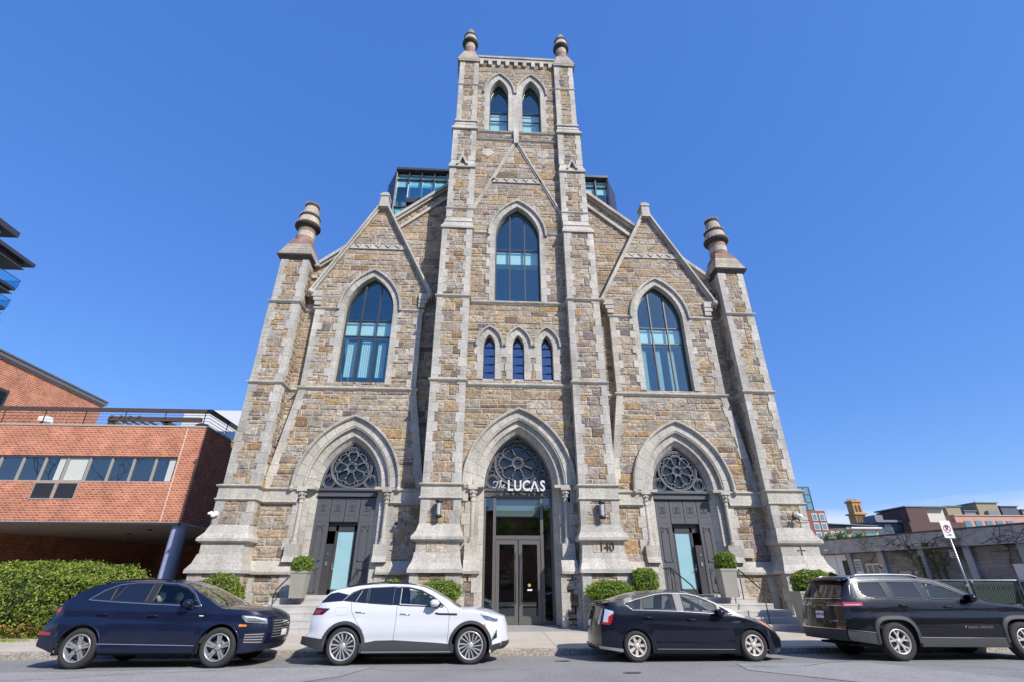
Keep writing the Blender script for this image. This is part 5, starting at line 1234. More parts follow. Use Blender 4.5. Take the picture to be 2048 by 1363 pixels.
    def seats(s, xs_, m_, zs=.62, top=1.28, far=True):
        for x in xs_:
            for y in (-.38, .38):
                b = MB(); b.hexa([(x-.28, y-.24, zs-.2), (x+.28, y-.24, zs-.2), (x+.28, y+.24, zs-.2), (x-.28, y+.24, zs-.2), (x-.3, y-.25, zs+.05), (x+.28, y-.25, zs+.08), (x+.28, y+.25, zs+.08), (x-.3, y+.25, zs+.05)])
                pr = []
                n_ = 10
                for i in range(n_+1):
                    z = zs+.02+(top-.22-zs)*i/n_; wv = .25-.06*(i/n_)**3; pr.append((x-.22-.20*i/n_, wv, z))
                vs = []
                for px, wv, z in pr: vs += [(px-.06, y-wv, z), (px+.07, y-wv*.9, z), (px+.07, y+wv*.9, z), (px-.06, y+wv, z)]
                fs = [(4*i+k, 4*i+(k+1) % 4, 4*i+4+(k+1) % 4, 4*i+4+k) for i in range(n_) for k in range(4)]+[(0, 1, 2, 3), (4*n_, 4*n_+1, 4*n_+2, 4*n_+3)]; b.mesh(vs, fs, 0, (1, 1, 1), True)
                b.ball(x-.46, y, top-.08, .14, 0, n=12, sx=.55, sy=1.0, sz=.8); b.build('seat', m_, s.root, local=True)
    def cabin(s, x0, x1, zf, zt_, m_=None):
        b = MB(); w_ = s.hw-.10; b.mesh([(x0, -w_, zf), (x1, -w_, zf), (x1, w_, zf), (x0, w_, zf), (x0, -w_, zt_), (x1, -w_, zt_), (x1, w_, zt_), (x0, w_, zt_)], [(0, 1, 2, 3), (0, 4, 5, 1), (1, 5, 6, 2), (2, 6, 7, 3), (3, 7, 4, 0)]); 
        b.box(x1-.5, x1+.25, -w_+.02, w_-.02, zt_-.22, zt_-.03); b.build('cabin', m_ or darkcab_m, s.root, local=True); b = MB()
        b.tube([(x1-.66-.05*math.sin(a), .38+.18*math.cos(a), zt_+.0+.17*math.sin(a)) for a in [math.tau*i/18 for i in range(18)]], .014, 6, closed=True); b.build('steering_wheel', darkcab_m, s.root, local=True)
    def mirror(s, x, z, pm, L_=.24, h=.16):
        for e in (-1, 1):
            b = MB(); y = e*(s.W(x, z)+.14); vs = []; n_ = 10
            for i in range(7):
                u = -1+2*i/6; k = math.sqrt(max(0.02, 1-abs(u)**2.6))
                for j in range(n_):
                    a = math.tau*j/n_; vs.append((x+u*.10*(1 if u < 0 else 1.2), y+e*.5*L_*math.cos(a)*k, z+h*.5*math.sin(a)*k+.0))
            fs = [(i*n_+j, i*n_+(j+1) % n_, (i+1)*n_+(j+1) % n_, (i+1)*n_+j) for i in range(6) for j in range(n_)]+[tuple(range(n_)), tuple(6*n_+j for j in range(n_))]; b.mesh(vs, fs, 0, (1, 1, 1), True)
            mo = b.build('side_mirror', pm, s.root, local=True); b = MB(); b.bar((x+.06, e*(s.W(x, z-.08)-.01), z-.09), (x+.02, y-e*.02, z-.05), .07, .04); b.build('mirror_arm', darktrim_m, mo, local=True)
            b = MB(); b.lathe([(0, 0), (.9, 0)], 0, 0, 14, 0, axis='x'); b.v = [(x-.102, y+v[1]*L_*.42, z+v[2]*h*.42) for v in b.v]; b.build('mirror_glass', chrome_m, mo, local=True)
    def handle(s, pts, m_, kind=0):
        for x, z in pts:
            for e in (-1, 1):
                b = MB(); l = .11
                if kind: b.tube([s.pt(x-l, z, e, .004), s.pt(x+l, z-.012, e, .004)], .014, 6)
                else: b.tube([s.pt(x-l, z+.006, e, .0), s.pt(x-l*.75, z+.004, e, .035), s.pt(x+l*.75, z-.004, e, .035), s.pt(x+l, z-.006, e, .0)], .014, 8)
                b.build('door_handle', m_, s.root, local=True)
def new_car(C, name, lb, xr, ynear):
    root = thing(name, (xr, ynear+C['hw'], zroad(ynear+C['hw'])), lb, 'car', 'cars parked along the kerb'); root.rotation_euler = (math.atan(-.0215*.8), 0, 0)
    return Car(C, root)

# 1 -- dark blue SUV
navy = paint('navy_paint', (.006, .010, .033), metal=.1, rough=.4, dust=.25)
C = dict(wb=2.819, hw=.945, rw=.372, ra=.43, tum=.42, crown=.055, plan=(.14, .24), bulge=(.10, .10), floor=.24, ws_in=1, hollow=1.2, swell=.018,
    top=[(-.80, 1.10), (-.66, 1.20), (-.44, 1.37), (-.2, 1.52), (.1, 1.585), (.57, 1.625), (1.21, 1.625), (1.5, 1.60), (1.85, 1.51), (2.3, 1.31), (2.72, 1.10), (2.95, 1.08), (3.3, 1.05), (3.52, .99), (3.66, .92)],
    belt=[(-.9, 1.20), (-.13, 1.27), (1.25, 1.19), (2.3, 1.125), (2.7, 1.08), (4, .9)], bottom=[(-.85, .42), (-.5, .30), (.3, .29), (2.5, .27), (3.2, .26), (3.7, .30)],
    rear=[(.2, -.82), (.45, -.92), (.7, -.90), (.95, -.80), (1.15, -.76), (1.3, -.77)], front=[(.2, 3.56), (.45, 3.69), (.6, 3.71), (.8, 3.70), (.95, 3.66)], crease=lambda x: 1.06-.03*x)
c1 = new_car(C, 'blue_suv', 'dark blue SUV with chrome window line parked at the far left', -8.32, 12.42)
q1 = ([(-.09, 1.275), (.11, 1.43), (.36, 1.53), (.46, 1.545)], [(-.09, 1.265), (.3, 1.245), (.46, 1.235)]); q2 = ([(.50, 1.555), (.84, 1.585), (1.06, 1.585)], [(.36, 1.24), (.50, 1.237), (1.06, 1.205)])
q2 = ([(.37, 1.25), (.50, 1.54), (.84, 1.58), (1.06, 1.58)], [(.37, 1.24), (1.06, 1.205)]); q1 = ([(-.09, 1.275), (.11, 1.43), (.32, 1.50)], [(-.09, 1.265), (.32, 1.245)])
q3 = ([(1.22, 1.575), (1.56, 1.555), (1.8, 1.495), (2.02, 1.37), (2.22, 1.16)], [(1.22, 1.195), (2.22, 1.14)])
c1.body(navy, [q1, q2, q3], [1.72, 2.72], [-.62, -.2], dict(ws=clear_glass, rg=tint_glass))
c1.window(q1, tint_glass, darktrim_m); c1.window(q2, tint_glass, darktrim_m); c1.window(q3, clear_glass, darktrim_m)
c1.side([(1.065, 1.585), (1.215, 1.58)], [(1.065, 1.20), (1.215, 1.195)], .003, 'door_pillar', darktrim_m); c1.side([(.325, 1.50), (.365, 1.52)], [(.325, 1.245), (.365, 1.24)], .003, 'door_pillar', darktrim_m)
c1.line([(-.13, 1.265), (.10, 1.45), (.36, 1.56), (.7, 1.60), (1.21, 1.60), (1.56, 1.58), (1.83, 1.51), (2.05, 1.38), (2.28, 1.135), (1.25, 1.18), (.5, 1.22)], .013, .006, 'chrome_line', chrome_m, closed=True)
for P in ([(1.13, 1.17), (1.14, .9), (1.10, .34)], [(2.30, 1.11), (2.36, .9), (2.34, .72)], [(.10, 1.22), (.08, .95), (.22, .86)], [(.43, .34), (2.36, .34)], [(2.36, 1.075), (2.9, 1.06), (3.4, .99)]): c1.ribbon(P, .008, .0015, 'panel_gap', seam_m)
c1.side([(.40, .445), (2.38, .40)], [(.42, .32), (2.36, .29)], .012, 'side_skirt', navy, th=1); c1.ribbon([(.40, .452), (2.36, .41)], .009, .014, 'skirt_trim', silver_m)
c1.handle([(.30, 1.0), (1.34, .965)], navy); c1.mirror(2.03, 1.19, navy, .22, .17)
for xw in (0, C['wb']): c1.line([(xw+.445*math.cos(a), .372+.445*math.sin(a)) for a in [math.pi*(-.02+1.04*i/20) for i in range(21)]], .02, -.006, 'arch_trim', navy)
c1.side([(-.80, 1.115), (-.62, 1.13)], [(-.80, .99), (-.62, 1.06)], .004, 'tail_light', red_m); c1.side([(-.84, .68), (-.62, .66)], [(-.84, .62), (-.62, .61)], .004, 'side_reflector', red_m)
c1.side([(3.20, .965), (3.45, .95), (3.65, .895)], [(3.20, .93), (3.30, .83), (3.65, .80)], .004, 'headlight', lens_m); c1.ribbon([(3.26, .935), (3.45, .922), (3.63, .872)], .02, .008, 'light_strip', white_m); c1.ribbon([(3.33, .855), (3.5, .845), (3.63, .825)], .014, .008, 'light_strip', black_m)
c1.side([(3.18, .795), (3.33, .785)], [(3.18, .755), (3.33, .75)], .004, 'marker_light', amber_m)
c1.side([(3.34, .62), (3.63, .62)], [(3.31, .44), (3.63, .42)], .003, 'air_intake', black_m)
for k in range(4): c1.ribbon([(3.34, .60-.045*k), (3.63, .605-.05*k)], .012, .012, 'intake_blade', silver_m)
gq = c1.cappatch(1, -.56, .56, .50, .90, .006, 'grille', black_m, slant=-.03)
for k in range(7): c1.cappatch(1, -.54, .54, .535+.052*k, .545+.052*k, .018, 'grille_bar', silver_m, nZ=1, parent=gq)
for k in (-1.5, -.5, .5, 1.5):
    b = MB(); p = c1.cap(1, k*.085, .80, .035); b.tube([(p[0], k*.085+.055*math.cos(a), .80+.055*math.sin(a)) for a in [math.tau*i/16 for i in range(16)]], .008, 6, closed=True); b.build('ring_emblem', chrome_m, gq, local=True)
c1.line([(y, 0) for y in (0,)]+[(0, 0)], .001, -.5, 'tow_eye', black_m, ends=(-1,)) if 0 else None
c1.cappatch(1, -.16, .16, .55, .67, .026, 'licence_plate', plate_m); c1.cappatch(1, -.8, .8, .32, .42, .008, 'lower_grille', black_m)
c1.wheels('five_twin', .245, .235, [mat('grey_alloy', (.36, .36, .37), .32, metal=.5, n=(30, .1)), rimb_m]); c1.cabin(-.2, 2.5, .45, 1.12); c1.seats((1.55,), beige_m, .66, 1.40); c1.seats((.6,), beige_m, .66, 1.36)
for e in (-1, 1): b = MB(); b.tube([(x, e*.66, c1.roofpt(x, .66)[2]+o) for x, o in ((.0, .0), (.12, .035), (.8, .04), (1.35, .035), (1.5, .0))], .016, 6); b.build('roof_rail', navy, c1.root, local=True)
c1.side([(2.30, .965), (2.39, .962)], [(2.30, .95), (2.39, .947)], .004, 'fender_badge', plate_m)

# 2 -- white electric SUV
white = paint('white_pearl_paint', (.60, .61, .64), rough=.28, dust=.02)
C = dict(wb=2.766, hw=.926, rw=.362, ra=.415, tum=.40, crown=.05, plan=(.15, .30), bulge=(.10, .20), floor=.2, ws_in=1, hollow=.8, swell=.006, door_in=.03,
    top=[(-.78, 1.05), (-.66, 1.165), (-.56, 1.29), (-.42, 1.415), (-.12, 1.49), (.29, 1.55), (.86, 1.575), (1.27, 1.565), (1.55, 1.53), (1.87, 1.42), (2.2, 1.25), (2.52, 1.07), (2.86, 1.05), (3.12, .99), (3.33, .90)],
    belt=[(-.9, 1.20), (-.1, 1.23), (.46, 1.175), (1.09, 1.14), (2.16, 1.09), (2.5, 1.06), (3.4, .9)], bottom=[(-.85, .40), (-.5, .28), (.3, .23), (2.5, .225), (3.1, .20), (3.4, .27)],
    rear=[(.2, -.74), (.4, -.85), (.55, -.84), (.62, -.79), (.9, -.80), (1.1, -.72), (1.3, -.70)], front=[(.2, 3.28), (.35, 3.45), (.5, 3.45), (.7, 3.43), (.85, 3.38), (.95, 3.33)], crease=lambda x: 1.02-.02*x)
c2 = new_car(C, 'white_suv', 'white electric SUV with black turbine wheels in front of the main entrance', -2.965, 12.65)
q1 = ([(-.09, 1.25), (.06, 1.38), (.22, 1.445), (.39, 1.475)], [(-.09, 1.24), (.39, 1.195)]); q2 = ([(.435, 1.48), (.99, 1.505)], [(.435, 1.19), (.99, 1.155)]); q3 = ([(1.14, 1.50), (1.32, 1.49), (1.6, 1.43), (1.89, 1.295), (2.12, 1.13)], [(1.14, 1.145), (2.12, 1.105)])
c2.body(white, [q1, q2, q3], [1.6, 2.52], [-.68, -.45], dict(ws=clear_glass, rg=tint_glass))
c2.window(q1, tint_glass, darktrim_m); c2.window(q2, tint_glass, darktrim_m); c2.window(q3, mid_glass, darktrim_m)
c2.side([(.995, 1.51), (1.135, 1.505)], [(.995, 1.15), (1.135, 1.14)], .003, 'door_pillar', mat('gloss_black', (.01, .01, .012), .12, coat=1)); c2.side([(.39, 1.48), (.435, 1.485)], [(.39, 1.19), (.435, 1.188)], .003, 'door_pillar', darktrim_m)
c2.side([(-.62, 1.21), (-.44, 1.38), (-.28, 1.41), (.0, 1.35)], [(-.62, 1.195), (-.1, 1.235), (.0, 1.33)], .004, 'quarter_panel', MATS['gloss_black'])
c2.line([(-.12, 1.245), (.04, 1.40), (.22, 1.47), (.42, 1.50), (.99, 1.525), (1.32, 1.515), (1.62, 1.45), (1.92, 1.31), (2.20, 1.10)], .01, .004, 'roof_line_trim', silver_m)
c2.ribbon([(.15, 1.20), (.27, 1.44)], .014, .006, 'glass_divider', silver_m)
for P in ([(.06, 1.2), (.11, 1.01), (.24, .82), (.40, .64)], [(1.10, 1.13), (1.10, .8), (1.06, .27)], [(2.22, 1.09), (2.28, .93), (2.27, .6), (2.24, .25)]): c2.ribbon(P, .007, .0015, 'panel_gap', seam_m)
c2.line([(-.25, 1.10), (-.02, 1.10), (.02, 1.06), (.02, .99), (-.03, .95), (-.2, .95), (-.25, .99)], .003, -.001, 'charge_flap', mat('soft_gap', (.25, .25, .27), .8), ends=(-1,), closed=True)
c2.side([(.36, .41), (.7, .465), (1.1, .47), (2.0, .42), (2.40, .385)], [(.36, .235), (2.40, .23)], .012, 'lower_cladding', clad_m, th=1); c2.ribbon([(.42, .255), (2.34, .25)], .012, .018, 'sill_trim', silver_m)
for xw in (0, C['wb']):
    P = [(xw+r_, 0) for r_ in ()]; o, i_ = .48, .415; n_ = 24
    for e in (-1, 1):
        b = MB(); vs = []
        for i in range(n_+1):
            a = math.pi*(-.06+1.12*i/n_)
            for rr in (i_, o): x, z = xw+rr*math.cos(a), .362+rr*math.sin(a); vs.append(c2.pt(x, max(z, .22), e, .014))
        b.mesh(vs, [(2*i, 2*i+1, 2*i+3, 2*i+2) for i in range(n_)], 0, (1, 1, 1), True); b.build('arch_cladding', clad_m, c2.root, local=True)
c2.side([(-.85, .55), (-.44, .50)], [(-.85, .40), (-.44, .26)], .01, 'rear_cladding', clad_m); c2.cappatch(-1, -.8, .8, .36, .58, .012, 'rear_cladding', clad_m); c2.side([(3.22, .355), (3.33, .40)], [(3.22, .21), (3.33, .26)], .01, 'front_cladding', clad_m); c2.cappatch(1, -.66, .66, .27, .42, .012, 'front_cladding', clad_m)
c2.side([(-.78, 1.10), (-.38, 1.085)], [(-.78, .955), (-.52, .965), (-.38, 1.075)], .005, 'tail_light', mat('smoked_red_lens', (.05, .008, .012), .12, coat=1)); c2.side([(-.74, 1.055), (-.55, 1.05)], [(-.74, .985), (-.60, .985), (-.55, 1.04)], .009, 'inner_lens', red_m)  # brighter red segment laid over the smoked lens
c2.side([(2.98, .97), (3.14, .955), (3.32, .88)], [(2.98, .955), (3.10, .85), (3.32, .805)], .005, 'headlight', mat('blue_black_lens', (.10, .15, .26), .1, coat=1)); c2.ribbon([(3.0, .955), (3.15, .94), (3.31, .875)], .016, .01, 'light_strip', white_m); c2.ribbon([(3.06, .89), (3.14, .855), (3.3, .82)], .022, .01, 'light_strip', lens_m)
c2.side([(3.02, .775), (3.10, .755)], [(3.05, .735), (3.10, .69)], .005, 'marker_light', amber_m)
c2.side([(3.22, .45), (3.30, .66)], [(3.22, .42), (3.30, .50)], .006, 'fog_slot', black_m); c2.ribbon([(3.23, .45), (3.29, .62)], .012, .012, 'slot_edge', silver_m)
c2.ribbon([(1.96, .985), (2.05, .97), (2.45, .962)], .036, .006, 'fender_badge', darktrim_m); c2.ribbon([(1.96, .985), (2.06, .962), (2.42, .95)], .010, .010, 'badge_edge', chrome_m)
c2.handle([(.30, 1.01), (1.29, .972)], chrome_m, 1); c2.mirror(1.93, 1.185, white, .24, .16)
c2.wheels('turbine', .262, .235, [silver_m, MATS['gloss_black']]); c2.cabin(-.2, 2.35, .45, 1.1); c2.seats((1.5,), greyseat_m, .62, 1.33)
b = MB(); n_ = 10; vs = []
for i in range(n_+1):
    x = -.3+1.9*i/n_
    for j in range(9): y = c2.W(x, c2.zt(x))*(-.96+1.92*j/8); vs.append(c2.roofpt(x, y, .004))
b.mesh(vs, [(i*9+j, i*9+j+1, (i+1)*9+j+1, (i+1)*9+j) for i in range(n_) for j in range(8)], 0, (1, 1, 1), True); b.build('black_roof_panel', MATS['gloss_black'], c2.root, local=True)
for e in (-1, 1): b = MB(); b.tube([(x, e*.64, c2.roofpt(x, .64)[2]+o) for x, o in ((-.1, .0), (.1, .03), (.8, .035), (1.25, .03), (1.45, .0))], .014, 6); b.build('roof_rail', MATS['gloss_black'], c2.root, local=True)

# 3 -- black hatchback
nb = paint('blue_black_paint', (.003, .005, .014), rough=.32, dust=.35)
C = dict(wb=2.70, hw=.86, rw=.316, ra=.345, tum=.40, crown=.06, plan=(.12, .30), bulge=(.12, .22), floor=.16, ws_in=1, hollow=.5, swell=.008,
    top=[(-.72, 1.10), (-.55, 1.155), (-.12, 1.285), (.33, 1.37), (.78, 1.405), (1.14, 1.405), (1.4, 1.38), (1.81, 1.26), (2.2, 1.08), (2.55, .92), (2.86, .84), (3.13, .73), (3.32, .60)],
    belt=[(-.9, 1.14), (-.2, 1.12), (.01, 1.035), (1.06, 1.005), (2.24, .915), (2.6, .86), (3.3, .6)], bottom=[(-.78, .28), (-.4, .20), (.3, .175), (2.4, .165), (2.9, .14), (3.3, .17)],
    rear=[(.15, -.74), (.3, -.79), (.55, -.78), (.75, -.77), (.95, -.70), (1.1, -.66)], front=[(.1, 3.32), (.25, 3.44), (.42, 3.46), (.6, 3.34)], crease=lambda x: .90-.05*x)
c3 = new_car(C, 'black_hatchback', 'dusty blue-black hatchback with sloping rear right of the entrance', 3.55, 12.76)
q1 = ([(-.17, 1.165), (.08, 1.235), (.20, 1.255)], [(-.17, 1.155), (.0, 1.05), (.14, 1.045), (.20, 1.20)]); q2 = ([(.24, 1.10), (.29, 1.27), (.58, 1.335), (1.00, 1.36)], [(.24, 1.045), (1.00, 1.02)]); q3 = ([(1.20, 1.355), (1.35, 1.345), (1.61, 1.29), (1.98, 1.14)], [(1.20, 1.01), (1.98, .975)]); q4 = ([(2.07, 1.085), (2.30, .955)], [(2.07, .955), (2.30, .935)])
c3.body(nb, [q1, q2, q3, q4], [1.5, 2.45], [-.62, .2], dict(ws=clear_glass, rg=tint_glass))
for q in (q1, q2, q3, q4): c3.window(q, mid_glass if q is not q1 else tint_glass, darktrim_m)
c3.side([(1.005, 1.37), (1.195, 1.365)], [(1.005, 1.01), (1.195, 1.0)], .003, 'door_pillar', mat('grey_pillar', (.10, .10, .11), .5))
c3.line([(-.20, 1.16), (.1, 1.255), (.29, 1.29), (.58, 1.355), (.85, 1.378), (1.35, 1.365), (1.62, 1.31), (2.02, 1.14), (2.35, .95), (2.0, .95), (1.1, 1.0), (.18, 1.03), (-.02, 1.03)], .008, .004, 'window_trim', silver_m, closed=True)
for P in ([(.16, 1.02), (.19, .75), (.33, .5), (.45, .28)], [(1.14, 1.0), (1.20, .7), (1.17, .27)], [(2.16, .93), (2.26, .66), (2.22, .27)], [(.46, .245), (2.26, .23)], [(2.35, .905), (2.85, .79), (3.2, .66)], [(-.52, .72), (-.3, .62)]): c3.ribbon(P, .008, .0015, 'panel_gap', seam_m)
c3.ribbon([(.47, .40), (2.20, .375)], .028, .014, 'door_moulding', nb); c3.ribbon([(.45, .262), (2.24, .245)], .007, .006, 'sill_trim', silver_m); c3.side([(-.76, .32), (-.33, .27)], [(-.76, .27), (-.33, .205)], .008, 'bumper_strip', mat('dull_silver_strip', (.20, .21, .23), .5)); 
c3.handle([(.30, .885), (1.33, .835)], MATS['blue_black_paint']); c3.mirror(1.98, .985, nb, .20, .14)
c3.side([(-.70, 1.06), (-.48, 1.01)], [(-.70, .75), (-.56, .735), (-.48, .99)], .006, 'tail_light', clearlens_m); c3.side([(-.60, .90), (-.50, .97)], [(-.60, .745), (-.545, .745), (-.50, .93)], .011, 'red_lens', red_m); c3.side([(-.70, .80), (-.57, .78)], [(-.70, .75), (-.57, .74)], .011, 'red_lens', red_m)
for y in (-.70, .62): c3.cappatch(-1, y, y+.09, .74, 1.06, .008, 'tail_light', clearlens_m)
c3.cappatch(-1, -.6, .6, .86, 1.10, .006, 'lower_rear_glass', tint_glass); pl_ = c3.cappatch(-1, -.17, .13, .70, .82, .012, 'licence_plate', plate_m); c3.cappatch(-1, -.74, .74, .235, .28, .01, 'bumper_gap', under_m)
b = MB()
for j in range(9): 
    pass
n_ = 12; vs = []
for i in range(n_+1):
    y = -.70+1.40*i/n_; p = c3.roofpt(-.56, y, 0); q = p[2]
    vs += [(p[0]-.12, y, q-.01), (p[0]+.10, y, q+.05), (p[0]-.12, y, q+.02)]
b.mesh(vs, [(3*i+k, 3*i+(k+1) % 3, 3*i+3+(k+1) % 3, 3*i+3+k) for i in range(n_) for k in range(3)]+[(0, 1, 2), (3*n_, 3*n_+2, 3*n_+1)], 0, (1, 1, 1), True); b.build('spoiler', nb, c3.root, local=True)
c3.side([(2.86, .835), (3.05, .76), (3.26, .63)], [(2.86, .82), (3.05, .70), (3.26, .585)], .005, 'headlight', mat('salmon_lens', (.40, .24, .20), .15, coat=1)); c3.side([(2.95, .80), (3.12, .72)], [(2.95, .785), (3.12, .695)], .009, 'marker_light', amber_m)
bt = text_mb('HYBRID', .058, .002, lambda x, y, d: (2.365+x, -(c3.W(2.36, .78)+.006)+d*-1, .782+y-.0)); bt.build('door_badge', chrome_m, c3.root, local=True)
c3.wheels('six_spoke', .198, .19, [mat('dusty_alloy', (.50, .47, .42), .5, metal=.25, n=(25, .12)), rimb_m, mat('rust_hub', (.16, .09, .06), .8)]); c3.cabin(-.3, 2.3, .35, .95); c3.seats((1.45,), greyseat_m, .52, 1.20); c3.seats((.5,), greyseat_m, .52, 1.14)

# 4 -- long black SUV
bk = paint('black_paint', (.003, .0035, .006), rough=.3, dust=.12)
C = dict(wb=3.09, hw=.98, rw=.388, ra=.455, arch_sq=3.2, tum=.36, crown=.045, plan=(.12, .14), bulge=(.10, .12), floor=.27, ws_in=1, hollow=.7, swell=.004, door_in=.01,
    top=[(-.98, 1.62), (-.80, 1.70), (-.55, 1.725), (-.13, 1.735), (.63, 1.735), (1.23, 1.71), (1.65, 1.62), (2.14, 1.38), (2.55, 1.155), (2.95, 1.13), (3.5, 1.08), (3.9, .98)],
    belt=[(-1.0, 1.22), (.1, 1.25), (1.1, 1.225), (2.05, 1.20), (2.5, 1.14), (4, .95)], bottom=[(-1.0, .40), (-.5, .32), (.4, .28), (2.6, .26), (3.9, .30)],
    rear=[(.3, -1.06), (.5, -1.12), (.7, -1.10), (.9, -1.06), (1.15, -1.02), (1.3, -.97), (1.6, -.80), (1.75, -.74)], front=[(.2, 3.9), (.5, 3.98), (.9, 3.96), (1, 3.9)], crease=lambda x: 1.1)
c4 = new_car(C, 'black_suv', 'long black three-row SUV parked at the right edge', 9.56, 12.53)
q1 = ([(-.50, 1.50), (-.44, 1.60), (.08, 1.615)], [(-.50, 1.38), (-.40, 1.295), (.08, 1.275)]); q2 = ([(.27, 1.62), (.94, 1.61)], [(.27, 1.27), (.94, 1.255)]); q3 = ([(1.12, 1.60), (1.35, 1.575), (1.64, 1.49), (2.0, 1.31)], [(1.12, 1.25), (2.0, 1.235)])
c4.body(bk, [q1, q2, q3], [1.55, 2.52], [], dict(ws=clear_glass, rg=tint_glass))
c4.window(q1, tint_glass, darktrim_m); c4.window(q2, tint_glass, darktrim_m); c4.window(q3, mid_glass, darktrim_m)
for x0, x1 in ((.09, .26), (.95, 1.11)): c4.side([(x0, 1.63), (x1, 1.625)], [(x0, 1.255), (x1, 1.25)], .003, 'door_pillar', MATS['gloss_black'])
c4.line([(-.80, 1.32), (-.74, 1.52), (-.60, 1.64), (.2, 1.665), (1.1, 1.655), (1.45, 1.62), (1.8, 1.48), (2.15, 1.27)], .011, .004, 'chrome_line', chrome_m); c4.line([(-.52, 1.60), (-.56, 1.44), (-.50, 1.32), (-.40, 1.27), (-.2, 1.262)], .008, .004, 'chrome_line', chrome_m)
for P in ([(.11, 1.24), (.22, 1.05), (.44, .75), (.50, .5)], [(1.06, 1.22), (1.28, .9), (1.30, .4)], [(2.26, 1.19), (2.42, .9), (2.40, .38)], [(-.9, 1.165), (2.2, 1.115)], [(-.62, 1.62), (-.66, 1.3), (-.75, 1.2)]): c4.ribbon(P, .009, .0015, 'panel_gap', seam_m)
for xw in (0, C['wb']):
    n_ = 28
    for e in (-1, 1):
        b = MB(); vs = []
        for i in range(n_+1):
            a = math.pi*(-.02+1.04*i/n_); ca, sa = math.cos(a), math.sin(a); q = 3.2; nrm_ = (abs(ca)**q+abs(sa)**q)**(-1/q)
            for rr, of in ((.455, .02), (.53, .022), (.54, .0)): x, z = xw+rr*nrm_*ca, .388+rr*nrm_*sa*.97; vs.append(c4.pt(x, max(z, .3), e, of))
        b.mesh(vs, [(3*i+k, 3*i+k+1, 3*i+4+k, 3*i+3+k) for i in range(n_) for k in (0, 1)], 0, (1, 1, 1), True); b.build('arch_cladding', clad_m, c4.root, local=True)
c4.side([(.50, .455), (2.56, .43)], [(.50, .29), (2.56, .27)], .014, 'lower_cladding', clad_m, th=1); c4.ribbon([(.50, .47), (2.56, .445)], .018, .016, 'chrome_strip', chrome_m)
c4.side([(-.98, .60), (-.50, .55)], [(-.98, .42), (-.50, .33)], .012, 'rear_cladding', clad_m); c4.cappatch(-1, -.93, .93, .40, .62, .014, 'rear_cladding', clad_m); c4.cappatch(-1, -.90, .90, .625, .64, .02, 'chrome_strip', chrome_m, nZ=1); c4.side([(-.98, .63), (-.50, .575)], [(-.98, .615), (-.50, .56)], .016, 'chrome_strip', chrome_m)
c4.cappatch(-1, -.78, .78, 1.29, 1.60, .006, 'rear_window', tint_glass, slant=.06); c4.cappatch(-1, -.80, .80, 1.255, 1.27, .012, 'chrome_strip', chrome_m, nZ=1)
c4.side([(-.98, 1.185), (-.58, 1.18)], [(-.98, 1.10), (-.60, 1.11)], .006, 'tail_light', mat('bright_red_lens', (.45, .05, .07), .15, coat=1)); c4.side([(-.95, 1.135), (-.66, 1.14)], [(-.95, 1.12), (-.66, 1.125)], .01, 'clear_strip', clearlens_m)
for y0, y1 in ((-.90, -.36), (.36, .90)): c4.cappatch(-1, y0, y1, 1.13, 1.185, .009, 'tail_light', red_m); c4.cappatch(-1, y0, y1, 1.105, 1.125, .010, 'clear_strip', clearlens_m)
for y0 in (-.88, .62): c4.cappatch(-1, y0, y0+.26, .65, .69, .012, 'reflector', red_m)
c4.cappatch(-1, -.46, .28, .80, 1.03, .004, 'plate_recess', black_m); pl_ = c4.cappatch(-1, -.22, .10, .84, .99, .012, 'licence_plate', plate_m)
def capmap(cc, yc, zc, off): return lambda x, y, d: tuple(a+b for a, b in zip(cc.cap(-1, yc-(-x)*-1 if 0 else yc-x, zc+y, off), (-d, 0, 0)))
text_mb('7WPC78', .085, .002, capmap(c4, -.06, .915, .018)).build('plate_number', platered_m, pl_, local=True)
text_mb('Jeep', .12, .003, capmap(c4, .30, 1.15, .014)).build('tailgate_badge', chrome_m, c4.root, local=True); text_mb('LIMITED', .05, .002, capmap(c4, -.58, .79, .014)).build('tailgate_badge', chrome_m, c4.root, local=True)
text_mb('GRAND CHEROKEE', .07, .002, lambda x, y, d: (2.03+x, -(c4.W(2.0, .66)+.012)-d, .665+y)).build('door_badge', chrome_m, c4.root, local=True)
c4.side([(1.66, .70), (1.70, .70)], [(1.66, .66), (1.70, .66)], .008, 'door_badge', chrome_m, ends=(-1,))
c4.handle([(.37, 1.115), (1.46, 1.085)], bk); c4.mirror(2.03, 1.27, bk, .26, .18)
n_ = 12; vs = []; b = MB()
for i in range(n_+1):
    y = -.78+1.56*i/n_; p = c4.roofpt(-.90, y, 0); vs += [(p[0]-.14, y, p[2]-.02), (p[0]+.14, y, p[2]+.03), (p[0]-.14, y, p[2]+.015)]
b.mesh(vs, [(3*i+k, 3*i+(k+1) % 3, 3*i+3+(k+1) % 3, 3*i+3+k) for i in range(n_) for k in range(3)]+[(0, 1, 2), (3*n_, 3*n_+2, 3*n_+1)], 0, (1, 1, 1), True); b.build('spoiler', bk, c4.root, local=True)
for e in (-1, 1): b = MB(); b.tube([(x, e*.72, c4.roofpt(x, .72)[2]+o) for x, o in ((-.55, .0), (-.42, .04), (.3, .045), (.95, .04), (1.12, .0))], .018, 6); b.build('roof_rail', silver_m, c4.root, local=True)
b = MB(); b.xz([(-.62, 1.765), (-.36, 1.77), (-.54, 1.86), (-.60, 1.86)], -.02, .02); b.build('antenna_fin', bk, c4.root, local=True)
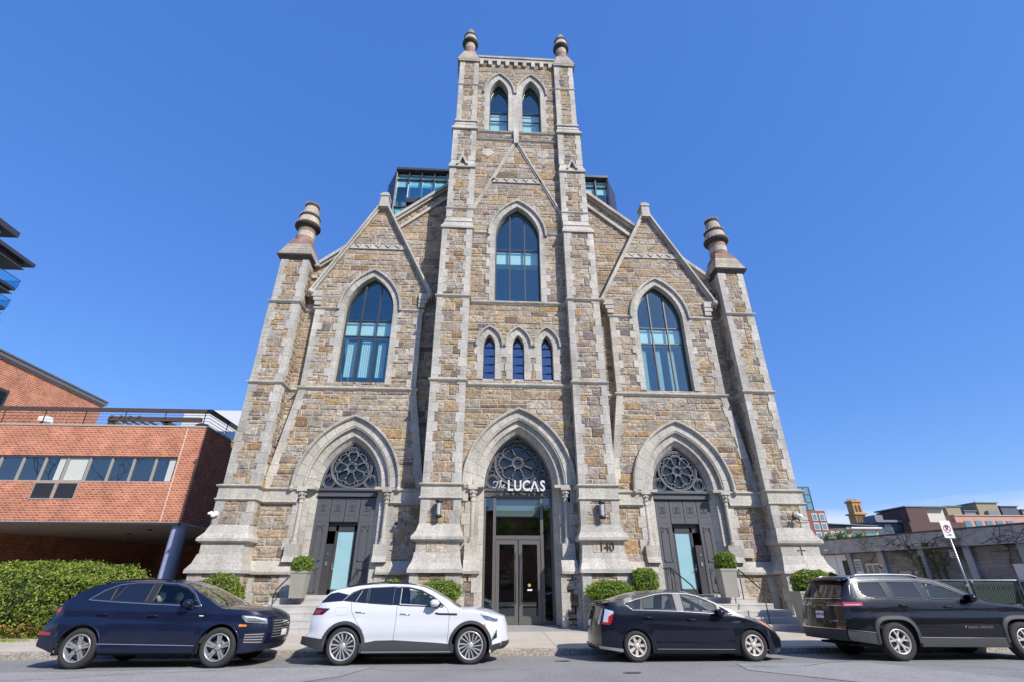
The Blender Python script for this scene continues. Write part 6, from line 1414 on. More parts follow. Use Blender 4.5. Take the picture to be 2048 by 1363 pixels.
c4.wheels('y_spoke', .238, .25, [mat('warm_alloy', (.56, .53, .50), .38, metal=.35, n=(25, .1)), rimb_m]); c4.cabin(-.3, 2.4, .5, 1.2); c4.seats((1.5,), greyseat_m, .75, 1.46); c4.seats((.5,), greyseat_m, .75, 1.44)
# ------------------------------------------------------------------ brick office building on the left
brick1 = brick_mat('red_brick', (.32, .088, .042), (.52, .175, .092), (.64, .38, .26), .215, .105, .026)
conc_m = mat('painted_soffit', (.50, .49, .46), .9, n=(2, .08)); brown_m = mat('brown_painted_steel', (.075, .045, .035), .5, n=(6, .15)); bluesteel_m = mat('blue_grey_column_paint', (.36, .40, .52), .5, n=(3, .08), streak=.2)
alum_m = mat('aluminium_frame', (.36, .34, .29), .45, metal=.2); copebeige_m = mat('beige_metal_coping', (.38, .35, .28), .5); louvre_m = mat('dark_louvre', (.03, .03, .035), .6)
off_glass = glass('office_glass', refl=.17, gloss=(.85, .95, 1), opaque=(.015, .02, .025)); blindv_m = mat('vertical_blinds', (.55, .57, .52), .7)
XL, XR_, YF, ZB, ZT = -42.0, -13.95, 25.0, 4.2, 8.68
bl = thing('brick_building', ((XL+XR_)/2, YF+6, 0), 'red brick office block raised on a column left of the church', 'building')
m_ = MB(); wz0, wz1, wx0, wx1 = 5.98, 7.2, -31.4, -14.95
m_.box(XL, XR_, YF, YF+.35, ZB, wz0); m_.box(XL, XR_, YF, YF+.35, wz1, ZT); m_.box(wx1, XR_, YF, YF+.35, wz0, wz1); m_.box(XL, wx0, YF, YF+.35, wz0, wz1); m_.box(XR_-.35, XR_, YF+.35, 46, ZB, ZT)
m_.build('wall', brick1, bl)
m_ = MB(); m_.box(XL, XR_+.0, YF+.01, 46, ZB-.12, ZB-.004); m_.box(XL, XR_-.36, YF+.36, 46, ZT-.25, ZT-.05); m_.build('soffit', conc_m, bl)
m_ = MB(); m_.box(XL, XR_+.03, YF-.03, YF+.4, ZT, ZT+.09); m_.box(XR_-.4, XR_+.03, YF+.4, 46, ZT, ZT+.09); m_.build('coping', copebeige_m, bl)
m_ = MB(); m_.box(XL, XR_+.01, YF-.012, YF-.002, ZB-.12, ZB-.03); m_.build('edge_flashing', louvre_m, bl)
m_ = MB(); m_.box(-14.90, -14.87, YF-.004, YF, ZB, ZT); m_.build('expansion_joint', mat('white_sealant', (.75, .66, .6), .7), bl)
n_ = 16; pw = (wx1-wx0)/n_
for i in range(n_):
    a, b = wx1-pw*(i+1), wx1-pw*i
    m_ = MB(); f = .055; m_.box(a, a+f, YF+.10, YF+.22, wz0, wz1); m_.box(b-f, b, YF+.10, YF+.22, wz0, wz1); m_.box(a+f, b-f, YF+.10, YF+.22, wz0, wz0+.06); m_.box(a+f, b-f, YF+.10, YF+.22, wz1-.06, wz1); wn = m_.build('window', alum_m, bl)
    m_ = MB(); m_.box(a+f, b-f, YF+.16, YF+.17, wz0+.06, wz1-.06); m_.build('pane', off_glass, wn)
    if i in (0, 4, 5):
        m_ = MB(); x0 = a+.62 if i != 4 else a+.07; k = int((b-.06-x0)/.07)
        for q in range(k): m_.box(x0+q*.07, x0+q*.07+.062, YF+.150, YF+.156, wz0+.08, wz1-.07)
        if i == 5: m_.v = [(x, y, z) for x, y, z in m_.v]
        m_.build('blind', blindv_m, wn)
    if i in (4, 5):
        m_ = MB(); m_.box(a+.03, b-.03, YF-.02, YF-.004, 5.16, wz0-.03, 0); m_.build('louvre_frame', alum_m, bl); m_ = MB(); m_.box(a+.09, b-.09, YF-.03, YF-.021, 5.22, wz0-.09)
        for q in range(9): m_.box(a+.09, b-.09, YF-.045, YF-.03, 5.24+.075*q, 5.262+.075*q)
        m_.build('louvre', louvre_m, bl)
m_ = MB(); m_.lathe([(.30, .1), (.30, ZB-.12)], -14.2, 25.45, 28, 0); m_.build('column', bluesteel_m, bl)
m_ = MB(); m_.face([(-27.5, 26.5, 0), (-22, 38, 0), (-22, 38, ZB-.1), (-27.5, 26.5, ZB-.1)]); m_.face([(-22, 38, 0), (-9, 38, 0), (-9, 38, ZB-.1), (-22, 38, ZB-.1)]); m_.face([(-42, 26.5, 0), (-27.5, 26.5, 0), (-27.5, 26.5, ZB-.1), (-42, 26.5, ZB-.1)]); m_.build('recessed_wall', brick1, bl)
for x, y in ((-16.6, 27.2), (-19, 29.5), (-14.8, 30)): m_ = MB(); m_.lathe([(.11, 0), (.13, .05)], x, y, 16, 0, cz=ZB-.17); m_.build('ceiling_light', bronze_m, bl)
m_ = MB(); m_.lathe([(.2, 0), (.2, ZB-.1)], -18, 33, 16); m_.build('column', bluesteel_m, bl)
# upper storey with sloping-looking side wall
m_ = MB(); m_.box(XL-6, -27.0, 25.6, 34.8, ZT, 13.0); m_.build('upper_wall', brick1, bl)
m_ = MB(); m_.box(XL-6, -26.85, 25.4, 34.95, 13.0, 13.22); m_.box(XL-6, -26.95, 25.4, 34.9, 12.9, 13.0, 1); m_.box(XL-6, -26.8, 25.3, 35.0, 13.22, 13.3); m_.build('roof_edge', [metalcap_m, alum_m], bl)
m_ = MB(); m_.box(-27.05, -26.97, 25.9, 27.9, 9.6, 11.45); wn = m_.build('upper_window', bronze_m, bl); m_ = MB(); m_.box(-26.98, -26.96, 26.0, 27.75, 9.7, 11.3); m_.build('pane', off_glass, wn)
t = thing('floodlight', (-26.9, 30.3, 10.9), 'small floodlight on the upper brick wall', 'light'); m_ = MB(); m_.box(-27, -26.8, 30.15, 30.45, 9.7, 10.1); m_.tube([(-26.9, 30.3, 10.1), (-26.6, 30.3, 10.5)], .03, 6); m_.build('bracket', black_m, t); m_ = MB(); m_.hexa([(-26.75, 30.05, 10.45), (-26.25, 30.05, 10.4), (-26.25, 30.6, 10.4), (-26.75, 30.6, 10.45), (-26.75, 30.05, 10.7), (-26.35, 30.05, 10.75), (-26.35, 30.6, 10.75), (-26.75, 30.6, 10.7)]); m_.build('lamp_head', white_m, t)
# terrace railing
rl = thing('terrace_railing', (-20, YF+.2, ZT+.09), 'brown steel railing on the edge of the brick roof terrace', 'railing')
m_ = MB(); m_.box(XL, XR_-.02, YF+.05, YF+.22, 9.48, 9.66); m_.box(XR_-.2, XR_-.02, YF+.22, 45, 9.48, 9.66); m_.build('top_rail', brown_m, rl)
m_ = MB()
for k in range(4): z = ZT+.22+.155*k; m_.tube([(XL, YF+.16, z), (XR_-.12, YF+.16, z)], .014, 6); m_.tube([(XR_-.12, YF+.16, z), (XR_-.12, 45, z)], .014, 6)
m_.build('rod', brown_m, rl)
for k in range(14): x = -14.3-1.95*k; m_ = MB(); m_.tube([(x, YF+.16, ZT+.09), (x, YF+.13, 9.35), (x+.02, YF+.08, 9.5), (x+.1, YF+.04, 9.56)], .026, 6); m_.build('post', brown_m, rl)
for k in range(6): y = YF+2+3*k; m_ = MB(); m_.tube([(XR_-.12, y, ZT+.09), (XR_-.08, y, 9.5)], .026, 6); m_.build('post', brown_m, rl)
pg = thing('pergola', (-18.5, 29, ZT), 'dark brown timber pergola on the roof terrace', 'pergola')
for (x0, y0, x1, y1, z0, z1) in ((-21.6, 28.6, -19.9, 30.2, 10.2, 8.9), (-21.4, 28.4, -16.3, 28.4, 10.1, 10.1), (-18.6, 28.5, -16.0, 28.5, 10.1, 8.95), (-21.3, 28.5, -21.3, 28.5, 8.6, 10.1), (-18.2, 28.5, -18.2, 28.5, 8.6, 10.1)):
    m_ = MB(); m_.bar((x0, y0, z0), (x1+.001, y1, z1), .22, .24); m_.build('beam', brown_m, pg)
m_ = MB()
for k in range(4): m_.bar((-21.2+.5*k, 28.2, 10.2), (-21.2+.5*k, 30, 10.2), .08, .1)
m_.build('rafters', brown_m, pg)
gr = thing('barbecue_grill', (-14.6, 25.9, ZT), 'black covered barbecue behind the terrace railing', 'grill'); m_ = MB(); m_.ball(-14.75, 25.9, 9.0, .28, 0, n=14, sx=1.2, sz=.6); m_.build('lid', black_m, gr); m_ = MB(); m_.box(-15.05, -14.45, 25.7, 26.1, 8.7, 8.95); m_.build('grill_body', black_m, gr)
# pale glass office block far behind the terrace
ofw = mat('pale_panel', (.62, .63, .64), .6); blue_glass = glass('blue_office_glass', refl=.35, gloss=(.75, .88, 1), opaque=(.03, .05, .07)); mull_m = mat('pale_mullion', (.5, .55, .6), .5)
def glassbox(name, lb, x0, x1, y0, y1, z0, z1, nx, nz, top=0, fr=None, gm=None, cat='building', grp=None, wd=.12, frm=None):
    t = thing(name, ((x0+x1)/2, (y0+y1)/2, 0), lb, cat, grp); m_ = MB(); m_.box(x0, x1, y0, y1, z0, z1-top); m_.build('glass_wall', gm or blue_glass, t)
    if top: m_ = MB(); m_.box(x0-.1, x1+.1, y0-.1, y1+.1, z1-top+.001, z1); m_.build('roof_band', fr or ofw, t)
    m_ = MB(); 
    for i in range(nx+1): x = x0+(x1-x0)*i/nx; m_.box(x-wd/2, x+wd/2, y0-.08, y0-.005, z0, z1-top)
    for k in range(nz+1): z = z0+(z1-top-z0)*k/nz; m_.box(x0-.05, x1+.05, y0-.06, y0-.004, z-wd/2, z+wd/2); m_.box(x1+.004, x1+.06, y0, y1, z-wd/2, z+wd/2); m_.box(x0-.06, x0-.004, y0, y1, z-wd/2, z+wd/2)
    ny = max(2, int(nx*(y1-y0)/(x1-x0)))
    for i in range(ny+1): y = y0+(y1-y0)*i/ny; m_.box(x0-.08, x0-.005, y-wd/2, y+wd/2, z0, z1-top); m_.box(x1+.005, x1+.08, y-wd/2, y+wd/2, z0, z1-top)
    m_.build('mullions', frm or mull_m, t); return t
glassbox('glass_office_building', 'pale glass office block with white roof band behind the terrace', -36.5, -26, 60, 75, 0, 20.9, 8, 12, 2.6)
glassbox('low_glass_office', 'lower blue glass office wing seen through the terrace railing', -46, -36.7, 62, 75, 0, 19.4, 8, 11, 0)
# dark modern block at the far left
dk_m = mat('dark_zinc_slab', (.06, .058, .068), .5, metal=.3); sof_m = mat('grey_soffit', (.16, .15, .15), .8); pnl_m = mat('grey_stone_panel', (.36, .35, .35), .7, n=(1, .06)); bal_glass = glass('balcony_glass', (.62, .88, .95), .14, (.8, 1, 1))
md = thing('modern_apartment_block', (-72, 40, 0), 'dark modern apartment corner with glass balconies at the left edge', 'building')
for i, z in enumerate((40.4, 36.6, 33.6, 30.6, 27.6)):
    ov = 1.6 if i == 0 else 0
    m_ = MB(); m_.box(-85, -63.6, 20, 59.4, z-.25, z+.25 if i else z+.5); m_.box(-85, -63.2+ov*.3, 20, 59.7+ov*.3, z+.25 if i else z+.5, z+.6 if i else z+1.0); m_.build('roof_slab' if i == 0 else 'floor_slab', dk_m, md)
    m_ = MB(); m_.box(-84, -63.2, 21, 59.6, z-.3, z-.252); m_.build('soffit', sof_m, md)
    if i:
        m_ = MB(); m_.box(-63.1, -63.06, 20, 59.7, z+.6, z+1.75); m_.box(-80, -63.1, 59.7, 59.74, z+.6, z+1.75); m_.build('balcony_glass', bal_glass, md); m_ = MB(); m_.tube([(-63.08, 20, z+1.78), (-63.08, 59.72, z+1.78), (-80, 59.72, z+1.78)], .04, 6); m_.build('balcony_rail', dk_m, md)
m_ = MB(); m_.box(-85, -65.4, 20, 57.4, 0, 40); m_.build('glass_wall', blue_glass, md)
for y in (57.3, 52.5, 48): m_ = MB(); m_.box(-65.5, -65.1, y-.25, y+.25, 25, 40.2); m_.build('post', dk_m, md)
m_ = MB(); m_.box(-65.6, -65.0, 49, 54.4, 37.3, 40.1); m_.build('stone_panel', pnl_m, md)
m_ = MB(); m_.box(-85, -66, 20, 57, 41.4, 44.5); m_.build('penthouse', pnl_m, md); m_ = MB(); m_.box(-87, -64.9, 18, 58.3, 44.5, 45.3); m_.build('penthouse_roof', dk_m, md)

# glass storeys rising behind the church
zinc_m = mat('charcoal_metal_panel', (.075, .07, .075), .4, metal=.4); tealg = glass('teal_curtain_glass', (.80, .93, .93), .10, (.65, .85, 1)); tealp = mat('teal_shade_panel', (.60, .74, .70), .5, n=(1, .06))
ph = thing('glass_penthouse', (1, 38, 15), 'glass and charcoal metal storeys rising behind the church gable', 'building')
x0, x1, y0, zt_ = -7.05, 8.95, 28.0, 29.6
m_ = MB(); m_.box(x0, x1, y0+.3, y0+.32, 14, zt_-.2); m_.build('glass_wall', tealg, ph)
m_ = MB(); m_.box(x0, x1, y0+1.1, y0+1.2, 14, zt_-.2); m_.build('interior', room_m, ph)
for e, xa, xb in ((-1, x0, x0-.95), (1, x1, x1+1.05)):
    m_ = MB()
    pts = [(xa, y0-.05), (xb, y0+1.7), (xb, 48), (xa, 48)]; pts = pts if e > 0 else pts
    m_.mesh([(p[0], p[1], 12) for p in pts]+[(p[0], p[1], zt_) for p in pts], [(0, 1, 5, 4), (1, 2, 6, 5), (4, 5, 6, 7), (0, 4, 7, 3)]); m_.build('metal_side', zinc_m, ph)
m_ = MB(); m_.box(x0-.05, x1+.05, y0-.12, 48, zt_, zt_+.2); m_.box(x0, x1, 47.5, 48, 12, zt_); m_.build('roof_edge', zinc_m, ph)
for z0, z1 in ((28.95, 29.5), (28.25, 28.88)):
    m_ = MB(); m_.box(x0+.05, x1-.05, y0+.345, y0+.40, z0, z1); m_.build('shade_band', tealp, ph)
k = 17
for i in range(k+1):
    x = x0+(x1-x0)*i/k; m_ = MB(); m_.box(x-.04, x+.04, y0+.05, y0+.3, 14, zt_); m_.build('mullion', zinc_m if i not in (0, k) else alum_m, ph)
m_ = MB(); m_.box(x0, x1, y0+.2, y0+.3, 28.88, 28.95); m_.box(x0, x1, y0+.2, y0+.3, 26.2, 26.3); m_.build('transom', zinc_m, ph)
m_ = MB(); m_.box(-5.9, -2, 26.9, 28.1, 25.55, 25.95); m_.build('balcony', zinc_m, ph); m_ = MB(); m_.box(-5.9, -2, 26.92, 26.94, 25.95, 27.1); m_.build('balcony_glass', bal_glass, ph)
for x in (-5.85, -4.2, -2.5): m_ = MB(); m_.box(x-.02, x+.02, 26.9, 26.94, 25.95, 27.15); m_.build('balcony_post', white_m, ph)
m_ = MB(); m_.box(-5.9, -2, 28.05, 28.28, 23.5, 25.5); m_.build('recess_shade', black_m, ph)  # solid black box stands in for the shade below the balcony
m_ = MB(); m_.box(-6.9, -6.5, y0+.345, y0+.4, 23, 26.4); m_.box(-6.35, -6.05, y0+.345, y0+.4, 23.5, 25.8); m_.build('curtain', tealp, ph)

# ------------------------------------------------------------------ right side: concrete building, fences, sign
A_, B_ = Vector((24.1, 37.5, 0)), Vector((28.3, 25.7, 0)); dd = (B_-A_).normalized(); nn = Vector((dd.y, -dd.x, 0))
if nn.dot(-A_) < 0: nn = -nn
def cw(t_, o, z): p = A_+dd*t_+nn*o; return (p.x, p.y, z)
def cbox(m_, t0, t1, o0, o1, z0, z1, mi=0): m_.hexa([cw(t0, o1, z0), cw(t1, o1, z0), cw(t1, o0, z0), cw(t0, o0, z0), cw(t0, o1, z1), cw(t1, o1, z1), cw(t1, o0, z1), cw(t0, o0, z1)], mi)
cfas = mat('weathered_concrete', (.38, .375, .365), .9, n=(3, .25), n2=(.6, .18), b=(20, .3, .02)); cblk = brick_mat('grey_block_wall', (.24, .22, .20), (.29, .27, .25), (.18, .17, .16), .8, .2, .02); pil_m = mat('pale_blue_pilaster', (.36, .38, .41), .7, n=(4, .1))
cb_ = thing('concrete_building', tuple(A_+dd*8-nn*5), 'low grey concrete block building with pale pilasters on the right', 'building')
m_ = MB(); cbox(m_, 0.3, 30, -12, -.55, .0, 3.52); m_.build('block_wall', cblk, cb_)
m_ = MB(); cbox(m_, -.05, 30.2, -12.2, .02, 3.55, 4.42); m_.build('fascia', cfas, cb_); m_ = MB(); cbox(m_, -.1, 30.3, -12.3, .06, 4.42, 4.5); m_.build('roof_edge', dk_m, cb_)
for a, b in ((2.11, 2.37), (4.17, 4.55), (6.68, 7.0), (9.1, 9.44), (11.63, 11.98), (14.2, 14.5), (16.7, 17.1), (19.4, 19.8)): m_ = MB(); cbox(m_, a, b, -.545, -.33, .0, 3.55); m_.build('pilaster', pil_m, cb_)
dwh = mat('dusty_white_door', (.78, .76, .76), .6, n=(2, .06))
m_ = MB(); cbox(m_, .42, 1.98, -.545, -.42, .3, 3.5); m_.build('door', dwh, cb_); m_ = MB(); cbox(m_, 1.19, 1.21, -.42, -.41, .3, 3.5); cbox(m_, 1.66, 1.98, -.42, -.36, .3, 3.1); m_.build('louvre', louvre_m, cb_)
m_ = MB(); cbox(m_, 2.42, 2.9, -.545, -.45, .3, 3.15); d_ = m_.build('door', dwh, cb_); m_ = MB(); 
for k in range(7): cbox(m_, 2.47, 2.85, -.45, -.43, 2.45+.09*k, 2.49+.09*k)
m_.build('door_louvre', louvre_m, d_)
m_ = MB(); cbox(m_, 3.2, 4.05, -.545, -.45, 1.5, 2.85); wn = m_.build('window', white_m, cb_); m_ = MB(); cbox(m_, 3.27, 3.6, -.45, -.44, 1.55, 2.78); cbox(m_, 3.66, 3.98, -.45, -.44, 1.55, 2.78); m_.build('pane', off_glass, wn)
m_ = MB(); cbox(m_, 8.3, 8.7, -.545, -.5, 3.0, 3.48); 
m_.build('wall_grille', white_m, cb_); m_ = MB()
for k in range(5): cbox(m_, 8.34, 8.66, -.5, -.49, 3.04+.09*k, 3.08+.09*k)
m_.build('grille_slots', louvre_m, cb_)
m_ = MB(); cbox(m_, 11.1, 11.6, -.545, -.45, .3, 2.57); m_.build('door', dwh, cb_)
m_ = MB(); cbox(m_, 7.35, 7.6, .02, .2, 3.65, 3.8); m_.build('wall_light', black_m, cb_); m_ = MB(); cbox(m_, .9, 1.2, .02, .15, 3.75, 3.85); m_.build('wall_light', white_m, cb_)
# leafless vine on the fascia
vn = MB(); r2 = random.Random(3)
def vine(t0, z0, ang, l_, r_, dep):
    P = [(t0, z0)]; 
    for _ in range(6): ang += r2.gauss(0, .25); t0 += math.cos(ang)*l_/6; z0 += math.sin(ang)*l_/6; z0 = min(z0, 4.4); P.append((t0, z0))
    vn.tube([cw(t_, .03 if z_ > 3.53 else -.50, z_) for t_, z_ in P], r_, 4, r1=r_*.6)
    if dep: 
        for k in range(4): q = r2.choice(P[2:]); vine(q[0], q[1], ang+r2.uniform(-1.1, 1.1), l_*.7, r_*.6, dep-1)
for t0 in (6.2, 6.9, 7.3, 9.3, 11.0): vine(t0, 2.6, 1.57, 1.3, .022, 1); 
for t0 in (5.0, 6.2, 6.6, 6.9, 7.2, 8.2, 9.3, 10.2, 11.0, 11.8): vine(t0, 3.6, r2.choice((.5, .25, 2.6, 2.9)), 1.7, .016, 3)
tag(vn.build('bare_vine', mat('vine_stem', (.07, .055, .05), .9)), 'leafless climbing vine spread over the grey concrete fascia', 'vine')
for t0, z0, z1, lb in ((6.85, 1.6, 3.2, 'green ivy strand on a pale pilaster of the block wall'), (7.6, 1.2, 3.4, 'green ivy strand just right of the ivy-grown pilaster'), (8.0, 1.2, 3.3, 'green ivy strand left of the white wall grille')):
    ivy = MB()
    for _ in range(150): v = rnd.random()*.5; t_ = t0+rnd.gauss(0, .04); z_ = rnd.uniform(z0, z1); a, b = rnd.uniform(.03, .06), rnd.uniform(0, 3); ivy.face([cw(t_-a, -.1, z_), cw(t_, -.08+.05*math.sin(b), z_-a), cw(t_+a, -.1, z_), cw(t_, -.06, z_+a)], 0, (v*.5, v*.5, v*.5))
    tag(ivy.build('ivy_strand', leafy), lb, 'ivy', 'ivy strands on the block wall')
fn = thing('picket_fence', (30, 24.3, .4), 'black iron picket fence in front of the concrete building', 'fence')
m_ = MB(); x = 15.0
while x < 48: m_.box(x-.011, x+.011, 24.29, 24.31, .42, 1.62); m_.lathe([(.018, 0), (.0, .06)], x, 24.3, 5, 0, cz=1.62); x += .125
for z in (.52, 1.36, 1.5): m_.box(15, 48, 24.28, 24.32, z-.015, z+.015)
x = 15.06
while x < 48: m_.lathe([(.035, -.008), (.045, 0), (.035, .008)], x, 24.3, 8, 0, axis='y', cz=1.43); x += .25
m_.build('pickets', iron_m, fn)
for k in range(14): m_ = MB(); x = 15.2+2.44*k; m_.box(x-.035, x+.035, 24.265, 24.335, .3, 1.72); m_.build('post', iron_m, fn)
cf = thing('chain_link_fence', (30, 26.2, .4), 'green screened chain-link fence behind the black pickets', 'fence')
scr = glass('green_windscreen', (.45, .50, .48), .0, opaque=None); m_ = MB(); m_.face([(14.5, 26.2, .75), (48, 26.2, .75), (48, 26.2, 1.72), (14.5, 26.2, 1.72)]); m_.build('screen', mat('dark_green_mesh', (.03, .05, .045), .9, n=(40, .4)), cf)
for k in range(14): m_ = MB(); x = 14.6+2.5*k; m_.tube([(x, 26.15, .3), (x, 26.15, 1.8)], .03, 8); m_.build('post', steel_m, cf)
m_ = MB(); m_.tube([(14.5, 26.15, 1.78), (48, 26.15, 1.78)], .022, 6); m_.build('top_rail', steel_m, cf)
m_ = MB(); m_.box(14.5, 48, 25.0, 25.25, .3, .72); tag(m_.build('low_wall', mat('pale_low_wall', (.52, .50, .47), .8)), 'long low pale concrete wall behind the iron pickets', 'wall')
wd = MB()
for _ in range(2600):
    x = rnd.uniform(15, 40); y = rnd.uniform(24.4, 24.9); z = .31; a = rnd.uniform(0, 6.28); h = rnd.uniform(.08, .34); v = rnd.random(); wd.face([(x, y, z), (x+.03*math.cos(a), y+.03*math.sin(a), z), (x+rnd.gauss(0, .08), y+rnd.gauss(0, .05), z+h)], 0, (v, v, v))
o_ = wd.build('weeds', leafb); o_['kind'] = 'stuff'; tag(o_, 'weeds growing along the foot of the iron picket fence', 'weeds')
bc = thing('barricade', cw(5.6, .8, .3), 'rusty barricade frame standing by the concrete wall', 'barricade')
rust_m = mat('rusty_steel', (.22, .10, .06), .8, n=(20, .3)); wood_m = mat('grey_timber', (.40, .36, .30), .9, n=(12, .2))
for t_ in (4.9, 5.75, 6.6): m_ = MB(); m_.bar(cw(t_, .8, .3), cw(t_+.12, .8, 2.35), .09, .09); m_.build('post', rust_m if t_ != 4.9 else wood_m, bc)
for z in (1.95, 2.25): m_ = MB(); m_.bar(cw(5.75, .75, z), cw(6.95, .75, z-.02), .05, .14); m_.build('board', wood_m, bc)
m_ = MB(); m_.ball(*cw(4.95, .8, 2.62), .13, 0, n=10); m_.build('lamp', rust_m, bc)
# sign
sx_, sy_ = 13.95, 15.02
sn = thing('parking_sign', (sx_, sy_, .12), 'white no-parking sign with right-pointing arrow on a steel pole', 'street sign')
m_ = MB(); m_.tube([(sx_+.05, sy_, .1), (sx_+.0, sy_, 3.2)], .024, 10); m_.box(sx_-.03, sx_+.03, sy_-.03, sy_+.03, 1.5, 1.56); m_.build('pole', steel_m, sn)
Q = MB(); W2, H2 = .165, .245; zc = 3.04; yc = sy_-.035
def rrect(w_, h_, r_): 
    P = []
    for cx_, cz_, a0 in ((w_-r_, h_-r_, 0), (-w_+r_, h_-r_, 90), (-w_+r_, -h_+r_, 180), (w_-r_, -h_+r_, 270)):
        for k in range(5): a = D2R(a0+22.5*k); P.append((cx_+r_*math.cos(a), cz_+r_*math.sin(a)))
    return P
xc = sx_-.01
Q.xz([(xc+p, zc+q) for p, q in rrect(W2, H2, .03)], yc, yc+.004); so2 = Q.build('sign_plate', mat('sign_white', (.72, .72, .74), .45), sn)
Q = MB(); Q.tube([(xc+.105*math.cos(a), yc-.003, zc+.02+.105*math.sin(a)) for a in [math.tau*i/28 for i in range(28)]], .009, 6, closed=True); Q.bar((xc-.075, yc-.006, zc+.095), (xc+.075, yc-.006, zc-.055), .016, .004, upv=(0, 1, 0)); Q.build('no_symbol', platered_m, so2)
text_mb('P', .19, .002, lambda x, y, d: (xc+x, yc-.003-d, zc+.025+y), offset=.006).build('letter', black_m, so2)
Q = MB(); Q.box(xc-.08, xc+.03, yc-.006, yc-.001, zc-.165, zc-.15); Q.xz([(xc+.02, zc-.185), (xc+.08, zc-.157), (xc+.02, zc-.13)], yc-.006, yc-.001); Q.build('arrow', black_m, so2)

# ------------------------------------------------------------------ skyline on the right
def blockb(name, lb, parts, cat='building', grp=None):
    x0 = parts[0][1]; t = thing(name, ((x0[0]+x0[1])/2, (x0[2]+x0[3])/2, 0), lb, cat, grp)
    for nm, b_, mm in parts: m_ = MB(); m_.box(*b_); m_.build(nm, mm, t)
    return t
def wins(t, x0, x1, y, z0, z1, nx, nz, mm, fm, fw=.12, gap=.3, frm=True):
    for i in range(nx):
        for k in range(nz):
            a = x0+(x1-x0)*(i+gap/2)/nx; b = x0+(x1-x0)*(i+1-gap/2)/nx; c0 = z0+(z1-z0)*(k+.12)/nz; c1 = z0+(z1-z0)*(k+.88)/nz
            m_ = MB(); m_.box(a, b, y-.12, y+.05, c0, c1); w_ = m_.build('window', fm, t); m_ = MB(); nn_ = 3 if frm else 1
            for q in range(nn_): m_.box(a+fw+(b-a-fw)*q/nn_, a+(b-a-fw)*(q+1)/nn_, y-.16, y-.125, c0+fw, c1-fw)
            m_.build('pane', mm, w_)
tg = glass('tower_glass', refl=.25, gloss=(.6, .85, .9), opaque=(.07, .17, .19)); rb = mat('dull_red_brick', (.25, .085, .065), .85, n=(1, .1)); tan_b = mat('tan_brick', (.46, .27, .10), .85, n=(1.5, .12)); dkb = mat('dark_brown_brick', (.10, .055, .05), .85, n=(1, .1)); pinkb = mat('pink_brick', (.50, .27, .21), .85, n=(.8, .1)); slat_b = mat('blue_slate_siding', (.07, .085, .13), .7, n=(3, .25), n2=(9, .2), streak=.1); beigew = mat('beige_wall', (.42, .32, .22), .85); cream = mat('cream_render', (.58, .54, .46), .85); olive = mat('olive_siding', (.26, .23, .15), .8); grey_b = mat('grey_plant_room', (.16, .18, .21), .7)
t = glassbox('glass_tower', 'teal glass tower rising over a red brick base beside the church', 66, 79.7, 120, 134, 0, 23.3, 9, 13, 0, gm=tg, frm=mat('dark_mullion', (.04, .07, .08), .5), wd=.22)
m_ = MB(); m_.box(66, 77.2, 121, 133, 23.32, 24.9); m_.build('roof_plant', grey_b, t)
t = blockb('red_brick_block', 'red brick apartment block at the foot of the glass tower', [('wall', (66, 78.1, 114, 119.8, 0, 17.0), rb), ('lower_wall', (78.11, 80.6, 114.3, 119.8, 0, 13.0), rb)]); wins(t, 74.5, 78.0, 114, 8.6, 16.6, 2, 4, tg, white_m, frm=False); wins(t, 78.3, 80.6, 114.3, 8.6, 12.8, 2, 2, tg, white_m, frm=False)
t = thing('shed_roof_building', (86, 122, 0), 'building with a dark slanted roof and beige window wall', 'building')
m_ = MB(); m_.face([(80.4, 119, 14.95), (93.8, 119, 14.4), (93.8, 130, 14.6), (80.4, 130, 15.4)]); m_.face([(80.4, 119, 14.75), (93.8, 119, 14.25), (93.8, 119, 14.4), (80.4, 119, 14.95)]); m_.box(86.6, 94, 118.3, 119.2, 13.7, 13.95, 1); m_.build('roof', [grey_b, white_m], t)
m_ = MB(); m_.face([(80.6, 120, 0), (86.2, 119.6, 0), (86.2, 119.6, 14.3), (80.6, 120, 14.7)]); m_.build('siding_wall', slat_b, t); m_ = MB(); m_.box(86.21, 93.7, 119.5, 129, 0, 14.2); m_.build('wall', beigew, t); wins(t, 86.8, 93.5, 119.5, 11.9, 13.5, 2, 1, tg, white_m, gap=.25)
t = thing('castle_tower', (91, 150, 0), 'tan brick tower with battlements above the distant roofs', 'tower'); S = 150/120
def cbx(m_, x0, x1, z0, z1, mi=0): d = (x1-x0)*S/2; m_.box(x0*S, x1*S, 150-d+1.7, 150+d+1.7, 1.51+(z0-1.51)*S, 1.51+(z1-1.51)*S, mi)
m_ = MB(); cbx(m_, 89.75, 92.25, 0, 17.0); cbx(m_, 89.35, 92.6, 17.0, 17.35); cbx(m_, 89.95, 92.1, 17.35, 19.9); cbx(m_, 89.7, 92.35, 19.9, 20.3)
for k in range(5): x = 89.7+.56*k; cbx(m_, x, x+.3, 20.3, 20.75)
for k in range(6): x = 89.35+.56*k; cbx(m_, x, x+.28, 17.35, 17.7)
m_.v = [(x, y, z) for x, y, z in m_.v]; m_.build('wall', tan_b, t)
m_ = MB()
for x in (90.4, 91.25): m_.xz([(x*S, 1.51+(17.7-1.51)*S), ((x+.42)*S, 1.51+(17.7-1.51)*S), ((x+.42)*S, 1.51+(19.0-1.51)*S), ((x+.21)*S, 1.51+(19.35-1.51)*S), (x*S, 1.51+(19.0-1.51)*S)], 150.2, 150.3)
for k in range(5): x = 90.0+.42*k; m_.box(x*S, (x+.16)*S, 150.0, 150.1, 1.51+(15.2-1.51)*S, 1.51+(16.6-1.51)*S)
m_.build('opening', dkb, t)
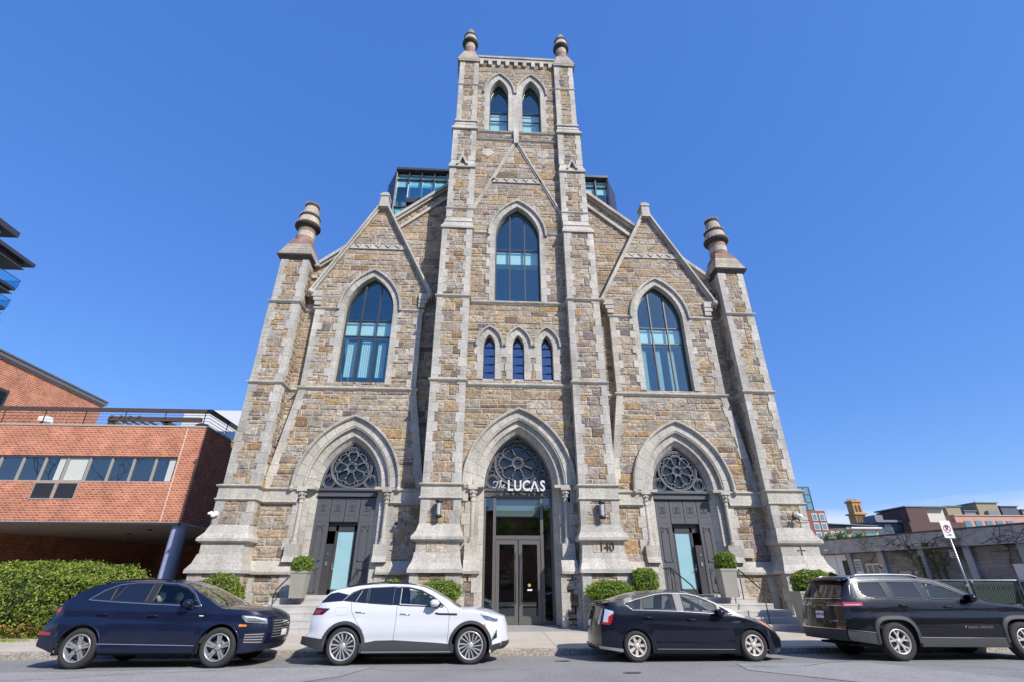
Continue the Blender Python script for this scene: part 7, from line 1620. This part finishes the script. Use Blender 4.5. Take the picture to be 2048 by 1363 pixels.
t = blockb('blue_grey_building', 'blue-grey flat building behind the brown brick block', [('wall', (93.9, 103, 121, 130, 0, 15.3), slat_b), ('roof_slab', (94.5, 104, 120, 131, 15.31, 15.8), grey_b), ('roof_box', (96, 98, 122, 126, 15.81, 17.2), grey_b)]); wins(t, 96.5, 101.5, 121, 13.2, 15.1, 2, 1, tg, grey_b)
t = blockb('brown_brick_building', 'dark brown windowless brick building with a cream side panel', [('wall', (101.3, 106.2, 118, 128, 0, 18.3), dkb), ('cream_panel', (106.21, 111.3, 119, 128, 15.2, 18.5), cream), ('lower_wall', (99.2, 112.6, 116, 117.9, 0, 14.9), dkb), ('roof_edge', (101, 111.5, 117.8, 128.2, 18.51, 18.8), grey_b)])
t = blockb('pink_brick_mill', 'pink brick mill building with large grid windows', [('wall', (112.7, 150, 118, 134, 0, 16.6), pinkb), ('coping', (112.6, 150, 117.8, 134, 16.61, 16.85), beigew)]); wins(t, 114.2, 127.5, 118, 12.6, 15.9, 5, 1, tg, grey_b, gap=.35); wins(t, 130, 142, 118, 12.6, 15.9, 4, 1, tg, grey_b, gap=.35)
for x0, x1, z1, mm, lb in ((115.2, 118.9, 19.5, olive, 'olive rooftop box on the pink mill, leftmost'), (119.6, 122.5, 18.4, grey_b, 'low grey rooftop unit between two taller roof boxes'), (123.5, 129, 20.4, olive, 'tall olive rooftop penthouse on the pink mill'), (129.6, 134, 19.6, slat_b, 'blue rooftop penthouse on the pink mill'), (135, 140, 18.8, olive, 'rightmost olive rooftop box on the pink mill')):
    t = thing('rooftop_box', ((x0+x1)/2, 125, 16.85), lb, 'rooftop structure', 'boxes on the mill roof'); m_ = MB(); m_.box(x0, x1, 122, 128, 16.85, z1-.2); m_.build('box', mm, t); m_ = MB(); m_.box(x0-.3, x1+.3, 121.7, 128.3, z1-.2, z1); m_.build('lid', grey_b, t)
    if z1 > 20: m_ = MB(); m_.box(x0+1.6, x1-1.2, 121.2, 121.9, 17, 18.3); m_.tube([(x0+2, 124, z1), (x0+2, 124, z1+1)], .06, 5); m_.build('vent', grey_b, t)
for x, y, z, r_ in ((81.2, 100*.9, 0, 1), ): pass
def far_tree(x, y, zb, h, r_, lb):
    t = thing('distant_tree', (x, y, zb), lb, 'tree', 'pale green trees beyond the concrete roof'); m_ = MB(); m_.tube([(x, y, 0), (x, y, zb+h*.6)], .25, 6, r1=.1); m_.build('trunk', bark_m, t); m_ = MB()
    def pf():
        a = rnd.uniform(0, math.tau); u = rnd.uniform(-1, 1); q = math.sqrt(1-u*u); d = Vector((q*math.cos(a), q*math.sin(a), u)); k = rnd.random()**.4; return Vector((x, y, zb+h*.6))+Vector((d.x*r_, d.y*r_, d.z*h*.45))*k*(1+.3*math.sin(a*3)), d
    leaves(m_, pf, 900, .28); m_.build('crown', palel, t)
for x, h, lb in ((62.5, 11.6, 'pale green tree above the concrete roof, nearest the church'), (65.0, 12.1, 'pale green tree in front of the dark siding'), (68.6, 11.9, 'pale green tree below the beige window wall')): far_tree(x, 92, h-4.6, 3.0, 1.3, lb)

# ------------------------------------------------------------------ the other side of the street (seen in the reflections)
s_ = MB(); s_.box(-80, 80, -9, -4, -.3, .12); struct(s_.build('far_sidewalk', walk_m))
t = thing('brick_row_house', (0, -24, 0), 'brick row houses across the street, seen only in reflections', 'building'); m_ = MB(); m_.box(-60, 60, -30, -20, 0, 9); m_.build('wall', brick1, t)
m_ = MB(); m_.box(-60, 60, -30.2, -19.8, 9, 9.4); m_.build('cornice', brown_m, t)
for i in range(24):
    for z in (1.2, 5.2): m_ = MB(); x = -58+5*i; m_.box(x, x+1.6, -19.99, -19.9, z, z+2.2); m_.build('window', off_glass, t)
def street_tree(x, y, h, r_, n, lb, dens=1):
    t = thing('street_tree', (x, y, .1), lb, 'tree', 'street trees across the road'); m_ = MB(); r3 = random.Random(int(x*7)); tips = []
    def br(p, d, l_, rr, dep):
        q = p+d*l_; m_.tube([p, (p+q)/2+Vector((r3.gauss(0, .05), r3.gauss(0, .05), 0))*l_, q], rr, 6, r1=rr*.6)
        if dep == 0: tips.append(q); return
        for k in range(3): e = Vector((r3.gauss(0, .6), r3.gauss(0, .6), r3.uniform(-.1, .5))); br(q, (d+e).normalized(), l_*.68, rr*.55, dep-1)
    br(Vector((x, y, 0)), Vector((0, 0, 1)), h*.38, .2, 4); m_.build('trunk', bark_m, t); m_ = MB()
    def pf(): q = r3.choice(tips); d = Vector((rnd.gauss(0, 1), rnd.gauss(0, 1), rnd.gauss(0, 1))).normalized(); return q+d*rnd.uniform(.1, .8), d
    leaves(m_, pf, n, .16); m_.build('crown', leafb, t)
for x, y, h, lb in ((-47, -11, 17, 'tall bare tree across the road at the far left'), (-36, -13, 16, 'tall bare tree across the road, left of the row houses end')): street_tree(x, y, h, 3, 260, lb)
for i, (x, lb) in enumerate(((-20, 'leftmost street tree across the road'), (-11, 'street tree across the road facing the blue car'), (-3, 'street tree across the road facing the white car'), (6, 'street tree across the road facing the entrance'), (15, 'street tree across the road facing the black hatchback'), (26, 'rightmost street tree across the road'))): street_tree(x, -12.5, 8.5+(i % 3)*.6, 3, 3500, lb)
t = thing('road_work_sign', (2.9, -7.5, .12), 'orange diamond road-work sign mirrored in the entrance doors', 'street sign'); m_ = MB(); m_.tube([(2.9, -7.54, .1), (2.9, -7.54, 3.2)], .03, 8); m_.build('pole', steel_m, t); m_ = MB(); m_.xz([(2.9, 2.7), (3.4, 3.2), (2.9, 3.7), (2.4, 3.2)], -7.5, -7.48); m_.build('sign_plate', mat('sign_orange', (.85, .20, .02), .5), t)
